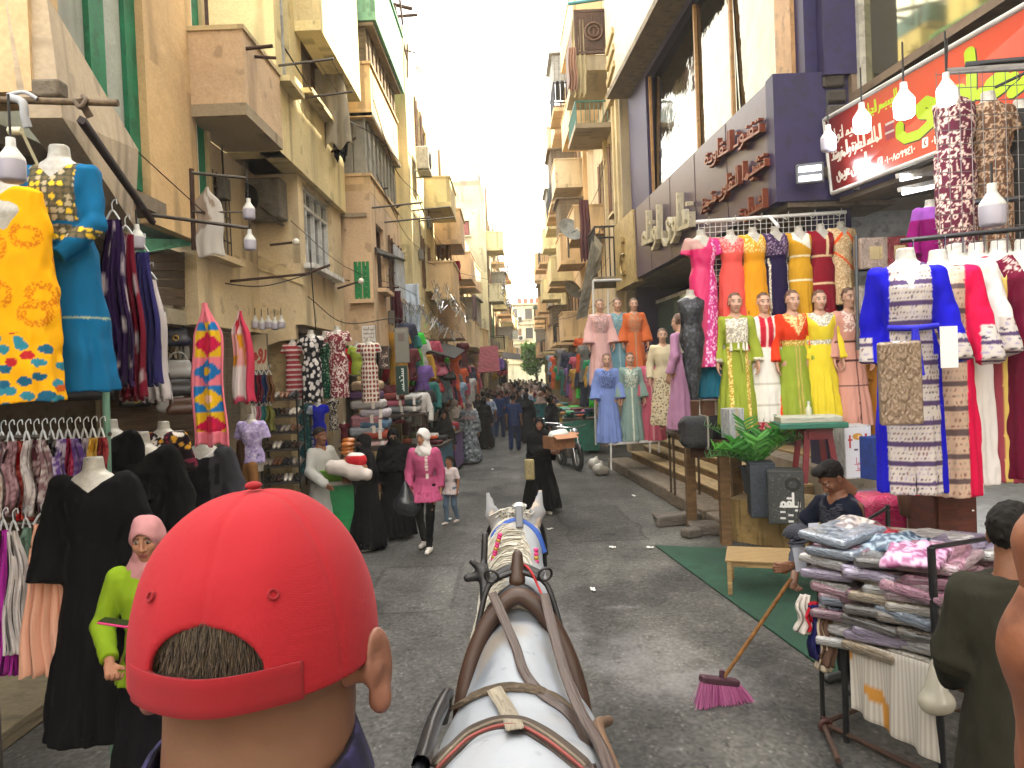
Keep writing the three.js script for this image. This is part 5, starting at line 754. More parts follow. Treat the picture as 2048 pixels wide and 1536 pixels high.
// cluster beside the steps
const soft = { ...gown, cuff: 0.11, cell: 0.014, n: 8, fold: 0.07 }, dl = 15.4, robe = (c, y2, s = 1.1) => (x, y, z, u) => (front(z) && y > 1.08 && y < 1.42 && Math.abs(x) < 0.12 ? glit(c, y2, 0.016, 0.55)(x, y, z, u) : front(z) && Math.abs(x) < 0.012 && y < s ? y2 : c);
MH('mannequin in pale pink bell sleeved gown, upper left of the cluster', 1205, 597, 772, dl + 0.6, { ...soft, cuff: 0.12, ph: 1, col: robe('#cfa6a4', '#9a8484', 0) }, { group: GR }); MH('mannequin in dusty blue gown behind the periwinkle one', 1240, 595, 770, dl + 0.7, { ...soft, ph: 2, col: robe('#5f8796', '#8fa9ae') }, { group: GR }); MH('mannequin in orange gown at the right of the upper three', 1273, 595, 768, dl + 0.6, { ...soft, ph: 3, col: robe('#c4653a', '#a88a72') }, { group: GR });
MH('mannequin in periwinkle blue open robe, lower left of the cluster', 1219, 705, 885, dl, { ...soft, ph: 4, col: robe('#7388c4', '#4b5a86', 0) }, { group: GR }); MH('mannequin in sage green buttoned robe', 1266, 703, 881, dl, { ...soft, ph: 5, col: robe('#7d9590', '#c9cfc0') }, { group: GR }); MH('mannequin in rose pink robe with grey front', 1306, 700, 880, dl, { ...soft, ph: 6, col: robe('#b4566c', '#cf9aa2') }, { group: GR });
MH('mannequin in cream patterned dress half hidden by the lavender one', 1331, 655, 850, 14.2, { ...soft, ph: 7, cuff: 0.06, col: (x, y, z, u) => (y < 0.9 ? spots('#c9bda0', ['#5a5248', '#8a6f52'], 0.05, 0.3)(x, y, z, u) : '#c9bda0') }, { group: GR });
MH('mannequin in lavender robe turned away towards the shop', 1366, 625, 858, 12.2, { ...soft, ph: 8, cuff: 0.06, hemA: 0.24, col: () => '#b083a6' }, { ry: -2.3, group: GR });
{
  const o = thing('clothes_stand', 'white pipe display frame and bench carrying the cluster of mannequins', 'display frame', V(2.3, 0, -15.6)), w = (x, y, d) => at(x, y, d).sub(o.position);
  mesh('pipe', [bar(w(1186, 562, 16), w(1242, 560, 16.4), 0.03), bar(w(1186, 562, 16), w(1192, 890, 16), 0.025), bar(w(1216, 580, 16.3), w(1218, 890, 16.3), 0.02)], whiteM, o);
  mesh('bench', slab([w(1218, 886, 15.2), w(1322, 878, 15.2), w(1330, 872, 16), w(1215, 876, 16)], 0.05), whiteM, o); for (const [x, y] of [[1222, 940], [1318, 905], [1300, 905]]) mesh('leg', bar(w(x, 884, 15.2), w(x, y, 15.2), 0.024), whiteM, o);
  mesh('shelf', slab([w(1190, 776, 16.1), w(1290, 770, 16.1), w(1290, 765, 16.7), w(1190, 770, 16.7)], 0.04), whiteM, o); mesh('stool', [rb(0.5, 0.05, 0.4, 0.01, w(1366, 862, 12.2).x, w(1366, 862, 12.2).y - 0.05, w(1366, 862, 12.2).z), ...[[-0.2, -0.15], [0.2, -0.15], [-0.2, 0.15], [0.2, 0.15]].map(([a, c]) => bar(w(1366, 862, 12.2).add(V(a, -0.05, c)), V(w(1366, 862, 12.2).x + a, 0.25, w(1366, 862, 12.2).z + c), 0.02))], woodM('#5a4632'), o);
}
// ---------------------------------------------------------------- right foreground: robes under the canopy
const pat = ikat(['#b3aba5', '#4a3a5c', '#6b4a5a', '#8f86a0', '#3b3550'], 0.03), big = { cell: 0.0105, hemA: 0.19, hemB: 0.16, fold: 0.07, n: 8, cuff: 0.08, sr: 0.054, arms: [{ el: [-0.195, 1.11, -0.05], wr: [-0.2, 0.86, -0.02] }, { el: [0.21, 1.12, 0.0], wr: [0.245, 0.86, 0.08] }], vneck: 0.16, vw: 0.07 };
const sleeveCut = (c, p, yy = 1.02) => (x, y, z, u) => (Math.abs(x) > 0.2 && y < yy ? (y < 0.86 ? c : p(x, y, z, u)) : null);
MB('blue robe with white patterned front and tie belt on white bust, right foreground', 1826, 497, 985, 4.75, { ...big, ph: 1, col: (x, y, z, u) => sleeveCut('#1c3fb4', pat)(x, y, z, u) ?? (front(z) && Math.abs(x) < 0.115 + (y < 0.9 ? 0.03 : 0) ? pat(x, y, z, u) : '#1512a8') },
  { ry: -0.3, more: (r) => { mesh('belt', [tube([V(-0.13, 1.07, 0.1), V(0, 1.06, 0.15), V(0.14, 1.07, 0.1)], 0.018, 6), bar(V(0.01, 1.06, 0.16), V(0.03, 0.78, 0.19), 0.016, 5), bar(V(0.0, 1.06, 0.16), V(-0.01, 0.88, 0.18), 0.014, 5)], mat('#1512a8', 0.8), r); mesh('price_paper', bx(0.1, 0.24, 0.006, 0.17, 0.82, 0.2, 0.3), mat('#d8d8d8', 0.8), r); } });
solo('plastic_bag', rb(0.24, 0.5, 0.05, 0.02).applyMatrix4(M4.compose(at(1803, 850, 4.4), Q.setFromEuler(E3.set(0.05, -0.2, 0.02)), V(1, 1, 1))), mat('#8a7560', 0.22, { bumpMap: scaled(bumpT, 2), bumpScale: 0.03, clearcoat: 0.8 }), 'brown shiny plastic garment bag hanging on the blue robe', 'plastic bag');
MB('crimson robe with patterned sleeve, behind the blue one', 1890, 500, 988, 5.0, { ...big, ph: 2, col: (x, y, z, u) => sleeveCut('#d0ccc8', pat, 1.08)(x, y, z, u) ?? (front(z) && Math.abs(x) < 0.13 ? ikat(['#b59a86', '#5a4a4a', '#7a5a52', '#94887a'], 0.036)(x, y, z, u) : '#c01040') }, { ry: -0.5 });
MB('white robe with patterned fringed sleeve', 1926, 488, 965, 5.15, { ...big, ph: 3, col: (x, y, z, u) => sleeveCut('#b8b4af', pat, 1.08)(x, y, z, u) ?? '#cfcac8' }, { ry: -0.5 });
MB('dark maroon robe with gold medallions and mosaic border', 1968, 486, 952, 5.3, { ...big, ph: 4, col: (x, y, z, u) => { if (front(z) && Math.abs(x - 0.13) < 0.035) return spots('#2c1420', ['#b08a6a', '#8a9a86', '#c9b48a', '#7a4a3a'], 0.05, 0.42)(x, y, z, u); if (front(z) && (y > 0.3 && y < 0.5 || y > 1.33 || (Math.abs(x) > 0.2 && y < 1.05)) && cells(u, y, 0.075)[0] < 0.3) return '#d8b860'; return '#4a0d2a'; } }, { ry: -0.5 });
MB('dusty rose robe with cream fringed sleeves, second from the right edge', 2014, 480, 960, 5.2, { ...big, ph: 5, col: (x, y, z, u) => (Math.abs(x) > 0.2 && y < 0.96 ? '#b8a894' : front(z) && Math.abs(x) < 0.02 ? '#c9b060' : '#8a3a48') }, { ry: -0.5 });
MB('wine red robe with silver collar cut by the right edge', 2062, 478, 955, 5.1, { ...big, ph: 6, col: (x, y, z, u) => (y > 1.34 && Math.abs(x) < 0.12 && front(z) ? glit('#5a1026', '#b09a94', 0.012)(x, y, z, u) : '#5a0c28') }, { ry: -0.5 });
const up = { cell: 0.0115, hem: 0.1, hemA: 0.15, hemB: 0.11, fold: 0.03, sl: 0.3, cuff: 0.09, vneck: 0.0 };
MB('hanging maroon and cream paisley dress behind the wire grid', 1916, 178, 520, 5.6, { ...up, ph: 1, sl: 0, col: leopard('#4a1c2a', '#b79f92', 0.045) }); MB('hanging brown and cream flecked dress behind the wire grid, right of the paisley one', 1988, 185, 540, 5.7, { ...up, ph: 2, col: leopard('#5a4030', '#a88d74', 0.035) }); MB('dark grey hanging dress at the right edge behind the grid', 2050, 200, 520, 5.8, { ...up, ph: 3, col: (x, y, z, u) => (x < -0.13 ? '#c9a08a' : '#2c2b2b') });
MB('magenta dress hanging inside the shop doorway', 1868, 400, 640, 7.2, { ...up, ph: 4, sl: 1, cuff: 0.06, col: (x, y) => (y > 1.3 ? '#8a4aa0' : '#7a0a5c') });
{
  const o = thing('hanging_rail', 'dark metal hanging rails and wire grid over the right foreground robes', 'clothes rail', at(1950, 300, 5)), w = (x, y, d) => at(x, y, d).sub(o.position), g = [];
  mesh('grey_pipe', bar(w(1893, 143, 5.2), w(2140, 128, 4.6), 0.024, 8), metalM, o); mesh('black_bar', bar(w(1930, 130, 5.1), w(2140, 112, 4.8), 0.022, 4), darkMetal, o); mesh('black_bar', bar(w(1990, 175, 5.3), w(2120, 112, 5.0), 0.012, 4), darkMetal, o); mesh('black_bar', bar(w(1800, 482, 5.0), w(2140, 448, 4.7), 0.018, 6), darkMetal, o); mesh('black_bar', bar(w(1950, 405, 5.2), w(2140, 388, 4.9), 0.02, 6), darkMetal, o);
  for (let i = 0; i <= 8; i++) g.push(bar(w(1872 + i * 23, 142, 5.0), w(1880 + i * 23, 500, 5.0), 0.003, 4)); for (let j = 0; j <= 12; j++) g.push(bar(w(1870, 150 + j * 28, 5.0), w(2080, 140 + j * 28, 5.0), 0.003, 4)); mesh('wires', g, metalM, o);
  mesh('hanger_hook', [1826, 1890, 1926, 1968, 2014].map((x) => bar(w(x, 480 - (x - 1826) * 0.12, 4.9), w(x, 505, 4.95), 0.006, 5)), chromeM, o); mesh('upright', [bar(w(2120, -40, 5.2), w(2150, 1080, 5.2), 0.03), bar(w(1895, 80, 5.2), w(1893, 143, 5.2), 0.006)], darkMetal, o);
}
// ---------------------------------------------------------------- left side: goods hung and stacked outside the shops
function drape(name, label, cat, px0, px1, y0, y1, d, col, o = {}) {
  const p = at((px0 + px1) / 2, y0, d), w = (px1 - px0) / FPX * d, h = (y1 - y0) / FPX * d, root = thing(name, label, cat, p, o.ry ?? 0, o.group), n = o.n ?? 3, ph = R(0, 6), fl = o.flare ?? 0.25, am = o.am ?? 0.035, nr = o.narrow ?? 0.75;
  const f = (u, v) => { const s = Math.min(1, nr + (1 - nr) * sst(0, 0.25, v)) * (1 - fl * 0.5 + fl * v), q = am * (0.35 + v); return V((u - 0.5) * w * s + 0.012 * Math.sin(v * 9 + ph), -v * h + (o.jag ?? 0.02) * Math.sin(u * n * 6.28 + ph) * (v > 0.9 ? 1 : 0) * Math.min(1, h), q * Math.sin(u * n * 6.283 + ph + v) + q * 0.4 * Math.sin(u * n * 15 + v * 3)); };
  const cf = typeof col === 'string' ? () => lin(col) : (u, v) => { const c = col((u - 0.5) * w, (1 - v) * h, 0.1, (u - 0.5) * w, u, v); return typeof c === 'string' ? lin(c) : c; };
  mesh('cloth', sheet(f, o.nu ?? 20, o.nv ?? 26, o.th ?? 0.008, cf), o.m ?? VC.cloth, root);
  if (o.hanger !== 0) mesh('hanger', [tube([V(-w * 0.42 * nr, 0.0, 0), V(0, 0.06, 0), V(w * 0.42 * nr, 0.0, 0)], 0.007, 5), tube([V(0, 0.06, 0), V(0.0, 0.11, 0), V(0.025, 0.13, 0), V(0.03, 0.1, 0)], 0.004, 5)], o.hm ?? mat('#b9bcc0', 0.3), root);
  return root;
}
{ // poles and brackets above the near left shop
  const o = thing('bamboo_pole', 'weathered wooden pole with tied scraps sticking out over the yellow dress', 'pole', at(90, 203, 3.7)), w = (x, y, d) => at(x, y, d).sub(o.position);
  mesh('pole', bar(w(-40, 199, 3.7), w(236, 206, 3.7), 0.018, 8), woodM('#7d6a50'), o); mesh('binding', [tube([w(150, 200, 3.68), w(160, 215, 3.66), w(172, 200, 3.68), w(165, 192, 3.7)], 0.012, 5), bar(w(158, 198, 3.68), w(180, 235, 3.72), 0.02, 5)], mat('#55483a', 0.9), o); mesh('rag', [tube([w(20, 195, 3.66), w(45, 205, 3.64), w(50, 235, 3.64), w(56, 255, 3.65)], 0.02, 6), tube([w(15, 190, 3.68), w(50, 185, 3.68), w(75, 198, 3.68)], 0.01, 5)], mat('#9a9ca0', 0.8), o); mesh('white_bracket', [bar(w(18, 262, 3.66), w(44, 262, 3.66), 0.02, 6), bar(w(45, 265, 3.66), w(76, 330, 3.75), 0.008, 5)], mat('#cdc7a8', 0.6), o);
  solo('steel_beam', bar(at(163, 240, 4.15), at(306, 445, 6.1), 0.028, 4), mat('#2e2024', 0.7, { map: grime }), 'dark rusty steel beam slanting along the pale balcony wall', 'beam');
  const q = thing('bracket_pole', 'rusty post with silver crossbar and rope under the teal striped wall', 'pole', at(390, 450, 6.6)), v = (x, y, d) => at(x, y, d).sub(q.position);
  mesh('post', bar(v(383, 338, 6.6), v(388, 500, 6.6), 0.022, 6), rustM, q); mesh('crossbar', bar(v(303, 430, 6.4), v(498, 456, 6.4), 0.016, 8), metalM, q); mesh('upper_bar', [bar(v(385, 346, 6.5), v(492, 356, 6.5), 0.014, 6), bar(v(385, 424, 6.55), v(486, 424, 6.55), 0.008, 5)], metalM, q); mesh('rope', [bar(v(277, 305, 6.2), v(430, 445, 6.6), 0.006, 4)], rustM, q);
}
drape('white_sack', 'dirty white cloth hung to a point on the crossbar', 'cloth', 388, 442, 375, 512, 6.55, (x, y, z, u) => (fbm(u * 6, y * 3) > 0.55 ? '#8f7f72' : '#b9b4ae'), { hanger: 0, narrow: 0.08, flare: 0, n: 1, am: 0.012 });
const flower = (x, y, z, u) => { const [d, i] = cells(u + 0.3, y, 0.2, 0.7), a = Math.abs(((d * 60) % 1) - 0.5); if (y < 0.62) { const [e, j] = cells(u, y * 1.2, 0.075); if (e < 0.42 && j > 0.25) return ['#b0242c', '#2f7d92', '#1f5a78', '#c2571c'][Math.floor(j * 97) % 4]; } if (i > 0.35 && d > 0.18 && d < 0.38 && a > 0.2) return '#c9720f'; return '#e8a90f'; };
MB('yellow dress printed with orange spirals and red blue flowers, far left', 36, 345, 806, 3.75, { hem: 0.22, hemA: 0.27, hemB: 0.18, mid: [[1.3, 0.2, 0.13, 0]], P: [[1.49, 0.07, 0.06, 0], [1.43, 0.19, 0.09, 0], [1.2, 0.225, 0.12, 0], [0.8, 0.245, 0.14, 0], [0.22, 0.25, 0.17, 0]], fold: 0.05, fy: 1.2, n: 7, sl: 0, cell: 0.0095, col: flower }, { ry: 0.15 });
MB('teal blue dress with gold mirror yoke and crossed sleeves, hanging at left', 141, 292, 786, 4.05, { hem: 0.2, hemA: 0.25, hemB: 0.17, fold: 0.06, n: 7, vneck: 0.1, vw: 0.12, cell: 0.0095, sl: 1, sr: 0.052, cuff: 0.045, arms: [{ el: [-0.2, 1.1, 0.06], wr: [0.0, 1.03, 0.17] }, { el: [0.2, 1.1, 0.06], wr: [0.05, 0.92, 0.18] }],
  col: (x, y, z, u) => { const yoke = front(z) && ((y > 1.12 && Math.abs(x) < 0.115) || (y > 1.02 && y < 1.1 + Math.abs(x) * 0.1 && y < 1.12 - Math.abs(x) * 0.25)); if (yoke && z < 0.2) { const [d, i] = cells(x, y, 0.035, 0.1); return d < 0.42 ? (i > 0.72 ? '#e8c23c' : i > 0.35 ? '#b7a88a' : '#6b5f48') : '#4a4a3c'; } return Math.abs(y - 0.6) < 0.006 ? '#8a9a80' : '#0a5a86'; } }, { ry: 0.12 });
[['maroon', 252, 470, 798, 4.9, '#6a0f26'], ['deep purple', 226, 440, 770, 4.7, '#2b1640'], ['indigo', 284, 505, 770, 5.2, '#28255c'], ['off white', 300, 560, 802, 5.5, '#b9b2b4']].forEach(([n, x, y0, y1, d, c], i) => drape('hanging_robe', n + ' robe hanging to the right of the teal dress', 'robe', x - 22, x + 22, y0, y1, d, (X, y, z, u) => (i < 2 && nz(u * 60, y * 8) > 0.75 ? '#a89aa0' : c), { n: 4, flare: 0.5 }));
// two rails of garments at the near left
{
  const o = thing('clothes_rack', 'two level steel clothes rack full of garments at the left edge', 'clothes rack', V(-2.9, 0, -4.5)), w = (x, y, d) => at(x, y, d).sub(o.position);
  mesh('rail', bar(w(-60, 878, 4.5), w(222, 868, 4.6), 0.014, 8), metalM, o); mesh('rail', bar(w(-60, 1050, 4.45), w(150, 1046, 4.6), 0.014, 8), metalM, o); mesh('post', bar(w(212, 780, 4.6), V(w(216, 1300, 4.6).x, 0, w(216, 1300, 4.6).z), 0.022, 8), mat('#7fae98', 0.6, { map: grime }), o); mesh('post', bar(w(-40, 800, 4.5), V(w(-40, 800, 4.5).x, 0, w(-40, 800, 4.5).z), 0.02, 8), metalM, o);
  mesh('upper_shelf', bar(w(-60, 800, 4.7), w(230, 790, 4.8), 0.03, 4), darkMetal, o);
}
const lace = (b, k) => (x, y, z, u) => (cells(u * 2.5, y * 2.5, 0.05)[0] < 0.36 ? k : b);
[['cream', '#c9bfb4', '#a88f86'], ['grey rose', '#8f7078', '#c9b5b9'], ['dusty pink', '#a9868c', '#7d5a62'], ['scarlet', '#a3131c', '#d86a60'], ['white', '#cdc6c4', '#a89a9a'], ['wine flecked', '#5e2c38', '#b39a9a'], ['rose grey', '#8b6a70', '#ccc0c0'], ['black spotted', '#1b1a1d', '#7d7a78'], ['violet and white', '#6b4a9a', '#cfc4dc'], ['hot pink', '#b5124e', '#d8527e'], ['lilac', '#5c3f86', '#8d74b0'], ['pale mauve', '#a79ab4', '#c9c4cf'], ['mustard', '#b8862a', '#d8b45a'], ['dark red', '#6e1420', '#a04448']].forEach(([n, a, b], i) => drape('scarf', n + ' scarf on the upper rail of the left rack', 'scarf', -22 + i * 16.5, -2 + i * 16.5, 884 - i * 0.7, 1042 - (i % 3) * 9, 4.5 + (i % 2) * 0.05, lace(a, b), { n: 2, flare: 0.35, nu: 10, am: 0.02, group: 'scarves on the upper rail', hm: mat('#cdd2d6', 0.15) }));
[['magenta', -10, 26, 1060, 1350, '#a02a92', 4.3], ['navy print', 14, 40, 1150, 1330, '#2a3a7c', 4.45], ['white crinkled', 8, 48, 1062, 1308, '#c3bcba', 4.25], ['sage green', 34, 72, 1056, 1210, '#7a9a88', 4.4], ['peach', 42, 128, 1048, 1354, '#d3a088', 4.2], ['olive green', 76, 142, 1075, 1310, '#6c7a2c', 4.35], ['wine', 98, 140, 1060, 1340, '#5a1020', 4.5], ['fuchsia', 112, 150, 1080, 1380, '#84106e', 4.6], ['sky blue', 8, 60, 1230, 1345, '#6b8aa8', 4.5]].forEach(([n, a, b, y0, y1, c, d]) => drape('skirt', n + ' long skirt on the lower rail of the left rack', 'skirt', a, b, y0, y1, d, c, { n: 5, flare: 0.9, am: 0.03, narrow: 0.5, jag: 0.01 }));
const blk = (o = {}) => ({ hem: 0.04, hemA: 0.3, hemB: 0.24, hemZ: 0.05, n: 7, fold: 0.09, cuff: 0.1, sr: 0.07, vneck: 0.07, vw: 0.11, neck: 1.44, col: () => '#08080a', ...o });
MB('black abaya on white bust, nearest on the left', 212, 912, 1448, 4.25, blk({ cell: 0.01, cuff: 0.11 }), { ry: 0.2 }); MB('black abaya on white bust behind the nearest one', 300, 862, 1290, 5.7, blk({ hem: 0.2 }), { ry: 0.15 }); MB('dark plaid dress with white collar beside the red cap', 420, 868, 1190, 7.2, blk({ hem: 0.3, col: (x, y, z, u) => (Math.abs(y - 1.42) < 0.035 && Math.abs(x) < 0.1 ? '#cfcfcf' : Math.abs(x) < 0.07 ? '#0b0c12' : nz(u * 30, 3) > 0.6 || nz(y * 30, 9) > 0.7 ? '#33333a' : '#17171c') }), { ry: 0.1 });
MB('floral black and ochre blouse bust behind the black abayas', 334, 842, 1010, 5.9, { hem: 0.75, hemA: 0.18, hemB: 0.14, sl: 0.6, cuff: 0.06, fold: 0.02, col: spots('#1b1218', ['#c9c2bc', '#b8862a', '#6a1f34'], 0.06, 0.4) }); MB('black abaya bust at the back of the left stall', 232, 838, 1100, 5.6, blk({ hem: 0.5, hemA: 0.24 }), {}); MB('lavender blouse on white bust beside the shoe rack', 506, 828, 925, 8.6, { hem: 0.85, hemA: 0.18, hemB: 0.14, sl: 0.35, cuff: 0.08, fold: 0.02, col: spots('#a79ac4', ['#8576ac', '#c4bcd8'], 0.05, 0.35) });
// towels: plain diamonds and discs
const towel = (x, y, z, u, U, v) => { const k = v * 5.2, c = Math.floor(k), fy = k - c - 0.5, fx = (U - 0.5) * 1.1; if (v < 0.14 || v > 0.9) return '#e07a8a'; if (Math.abs(fx) > 0.47) return '#e07a8a'; const dm = Math.abs(fx) + Math.abs(fy); if (Math.hypot(fx, fy) < 0.17) return ['#e8b8a0', '#cf2348', '#d8a71c'][c % 3]; if (dm < 0.48) return ['#e0b21c', '#c2184a', '#1f6fb0'][c % 3]; return ['#1f76b8', '#d8b020', '#e07a8a'][c % 3]; };
drape('towel', 'pink towel with yellow blue and magenta diamonds hanging by its corner', 'towel', 380, 440, 606, 892, 6.7, towel, { narrow: 0.12, flare: 0.25, n: 2, hanger: 0, nu: 32, nv: 70 });
drape('towel', 'pink and white towel with ochre patches, right of the diamond one', 'towel', 460, 500, 622, 806, 7.6, (x, y, z, u, U, v) => (U > 0.66 ? '#c03a56' : v < 0.25 ? (nz(U * 9, v * 22) > 0.55 ? '#b02038' : '#d8c2c2') : v < 0.58 ? (nz(U * 7, v * 14) > 0.5 ? '#c98a20' : '#d89a9a') : v > 0.93 ? '#c04a66' : '#d9cdcc'), { narrow: 0.15, flare: 0.3, n: 2, hanger: 0 });
// hung dresses further in
const hung = { hem: 0.3, hemA: 0.17, hemB: 0.12, fold: 0.04, n: 7, sl: 0.25, cuff: 0.075, cell: 0.014 };
[['red and white striped', 590, 678, 800, 10.2, lines(['#8f2a34', '#b9aaa6', '#8a3a40'], 0.035)], ['dark red printed', 566, 705, 790, 10.5, spots('#5e1c20', ['#8a4a40', '#3c1214'], 0.07, 0.4)], ['black and white floral', 627, 660, 805, 10.0, spots('#14141c', ['#cfcac6', '#b5b0ae'], 0.11, 0.42)], ['dark green leafy', 656, 662, 798, 10.3, spots('#14352a', ['#2f6a4a', '#7a9a80'], 0.06, 0.3)], ['maroon and white leopard', 680, 652, 796, 9.8, leopard('#6a2a34', '#cbbfb8', 0.05)], ['bright red', 703, 690, 748, 11.5, () => '#b01626'], ['lime green', 716, 684, 750, 11.3, () => '#8a9a3a'], ['cream with red medallions', 742, 676, 806, 10.8, (x, y, z, u) => { const [e, i] = cells(u, y, 0.09, 0.1); return e < 0.2 ? '#9a2a34' : e < 0.36 ? '#3a3038' : '#c3b6a8'; }], ['teal patterned', 608, 796, 950, 11.8, spots('#2c5a60', ['#5a8a88', '#173a42'], 0.04, 0.35)], ['royal blue white-edged', 640, 800, 915, 11.7, (x, y, z, u) => (Math.abs(x) > 0.1 && nz(y * 40, 3) > 0.4 && x < 0 ? '#b9c2d8' : '#1420a8')], ['zebra striped', 668, 794, 862, 10.2, leopard('#1c1a1a', '#b9b2a8', 0.05)], ['dark wine', 690, 842, 900, 10.6, () => '#4a1420']].forEach(([n, x, a, b, d, col], i) => MB(n + ' dress hanging in the row outside the second left shop', x, a, b, d, { ...hung, ph: i, hem: i === 5 || i === 6 ? 0.75 : 0.25, col }));
// shoe rack
{
  const o = thing('shoe_rack', 'tall metal shoe rack with six shelves outside the left shop', 'shoe rack', at(570, 975, 9.9)), W2 = 0.5, H = 1.3; mesh('frame', [[-1, -0.15], [1, -0.15], [-1, 0.15], [1, 0.15]].map(([a, z]) => bar(V(a * W2 / 2, 0, z), V(a * W2 / 2, H, z), 0.012)), darkMetal, o);
  const cols = ['#1b1a1a', '#8a8078', '#3a2a22', '#6a4630', '#c9c2b8', '#24242a'], nm = ['black', 'grey', 'dark brown', 'tan', 'off white', 'charcoal']; let proto;
  const mk = (c, i) => { const s = boneMesh([[0, 0.03, -0.07, 0.032, 0, 0.02, 0.02, 0.034], [0, 0.02, 0.02, 0.034, 0.005, 0.015, 0.1, 0.026]], 0.012, 0.02, null, (x, y, z) => Math.max(0, 0.02 - Math.hypot(x, y - 0.06, z + 0.05)) * 1.5); return s; }; const g0 = mk();
  for (let r = 0; r < 6; r++) { mesh('shelf', bx(W2, 0.014, 0.3, 0, 0.1 + r * 0.22, 0, 0, 0.25), metalM, o); for (let k = 0; k < 4; k++) { const q = thing('pair_of_shoes', nm[(r + k * 2) % 6] + ' pair of shoes, ' + ['first', 'second', 'third', 'fourth'][k] + ' on the ' + ['lowest', 'second', 'third', 'fourth', 'fifth', 'top'][r] + ' shelf of the shoe rack', 'shoes', o.position.clone().add(V(-0.19 + k * 0.125, 0.125 + r * 0.22, 0.03)), R(-0.2, 0.2), 'shoes on the rack'); for (const s of [-1, 1]) { const m = mesh('shoe', g0, mat(cols[(r + k * 2) % 6], 0.3), q); m.position.x = s * 0.03; m.rotation.x = 0.25; m.scale.setScalar(0.85); } } }
}
// bedding packs
{
  const bed = [[735, 762, 60, 18, '#b89a78'], [734, 782, 62, 16, '#5a2a6a'], [738, 800, 66, 17, '#b9b5b4'], [736, 828, 62, 26, '#a8707a'], [738, 850, 70, 20, '#9aa2ac'], [752, 818, 60, 16, '#b0a8b2'], [752, 838, 60, 18, '#3f6a8c'], [752, 858, 58, 18, '#b5482c'], [756, 880, 70, 20, '#c2a0a0'], [792, 786, 44, 12, '#8a2a26'], [794, 800, 44, 11, '#c2607a'], [796, 812, 42, 11, '#8a8f98'], [798, 826, 42, 12, '#4a5a68'], [826, 790, 30, 9, '#cfcfcf'], [826, 800, 30, 9, '#20444a'], [826, 812, 30, 9, '#c8c8c8']];
  const nm = ['tan', 'purple', 'silver', 'rose', 'grey blue', 'pearl', 'blue', 'orange red', 'blush', 'brick red', 'pink', 'ash grey', 'slate', 'white', 'dark teal', 'pale grey'];
  bed.forEach(([x, y, w, h, c], i) => { const d = i < 9 ? 11.8 : 14.2, k = d / FPX, g = new RoundedBoxGeometry(w * k, h * k, 0.45, 4, Math.min(h * k * 0.42, 0.06)); const p = g.attributes.position; for (let j = 0; j < p.count; j++) p.setY(j, p.getY(j) + 0.02 * (nz(p.getX(j) * 9 + i, p.getZ(j) * 9) - 0.5)); g.computeVertexNormals(); const o = thing('bedding_pack', nm[i] + ' folded bedding pack in the ' + (i < 9 ? 'near' : 'far') + ' bedding pile outside the left shops', 'bedding', at(x, y + h / 2, d), R(-0.1, 0.1)); mesh('bedding', g, mat(c, 0.4, { map: grime, bumpMap: scaled(bumpT, 2), bumpScale: 0.01 }), o); mesh('band', bx(0.05, h * k + 0.006, 0.456, w * k * 0.2, -h * k / 2 - 0.003, 0), mat('#cfc9c2', 0.5), o); });
  const t = thing('stall_table', 'rough table carrying the near bedding pile', 'table', at(742, 895, 11.8)); mesh('top', bx(0.9, 0.05, 0.6, 0, 0, 0), woodM('#5a4636'), t); for (const [a, b] of [[-0.4, 0.25], [0.4, 0.25], [-0.4, -0.25], [0.4, -0.25]]) mesh('leg', bx(0.05, t.position.y, 0.05, a, -t.position.y, b), woodM('#5a4636'), t);
  const u = thing('stall_table', 'rough table carrying the far bedding pile', 'table', at(808, 832, 14.2)); mesh('top', bx(0.9, 0.05, 0.6, 0, 0, 0), woodM('#4a3a30'), u); for (const [a, b] of [[-0.4, 0.25], [0.4, 0.25], [-0.4, -0.25], [0.4, -0.25]]) mesh('leg', bx(0.05, u.position.y, 0.05, a, -u.position.y, b), woodM('#4a3a30'), u);
}
// boards and notices on the left
function board(name, label, x0, y0, x1, y1, d, draw, W = 128, H = 128, ry = 0) { const p = at((x0 + x1) / 2, (y0 + y1) / 2, d), w = (x1 - x0) / FPX * d, h = (y1 - y0) / FPX * d, o = thing(name, label, 'sign', p, ry); mesh('panel', bx(w, h, 0.04, 0, -h / 2, 0), mat('#6a6258', 0.8), o); const pg = new THREE.PlaneGeometry(w * 0.96, h * 0.96); put(pg, 0, 0, 0.024); mesh('print', pg, mat('#ffffff', 0.7, { map: canv(W, H, draw) }), o); return o; }
board('shop_board', 'cream shop board with red painted letters beside the towels', 490, 668, 536, 742, 10.2, (c, W, H) => { c.fillStyle = '#b7a789'; c.fillRect(0, 0, W, H); arText(c, 'رومه', 122, 80, 70, '#a8352c', 0.16, 105); });
board('notice', 'small white notice of printed lines above the hung dresses', 724, 650, 752, 690, 12.6, (c, W, H) => { c.fillStyle = '#c4bfb8'; c.fillRect(0, 0, W, H); for (let i = 0; i < 4; i++) arText(c, ['للبيع الجملة', 'ملابس جاهزة', 'القاهرة', 'مفروشات'][i], 120, 30 + i * 28, 18, '#5a4a48', 0.16, 105); });
board('dark_sign', 'small dark red sign with pale letters under the notice', 758, 692, 778, 738, 12.4, (c, W, H) => { c.fillStyle = '#33201e'; c.fillRect(0, 0, W, H); arText(c, 'شبرا', 115, 60, 40, '#a89a8a', 0.16, 95); arText(c, 'مول', 115, 110, 30, '#a89a8a', 0.16, 80); });
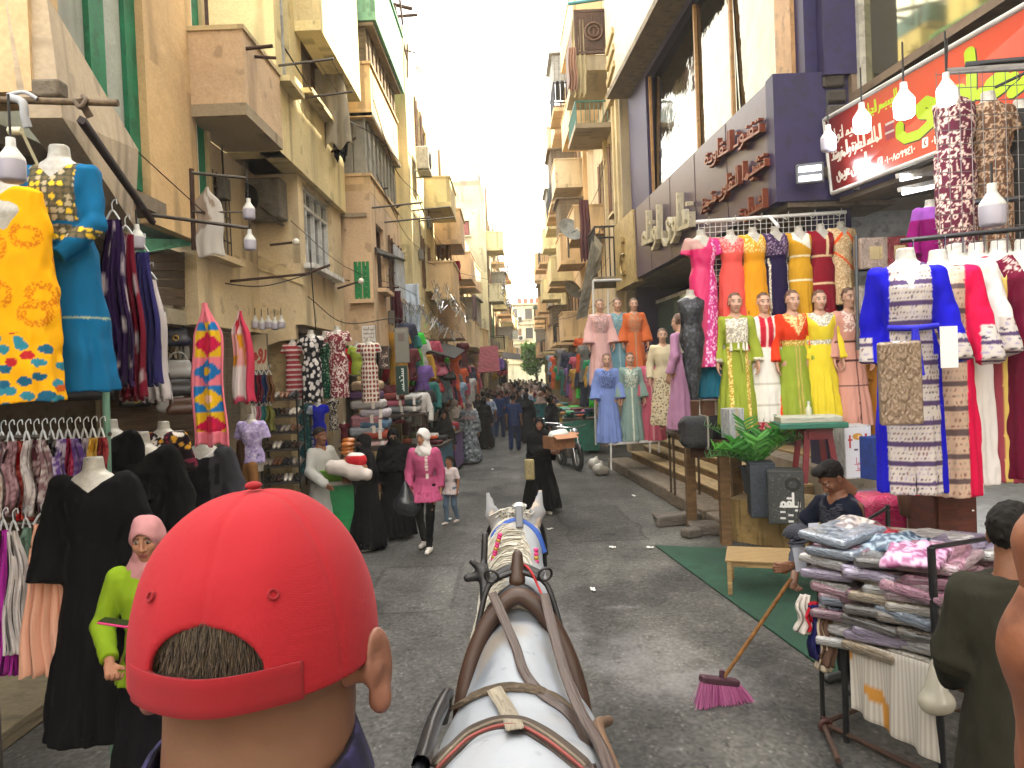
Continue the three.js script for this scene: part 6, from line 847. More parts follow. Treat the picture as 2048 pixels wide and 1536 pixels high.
board('grey_poster', 'faded grey poster panel on the left shops', 790, 655, 818, 726, 13.8, (c, W, H) => { c.fillStyle = '#77776f'; c.fillRect(0, 0, W, H); c.fillStyle = '#6a5c58'; c.fillRect(30, 40, 60, 60); c.fillStyle = '#86857a'; c.fillRect(10, 8, 100, 20); }, 128, 256);
board('green_sign', 'dark green vertical sign with white brush lettering', 792, 731, 816, 790, 13.6, (c, W, H) => { c.fillStyle = '#12332c'; c.fillRect(0, 0, W, H); c.save(); c.translate(84, 240); c.rotate(-Math.PI / 2); arText(c, 'سندس', 215, 0, 70, '#c9d2cc', 0.16, 200); c.restore(); }, 128, 256);
// ---- goods receding along both rows
{
  const pal = [['black', '#131316'], ['white', '#c9c6c2'], ['teal', '#1f6a66'], ['emerald', '#158a5a'], ['neon green', '#38c23a'], ['orange', '#cf5420'], ['crimson', '#a01c30'], ['rose', '#b44a68'], ['navy', '#1e2748'], ['grey', '#6f6f72'], ['violet', '#6a4a94'], ['tan', '#9a7a58'], ['maroon', '#561420'], ['pale blue', '#7f9ab4'], ['olive', '#5c5c30'], ['mustard', '#b08428']];
  const g = [0, 1, 2].map((k) => garment({ hem: k === 1 ? 0.35 : 0.8, hemA: k === 1 ? 0.2 : 0.17, hemB: 0.13, sl: k === 2 ? 1 : 0.35, cuff: 0.07, cell: 0.022, fold: 0.05, col: null })), kinds = ['shirt', 'dress', 'blouse'], ord = (i) => ['first', 'second', 'third', 'fourth', 'fifth', 'sixth', 'seventh', 'eighth', 'ninth', 'tenth', 'eleventh', 'twelfth', 'thirteenth', 'fourteenth', 'fifteenth', 'sixteenth', 'seventeenth', 'eighteenth', 'nineteenth', 'twentieth', 'twenty first', 'twenty second', 'twenty third', 'twenty fourth', 'twenty fifth', 'twenty sixth'][i] ?? 'last', cnt = {};
  const one = (side, d, x, y, k) => { const [n, c] = pick(pal), key = side + n + kinds[k], i = cnt[key] = (cnt[key] ?? -1) + 1, o = thing('hanging_' + kinds[k], (i ? ord(i) + ' ' : '') + n + ' ' + kinds[k] + ' hung along the far ' + side + ' shops', kinds[k], V(x, y - (k === 1 ? 0.9 : 1.2), -d), R(-0.6, 0.6), 'garments hung along the far ' + side + ' shops'); mesh('cloth', g[k], mat(c, 0.85, { map: k && rnd() < 0.4 ? plasterT : grime }), o); mesh('hanger', tube([V(-0.15, 1.42, 0), V(0, 1.5, 0), V(0, 1.6, 0)], 0.012, 4, 6), metalM, o); };
  for (let i = 0; i < 62; i++) { const d = 14.6 + 34 * Math.pow(i / 62, 1.25), x = (d < 22 ? -2.2 : d < 41 ? -2.0 : -0.75) + R(-0.25, 0.35); one('left', d, x, R(2.0, 3.0), Math.floor(R(0, 3))); }
  for (let i = 0; i < 44; i++) { const d = 17.2 + 32 * Math.pow(i / 44, 1.25), x = 2.55 + R(-0.45, 0.3); one('right', d, x, R(1.9, 2.8), Math.floor(R(0, 3))); }
  for (let i = 0; i < 46; i++) { const d = 14.4 + 22 * Math.pow(i / 46, 1.2); one('left', d, (d < 22 ? -2.25 : -2.05) + R(-0.2, 0.45), R(1.5, 2.1), Math.floor(R(0, 3))); }
  for (let i = 0; i < 26; i++) { const d = 19.5 + 22 * Math.pow(i / 26, 1.2); one('right', d, 2.6 + R(-0.4, 0.2), R(1.4, 2.0), Math.floor(R(0, 3))); }
  const bag = boneMesh([[-0.1, 0.1, 0, 0.07, 0.1, 0.1, 0, 0.07], [-0.08, 0.2, 0, 0.05, 0.08, 0.2, 0, 0.05]], 0.025, 0.05), hnd = put(new THREE.TorusGeometry(0.09, 0.012, 5, 12, Math.PI), 0, 0.24, 0);
  [['teal', 826, 742, '#12505a'], ['rose', 852, 752, '#b03058'], ['coral', 868, 748, '#c4506a'], ['pink', 884, 754, '#c86a88'], ['dark red', 858, 786, '#7a1a20'], ['red', 876, 788, '#a01c24'], ['black', 900, 764, '#131316'], ['mauve', 842, 770, '#7a4a5a']].forEach(([n, x, y, c]) => { const o = thing('handbag', n + ' handbag hung in the bag stall on the left', 'handbag', at(x, y, 17.5), R(-0.3, 0.3)); mesh('bag', bag, mat(c, 0.45), o); mesh('handle', hnd, mat(c, 0.45), o); });
  // stall tables heaped with cloth on both sides
  [['left', 15.5, -1.9, 0.9], ['left', 18.2, -1.85, 0.9], ['left', 21.5, -1.8, 0.9], ['left', 25.5, -1.6, 0.9], ['left', 30, -1.5, 0.9], ['right', 21, 1.9, 0.95], ['right', 23.5, 1.8, 0.9], ['right', 27, 1.6, 0.9], ['right', 32, 1.6, 0.9], ['right', 37, 1.4, 0.9]].forEach(([s, d, x, h], i) => {
    const o = thing('stall', 'stall table heaped with folded clothes, ' + ord(i > 4 ? i - 5 : i) + ' along the far ' + s + ' side', 'stall', V(x, 0, -d), R(-0.1, 0.1)); mesh('table_top', bx(1.0, 0.05, 1.4, 0, h, 0), woodM('#4a3a2c'), o); mesh('skirt_cloth', bx(0.98, h - 0.1, 1.36, 0, 0.1, 0), clothM(pick(['#3f6e86', '#8a3f54', '#8a7a5c', '#2f7a66', '#a08a3c', '#6a4a86'])), o);
    for (let k = 0; k < 14; k++) mesh('folded_cloth', rb(R(0.22, 0.32), R(0.06, 0.14), R(0.24, 0.34), 0.03, R(-0.32, 0.32), h + 0.05 + (k > 7 ? 0.1 : 0), R(-0.5, 0.5), R(-0.5, 0.5), R(-0.1, 0.1)), mat(pick(pal)[1], 0.7, { map: grime }), o);
  });
  // awnings and canopies
  [['black sheet canopy over the left bag stall', [[818, 690], [910, 716], [930, 700], [840, 668]], 17, 21, '#1f1c1a'], ['maroon canopy over the far left stalls', [[955, 745], [1000, 742], [995, 690], [960, 694]], 27, 29, '#6a1426'], ['dark canopy over the stall beside the maroon one', [[1003, 716], [1042, 718], [1040, 708], [1005, 704]], 33, 36, '#2a2624'], ['torn grey tarpaulin hanging from the old balcony building', [[1152, 640], [1175, 632], [1196, 500], [1184, 480]], 20, 19.6, '#7d786c'], ['second torn tarpaulin strip beside the iron balcony', [[1180, 560], [1200, 540], [1206, 490], [1190, 470]], 20.3, 20, '#a39c8a']].forEach(([l, q, d0, d1, c]) => solo('canopy', slab([at(...q[0], d0), at(...q[1], d0), at(...q[2], d1), at(...q[3], d1)], 0.03), mat(c, 0.9, { map: grime, bumpMap: bumpT, bumpScale: 0.05 }), l, 'canopy'));
}
// silver streamers strung over the street
[[[806, 598], [838, 610], 15.5, 'nearest left'], [[838, 612], [925, 668], 15.5, 'long lower'], [[888, 566], [938, 640], 18, 'steep'], [[1000, 562], [1040, 640], 24, 'far'], [[868, 560], [884, 610], 17, 'short upper']].forEach(([a, b, d, n]) => {
  const o = thing('streamer', n + ' string of silver foil streamers over the left of the street', 'streamer', at(...a, d)), p0 = V(0, 0, 0), p1 = at(...b, d + 1).sub(o.position), L = p0.distanceTo(p1), g = [], wire = []; for (let i = 0; i <= 12; i++) { const t = i / 12, v = p0.clone().lerp(p1, t); v.y -= 0.25 * L * t * (1 - t); wire.push(v); } const cv = new THREE.CatmullRomCurve3(wire);
  for (let i = 0; i < 60; i++) { const v = cv.getPoint(rnd()), l = R(0.08, 0.3); g.push(put(new THREE.PlaneGeometry(R(0.012, 0.03), l, 1, 3), v.x + R(-0.08, 0.08), v.y - l * 0.4, v.z + R(-0.08, 0.08), R(-0.4, 0.4), R(0, 6), R(-0.8, 0.8))); }
  mesh('wire', new THREE.TubeGeometry(cv, 24, 0.006, 4), wireM, o); const m = mesh('foil', merge(g), mat('#cfd4da', 0.25, { metalness: 0.9, side: THREE.DoubleSide }), o); m.userData.kind = 'stuff';
});
// washing hung from the left facades
[['grey white ragged awning cloth on the balcony building', 600, 688, 95, 292, 11.6, '#8f8878', 1.3], ['black jeans hanging from the balcony rail', 652, 690, 210, 318, 12.2, '#1c1c22', 0.3], ['dark red shirt on a line beside the green shutter', 780, 802, 582, 648, 15, '#4a1f2c', 0.4], ['white sheet hanging above the left shops', 803, 838, 568, 668, 16.6, '#b9c4d0', 0], ['red cloth on a far left balcony', 908, 920, 522, 560, 24, '#a0203a', 0.2], ['brown rug over a left balcony', 872, 900, 450, 520, 23, '#6a5034', 0.2], ['grey blanket hanging on the far left', 944, 952, 590, 640, 30, '#6a5a5c', 0.2], ['maroon curtain hanging on the old balcony building, right', 1158, 1178, 400, 520, 22, '#5a3a3c', 0.2], ['cream cloth hung over the carved wooden balcony', 1142, 1168, 40, 190, 20.8, '#a89a78', 0.3], ['patterned cloth hanging below the cream one, right', 1136, 1152, 95, 180, 20.6, '#8a6a5a', 0.2]].forEach(([l, a, b, y0, y1, d, c, f]) => drape('hanging_cloth', l, 'cloth', a, b, y0, y1, d, (x, y, z, u) => (nz(u * 22, y * 3) > 0.62 ? lin(c).map((q) => q * 0.72) : c), { hanger: 0, n: 3, flare: f * 0.3, narrow: 0.95, jag: 0.06 }));
// cables slung across and along the facades
[[[430, 285], [548, 382], 9.5, 10.2], [[0, 150], [300, 440], 5, 7], [[620, 500], [632, 660], 10.2, 10.2], [[735, 130], [830, 330], 16.8, 17], [[690, 560], [790, 545], 12.9, 15], [[404, 560], [620, 548], 8.8, 10], [[1100, 640], [1190, 610], 24, 20], [[690, 460], [980, 560], 13, 30]].forEach(([a, b, d0, d1], i) => { const p = at(...a, d0), q = at(...b, d1), m = p.clone().lerp(q, 0.5); m.y -= 0.12; solo('cable', tube([p, m, q], 0.008, 4, 14), wireM, ['thin cable below the corner balcony', 'cable running down the slanting balcony wall', 'cable hanging down the beige wall by the bay window', 'cable across the tall yellow wall', 'cable in front of the green shutter', 'bracket wire under the bay window', 'cable by the torn tarpaulin', 'long cable sagging along the left facades'][i], 'cable'); });
[[405, 568, 612, 548, 9.2, 'dark iron rod stretched below the bay window'], [612, 548, 660, 530, 10, 'short iron rod under the white bay window'], [672, 578, 722, 562, 12.4, 'pole carrying a round lamp before the green shutter'], [760, 575, 798, 575, 14, 'wooden pole with hanging clothes'], [540, 490, 592, 484, 10, 'thin pole carrying a round white lamp beneath the balcony'], [652, 310, 712, 275, 12, 'rod sticking out below the sheeted balcony'], [738, 385, 776, 376, 14.4, 'rod sticking out from the sheeted balcony'], [776, 425, 802, 410, 16, 'rod sticking out by the tall yellow building'], [492, 112, 552, 116, 8.3, 'brown rail at the corner balcony']].forEach(([a, b, c, e, d, l], i) => { const o = thing('pole', l, 'pole', at(a, b, d)); mesh('rod', bar(V(0, 0, 0), at(c, e, d).sub(o.position), 0.018, 6), rustM, o); if (l.includes('round')) mesh('lamp', sph(0.05, ...at(c, e, d).sub(o.position).toArray()), mat('#d5d0c4', 0.4), o); });

// tangled cables along the facades
{
  const run = (side, d0, d1, y0, y1, i) => { const fx = (d) => side < 0 ? (d < 9.3 ? -3.2 : d < 13 ? -2.72 : d < 17 ? -2.3 : d < 22.5 ? -2.1 : d < 42 ? -2.0 : -0.9) : (d < 20 ? 3.9 : 2.9), pts = []; const n = 5; for (let k = 0; k <= n; k++) { const t = k / n, d = lerp(d0, d1, t); pts.push(V(fx(d) - side * R(0.0, 0.12), lerp(y0, y1, t) - 0.35 * Math.sin(Math.PI * ((t * 2) % 1)) * R(0.4, 1), -d)); } solo('cable', tube(pts, R(0.006, 0.011), 4, 26), wireM, (side < 0 ? 'left' : 'right') + ' facade cable sagging between floors, ' + ['lowest', 'second', 'third', 'fourth', 'fifth', 'sixth', 'seventh', 'eighth', 'ninth', 'topmost'][i] + ' run', 'cable', 'cables along the facades'); };
  [[9.4, 24, 4.4, 4.2], [10, 20, 3.5, 3.7], [13, 30, 5.9, 5.2], [13, 26, 7.2, 6.2], [15, 34, 4.0, 4.4], [17, 38, 6.6, 5.6], [22, 44, 4.8, 5.0], [9.5, 16, 6.6, 7.0], [16, 30, 3.4, 3.3], [24, 46, 7.4, 6.4]].forEach((q, i) => run(-1, ...q, i)); [[20.5, 34, 4.2, 4.4], [20.5, 40, 5.4, 5.0], [22, 36, 6.6, 6.0], [24, 44, 3.6, 3.9], [21, 30, 8.2, 7.4], [28, 48, 4.6, 5.0]].forEach((q, i) => run(1, ...q, i));
  // small bracket lamps, boxes and vents on the walls
  [[-3.44, 4.6, -9.0], [-2.77, 7.0, -11.9], [-2.37, 3.4, -14.6], [-2.16, 5.2, -18.3], [-2.16, 6.4, -20.5]].forEach((p, i) => { const o = thing('junction_box', 'grey cable junction box on the left facades, ' + ['nearest', 'second', 'third', 'fourth', 'farthest'][i] + ' one', 'junction box', V(...p), Math.PI / 2); mesh('box', rb(0.18, 0.26, 0.1, 0.01, 0, 0, 0.05), mat('#6f6c66', 0.6, { map: grime }), o); mesh('conduit', bar(V(0, 0.26, 0.05), V(0.02, 1.1, 0.04), 0.012, 5), wireM, o); });
}

// goods inside the near left shop front
{
  const bg = boneMesh([[-0.11, 0.1, 0, 0.06, 0.11, 0.1, 0, 0.06], [-0.09, 0.2, 0, 0.045, 0.09, 0.2, 0, 0.045]], 0.02, 0.05), hd = put(new THREE.TorusGeometry(0.09, 0.01, 5, 12, Math.PI), 0, 0.24, 0), cs = [['black', '#121214'], ['charcoal', '#2c2c30'], ['gold buckled black', '#17140f'], ['silver', '#9a9a9c'], ['brown', '#4a2c1c'], ['navy', '#161c34']];
  [[276, 752], [304, 756], [332, 760], [358, 764], [280, 788], [308, 792], [336, 796], [362, 800], [272, 824], [346, 832], [366, 838], [352, 700]].forEach(([x, y], i) => { const [n, c] = cs[i % 6], o = thing('handbag', n + ' handbag in the near left shop display, ' + ['upper', 'middle', 'lower'][Math.floor(i / 4)] + ' row, ' + ['leftmost', 'second', 'third', 'rightmost'][i % 4], 'handbag', at(x, y, 8.2), 0.5 + R(-0.3, 0.3)); mesh('bag', bg, mat(c, 0.35), o); mesh('handle', hd, mat(c, 0.4), o); if (i % 3 === 2) mesh('buckle', put(new THREE.TorusGeometry(0.025, 0.007, 6, 14), 0, 0.13, 0.062), mat('#c9a84a', 0.25, { metalness: 1 }), o); });
  ['cream', 'white', 'grey', 'sand', 'ivory', 'pale grey'].forEach((n, i) => drape('packed_garment', n + ' packed garment with red card, ' + ['first', 'second', 'third', 'fourth', 'fifth', 'sixth'][i] + ' hung inside the near left shop', 'garment', 292 + i * 13, 308 + i * 13, 662 + i * 2, 766 + (i % 3) * 3, 8.4, (x, y, z, u, U, v) => (v > 0.86 ? '#9a1c24' : ['#8f8270', '#a8a29a', '#6f6a64', '#94826a', '#b0a690', '#8a8884'][i]), { n: 2, hanger: 0, flare: 0.1, m: VC.plastic }));
  const sh = thing('display_shelf', 'dark wooden display shelves behind the handbags in the near left shop', 'shelf', at(320, 900, 8.5), 0.5); for (let k = 0; k < 4; k++) mesh('shelf_board', bx(1.1, 0.03, 0.3, 0, 0.2 + k * 0.28, 0), woodM('#6a5240'), sh); for (const s of [-1, 1]) mesh('side', bx(0.03, 1.5, 0.3, s * 0.56, 0, 0), woodM('#6a5240'), sh); mesh('back', bx(1.1, 1.5, 0.02, 0, 0, -0.16), woodM('#8a7460'), sh);
  [['black', '#15151a'], ['wine', '#5a1626'], ['dark blue', '#1c2a4c'], ['brown', '#5a3c28'], ['white', '#b9b4ae'], ['rose', '#9a5a6a'], ['teal', '#1f5a5c'], ['olive', '#5a5a2c']].forEach(([n, c], i) => drape('blouse', n + ' blouse on the rail left of the shoe rack', 'blouse', 500 + (i % 4) * 10, 516 + (i % 4) * 10, (i < 4 ? 750 : 812), (i < 4 ? 806 : 862), 9.6, c, { n: 2, flare: 0.15 }));
}
// ---------------------------------------------------------------- right: things in front of the shops
{
  const o = solo('carpet', (() => { const p = [[1310, 1093], [1660, 1350]].map(([x, y]) => onY(x, y)), q = [V(3.3, 0, -9.15), V(4.2, 0, -5.6)], s = new THREE.Shape([p[0], q[0], q[1], p[1]].map((v) => new THREE.Vector2(v.x, v.z))); const g = new THREE.ExtrudeGeometry(s, { depth: 0.014, bevelEnabled: false }); return g.rotateX(Math.PI / 2).translate(0, 0.02, 0); })(), mat('#1d4a36', 0.95, { map: scaled(grimeT, 0.5), bumpMap: scaled(bumpT, 12), bumpScale: 0.01 }), 'worn dark green carpet laid on the road before the right shop', 'carpet');
}
const stoneM = mat('#6a6259', 0.95, { map: grime, bumpMap: bumpT, bumpScale: 0.012 });
function rock(label, px, py, w, h, dd, ry, name = 'stone_block') { const p = onY(px, py), g = new RoundedBoxGeometry(w, h, dd, 4, 0.04), a = g.attributes.position; for (let i = 0; i < a.count; i++) { const n = nz(a.getX(i) * 9 + px, a.getY(i) * 9, a.getZ(i) * 9) - 0.5; a.setXYZ(i, a.getX(i) * (1 + n * 0.25), a.getY(i) * (1 + n * 0.25), a.getZ(i) * (1 + n * 0.25)); } g.computeVertexNormals(); const o = solo(name, g.translate(0, h / 2, 0), stoneM, label, 'stone block'); o.position.copy(p); o.rotation.y = ry; }
rock('long flat stone block at the foot of the steps', 1356, 1048, 0.72, 0.17, 0.3, 0.15); rock('rounded stone at the corner of the plinth', 1415, 1066, 0.5, 0.15, 0.36, -0.2); rock('small round stone in front of the other blocks', 1383, 1074, 0.27, 0.13, 0.2, 0.4);
{
  const o = thing('slatted_bench', 'low pale wooden slatted bench standing on the green carpet', 'bench', V(2.75, 0, -7.15), 0), m = woodM('#c2a572'), W2 = 1.0, D = 0.62, H = 0.36; o.position.copy(onY(1555, 1182)); o.rotation.y = -0.32;
  for (let i = 0; i < 11; i++) mesh('slat', rb(W2, 0.02, 0.042, 0.005, 0, H, -D / 2 + (i + 0.5) * D / 11), m, o);
  for (const [x, z] of [[-1, -1], [1, -1], [-1, 1], [1, 1]]) mesh('leg', bx(0.045, H, 0.045, x * (W2 / 2 - 0.04), 0, z * (D / 2 - 0.04)), m, o); for (const z of [-1, 1]) mesh('rail', bx(W2 - 0.13, 0.05, 0.025, 0, H - 0.052, z * (D / 2 - 0.04)), m, o);
}
{ // work table with dark bundles over the steps
  const o = thing('wooden_table', 'rough wooden table with thick posts standing on the steps', 'table', V(at(1420, 1075, 9.95).x, 0.15, -10.1)), m = woodM('#8a6a42'), w = (x, y, d) => at(x, y, d).sub(o.position);
  for (const [x, y, d] of [[1378, 990, 10.6], [1445, 1075, 9.7], [1470, 1070, 10.3]]) { const p = w(x, 880, d); mesh('post', bx(0.13, p.y + 0.14, 0.12, p.x, -0.15, p.z), m, o); } const p = w(1425, 885, 10.1); mesh('table_top', bx(0.78, 0.07, 0.6, p.x, p.y, p.z), woodM('#5a3a28'), o); mesh('apron', bx(0.7, 0.16, 0.05, p.x, p.y - 0.17, p.z + 0.2), woodM('#5e3324'), o);
}
function bundle(label, px, py, d, w, h, dd, c, cat = 'bundle', rough = 0.8) { const g = new RoundedBoxGeometry(w, h, dd, 5, Math.min(w, h, dd) * 0.28), a = g.attributes.position; for (let i = 0; i < a.count; i++) a.setX(i, a.getX(i) + 0.03 * (nz(a.getY(i) * 12, a.getZ(i) * 9, px) - 0.5)); g.computeVertexNormals(); const o = thing(cat.replace(/ /g, '_'), label, cat, at(px, py, d).add(V(0, h / 2, 0)), R(-0.2, 0.2)); mesh('wrapping', g, mat(c, rough, { map: grime, bumpMap: scaled(bumpT, 3), bumpScale: 0.012 }), o); mesh('strap', bx(0.02, h + 0.012, dd + 0.012, w * 0.28, -h / 2 - 0.006, 0), mat('#8a857a', 0.5), o); return o; }
bundle('dark grey wrapped cloth bundle on the wooden table', 1392, 896, 9.7, 0.4, 0.42, 0.4, '#26262a'); bundle('second dark bundle behind the first one', 1436, 880, 10.0, 0.36, 0.34, 0.36, '#1c1d22');
const carton = (label, px, py, d, w, h, dd, c, ry = 0, name = 'box') => { const o = thing(name, label, 'box', at(px, py, d), ry); mesh('carton', rb(w, h, dd, 0.008), mat(c, 0.75, { map: grime }), o); mesh('tape', bx(0.05, h + 0.004, dd + 0.004, 0, -0.002, 0), mat('#a09880', 0.4), o); return o; };
carton('brown carton with dark lid on the bundles', 1420, 838, 10.1, 0.4, 0.26, 0.34, '#6a4630', 0.3); carton('silver foil wrapped carton beside the palm plant', 1466, 876, 9.4, 0.2, 0.38, 0.24, '#b9bcc0', 0.2);
{ // potted plant
  const o = thing('potted_palm', 'green artificial palm in a dark pot beside the grey boxes', 'plant', at(1512, 985, 9.3)), leafM = mat('#2e7a22', 0.6, { side: THREE.DoubleSide, transmission: 0.25 }), lm2 = mat('#4c9a30', 0.6, { side: THREE.DoubleSide, transmission: 0.25 });
  mesh('pot', lathe([[0.001, 0], [0.14, 0], [0.18, 0.3], [0.19, 0.3], [0.19, 0.33], [0.16, 0.33], [0.15, 0.28], [0.001, 0.28]], 18), mat('#2c3038', 0.6), o);
  for (let i = 0; i < 24; i++) { const a = i * 2.4, L = R(0.45, 0.72), up = R(0.3, 0.72), g = [], st = []; for (let k = 0; k <= 11; k++) { const t = k / 11, q = V(Math.cos(a) * L * t * 0.85, 0.3 + up * t * 1.25 - 0.45 * t * t * L, Math.sin(a) * L * t * 0.85); st.push(q); if (k > 1) for (const s of [-1, 1]) g.push(put(new THREE.CircleGeometry(0.09, 6).scale(0.17, 1.15, 1).translate(0, 0.075, 0), q.x, q.y, q.z, R(-0.5, 0.2), -a + Math.PI / 2, s * 1.0 + R(-0.2, 0.2))); } mesh('frond', [tube(st, 0.006, 4, 8), ...g], i % 3 ? leafM : lm2, o); }
  const p = thing('potted_plant', 'small green leafy plant under the robes near the pink bag', 'plant', at(1826, 1030, 5.6)); mesh('pot', lathe([[0.001, 0], [0.09, 0], [0.11, 0.16], [0.1, 0.16], [0.001, 0.14]], 14), mat('#5a3a2a', 0.7), p); for (let i = 0; i < 14; i++) { const a = i * 2.4; mesh('leaf', put(new THREE.CircleGeometry(0.11, 8).scale(0.3, 1, 1).translate(0, 0.12, 0), 0, 0.12, 0, R(0.2, 0.8), a, 0), leafM, p); }
}
function printBox(name, label, cat, px, py, d, w, h, dd, c, ry, draw, W, H) { const o = thing(name, label, cat, at(px, py, d), ry); mesh('carton', rb(w, h, dd, 0.008), mat(c, 0.7, { map: grime }), o); const g = new THREE.PlaneGeometry(w * 0.94, h * 0.94); put(g, 0, h / 2, dd / 2 + 0.003); mesh('print', g, mat('#ffffff', 0.6, { map: canv(W, H, draw) }), o); return o; }
const speck = (c, W, H, n, cols) => { for (let i = 0; i < n; i++) { c.fillStyle = pick(cols); c.fillRect(rnd() * W, rnd() * H, R(2, 7), R(2, 7)); } };
printBox('speaker_box', 'dark grey speckled carton with white lettering on the plinth', 'box', 1572, 1042, 8.85, 0.4, 0.62, 0.4, '#3a3c3c', -0.3, (c, W, H) => { c.fillStyle = '#343636'; c.fillRect(0, 0, W, H); speck(c, W, H, 260, ['#4a4c4a', '#262828', '#5c5e5a']); arText(c, 'ياقه', 112, 150, 60, '#d8d8d4', 0.16, 70); c.fillStyle = '#d2d2ce'; for (let i = 0; i < 4; i++) c.fillRect(40 + (i % 2) * 30, 170 + i * 14, 20, 9); c.strokeStyle = '#131414'; c.lineWidth = 14; c.beginPath(); c.arc(90, 50, 24, 0, 7); c.stroke(); }, 128, 224);
printBox('dark_carton', 'blue black carton left of the speckled one', 'box', 1524, 1030, 9.1, 0.3, 0.66, 0.36, '#252c36', -0.2, (c, W, H) => { c.fillStyle = '#2a323c'; c.fillRect(0, 0, W, H); speck(c, W, H, 120, ['#343e4a', '#1f262e']); }, 64, 128);
printBox('white_carton', 'white carton printed with red drawings behind the stool', 'box', 1706, 954, 9.3, 0.34, 0.66, 0.3, '#cfcfd2', 0.05, (c, W, H) => { c.fillStyle = '#cdcdd4'; c.fillRect(0, 0, W, H); c.fillStyle = '#c08a3c'; c.beginPath(); c.ellipse(62, 48, 26, 17, 0, 0, 7); c.fill(); c.fillStyle = '#e2c08a'; c.beginPath(); c.arc(70, 50, 9, 0, 7); c.fill(); c.fillStyle = '#a82c2c'; c.fillRect(18, 40, 9, 66); c.fillRect(12, 60, 24, 8); c.fillRect(98, 34, 12, 22); c.fillRect(100, 60, 9, 20); c.beginPath(); c.arc(104, 116, 12, 0, 7); c.fill(); c.fillStyle = '#e0d8d8'; c.beginPath(); c.arc(104, 116, 5, 0, 7); c.fill(); c.fillStyle = '#5a4a60'; c.fillRect(42, 110, 20, 10); arText(c, 'عسل', 86, 190, 34, '#b05a6a', 0.12, 44); arText(c, 'نحل', 88, 222, 30, '#b04a5a', 0.12, 40); }, 128, 256);
{ const o = printBox('loud_speaker', 'blue cabinet speaker with gold front and round cones', 'speaker', 1762, 956, 9.1, 0.4, 0.52, 0.34, '#1c3f94', 0.35, (c, W, H) => { c.fillStyle = '#1c3f94'; c.fillRect(0, 0, W, H); c.fillStyle = '#8f7a4c'; c.fillRect(6, 8, 66, 178); c.fillStyle = '#17161a'; c.fillRect(10, 12, 58, 22); c.beginPath(); c.ellipse(38, 66, 24, 12, 0, 0, 7); c.fill(); }, 128, 192); mesh('cone', put(lathe([[0.001, 0.0], [0.03, 0.012], [0.08, 0.004], [0.095, 0.02], [0.1, 0.0]], 20), -0.09, 0.14, 0.175, Math.PI / 2), mat('#9a9ca0', 0.3, { metalness: 0.6 }), o); }
{ // red stool under a green tray
  const o = thing('plastic_stool', 'dark red plastic stool in front of the yellow gown', 'stool', at(1632, 962, 9.0)), m = mat('#6e1220', 0.45), H = 0.62; for (const [x, z] of [[-1, -1], [1, -1], [-1, 1], [1, 1]]) mesh('leg', slab([V(x * 0.2 - 0.035, 0, z * 0.17), V(x * 0.2 + 0.035, 0, z * 0.17), V(x * 0.13 + 0.035, H, z * 0.12), V(x * 0.13 - 0.035, H, z * 0.12)], 0.02), m, o); mesh('seat', rb(0.34, 0.04, 0.32, 0.015, 0, H, 0), m, o); for (const q of [bx(0.26, 0.1, 0.015, 0, H - 0.1, 0.14), bx(0.26, 0.1, 0.015, 0, H - 0.1, -0.14)]) mesh('apron', q, m, o);
  const t = thing('tray', 'white slab on a green tray resting on the red stool', 'tray', o.position.clone().add(V(-0.08, H + 0.042, 0.05)), -0.15); mesh('green_tray', rb(0.78, 0.07, 0.46, 0.015), mat('#2f7a64', 0.5, { map: grime }), t); mesh('white_slab', rb(0.7, 0.07, 0.42, 0.01, -0.02, 0.071, 0), mat('#c9c9b8', 0.6, { map: grime }), t);
  const b = thing('bottle', 'small white bottle standing on the white slab', 'bottle', t.position.clone().add(V(0.0, 0.142, 0)));  mesh('glass', lathe([[0.001, 0], [0.035, 0], [0.036, 0.09], [0.014, 0.12], [0.014, 0.15], [0.001, 0.15]], 14), mat('#c9c9b4', 0.3), b); mesh('cap', cyl(0.016, 0.016, 0.025, 0, 0.15, 0), whiteM, b);
}
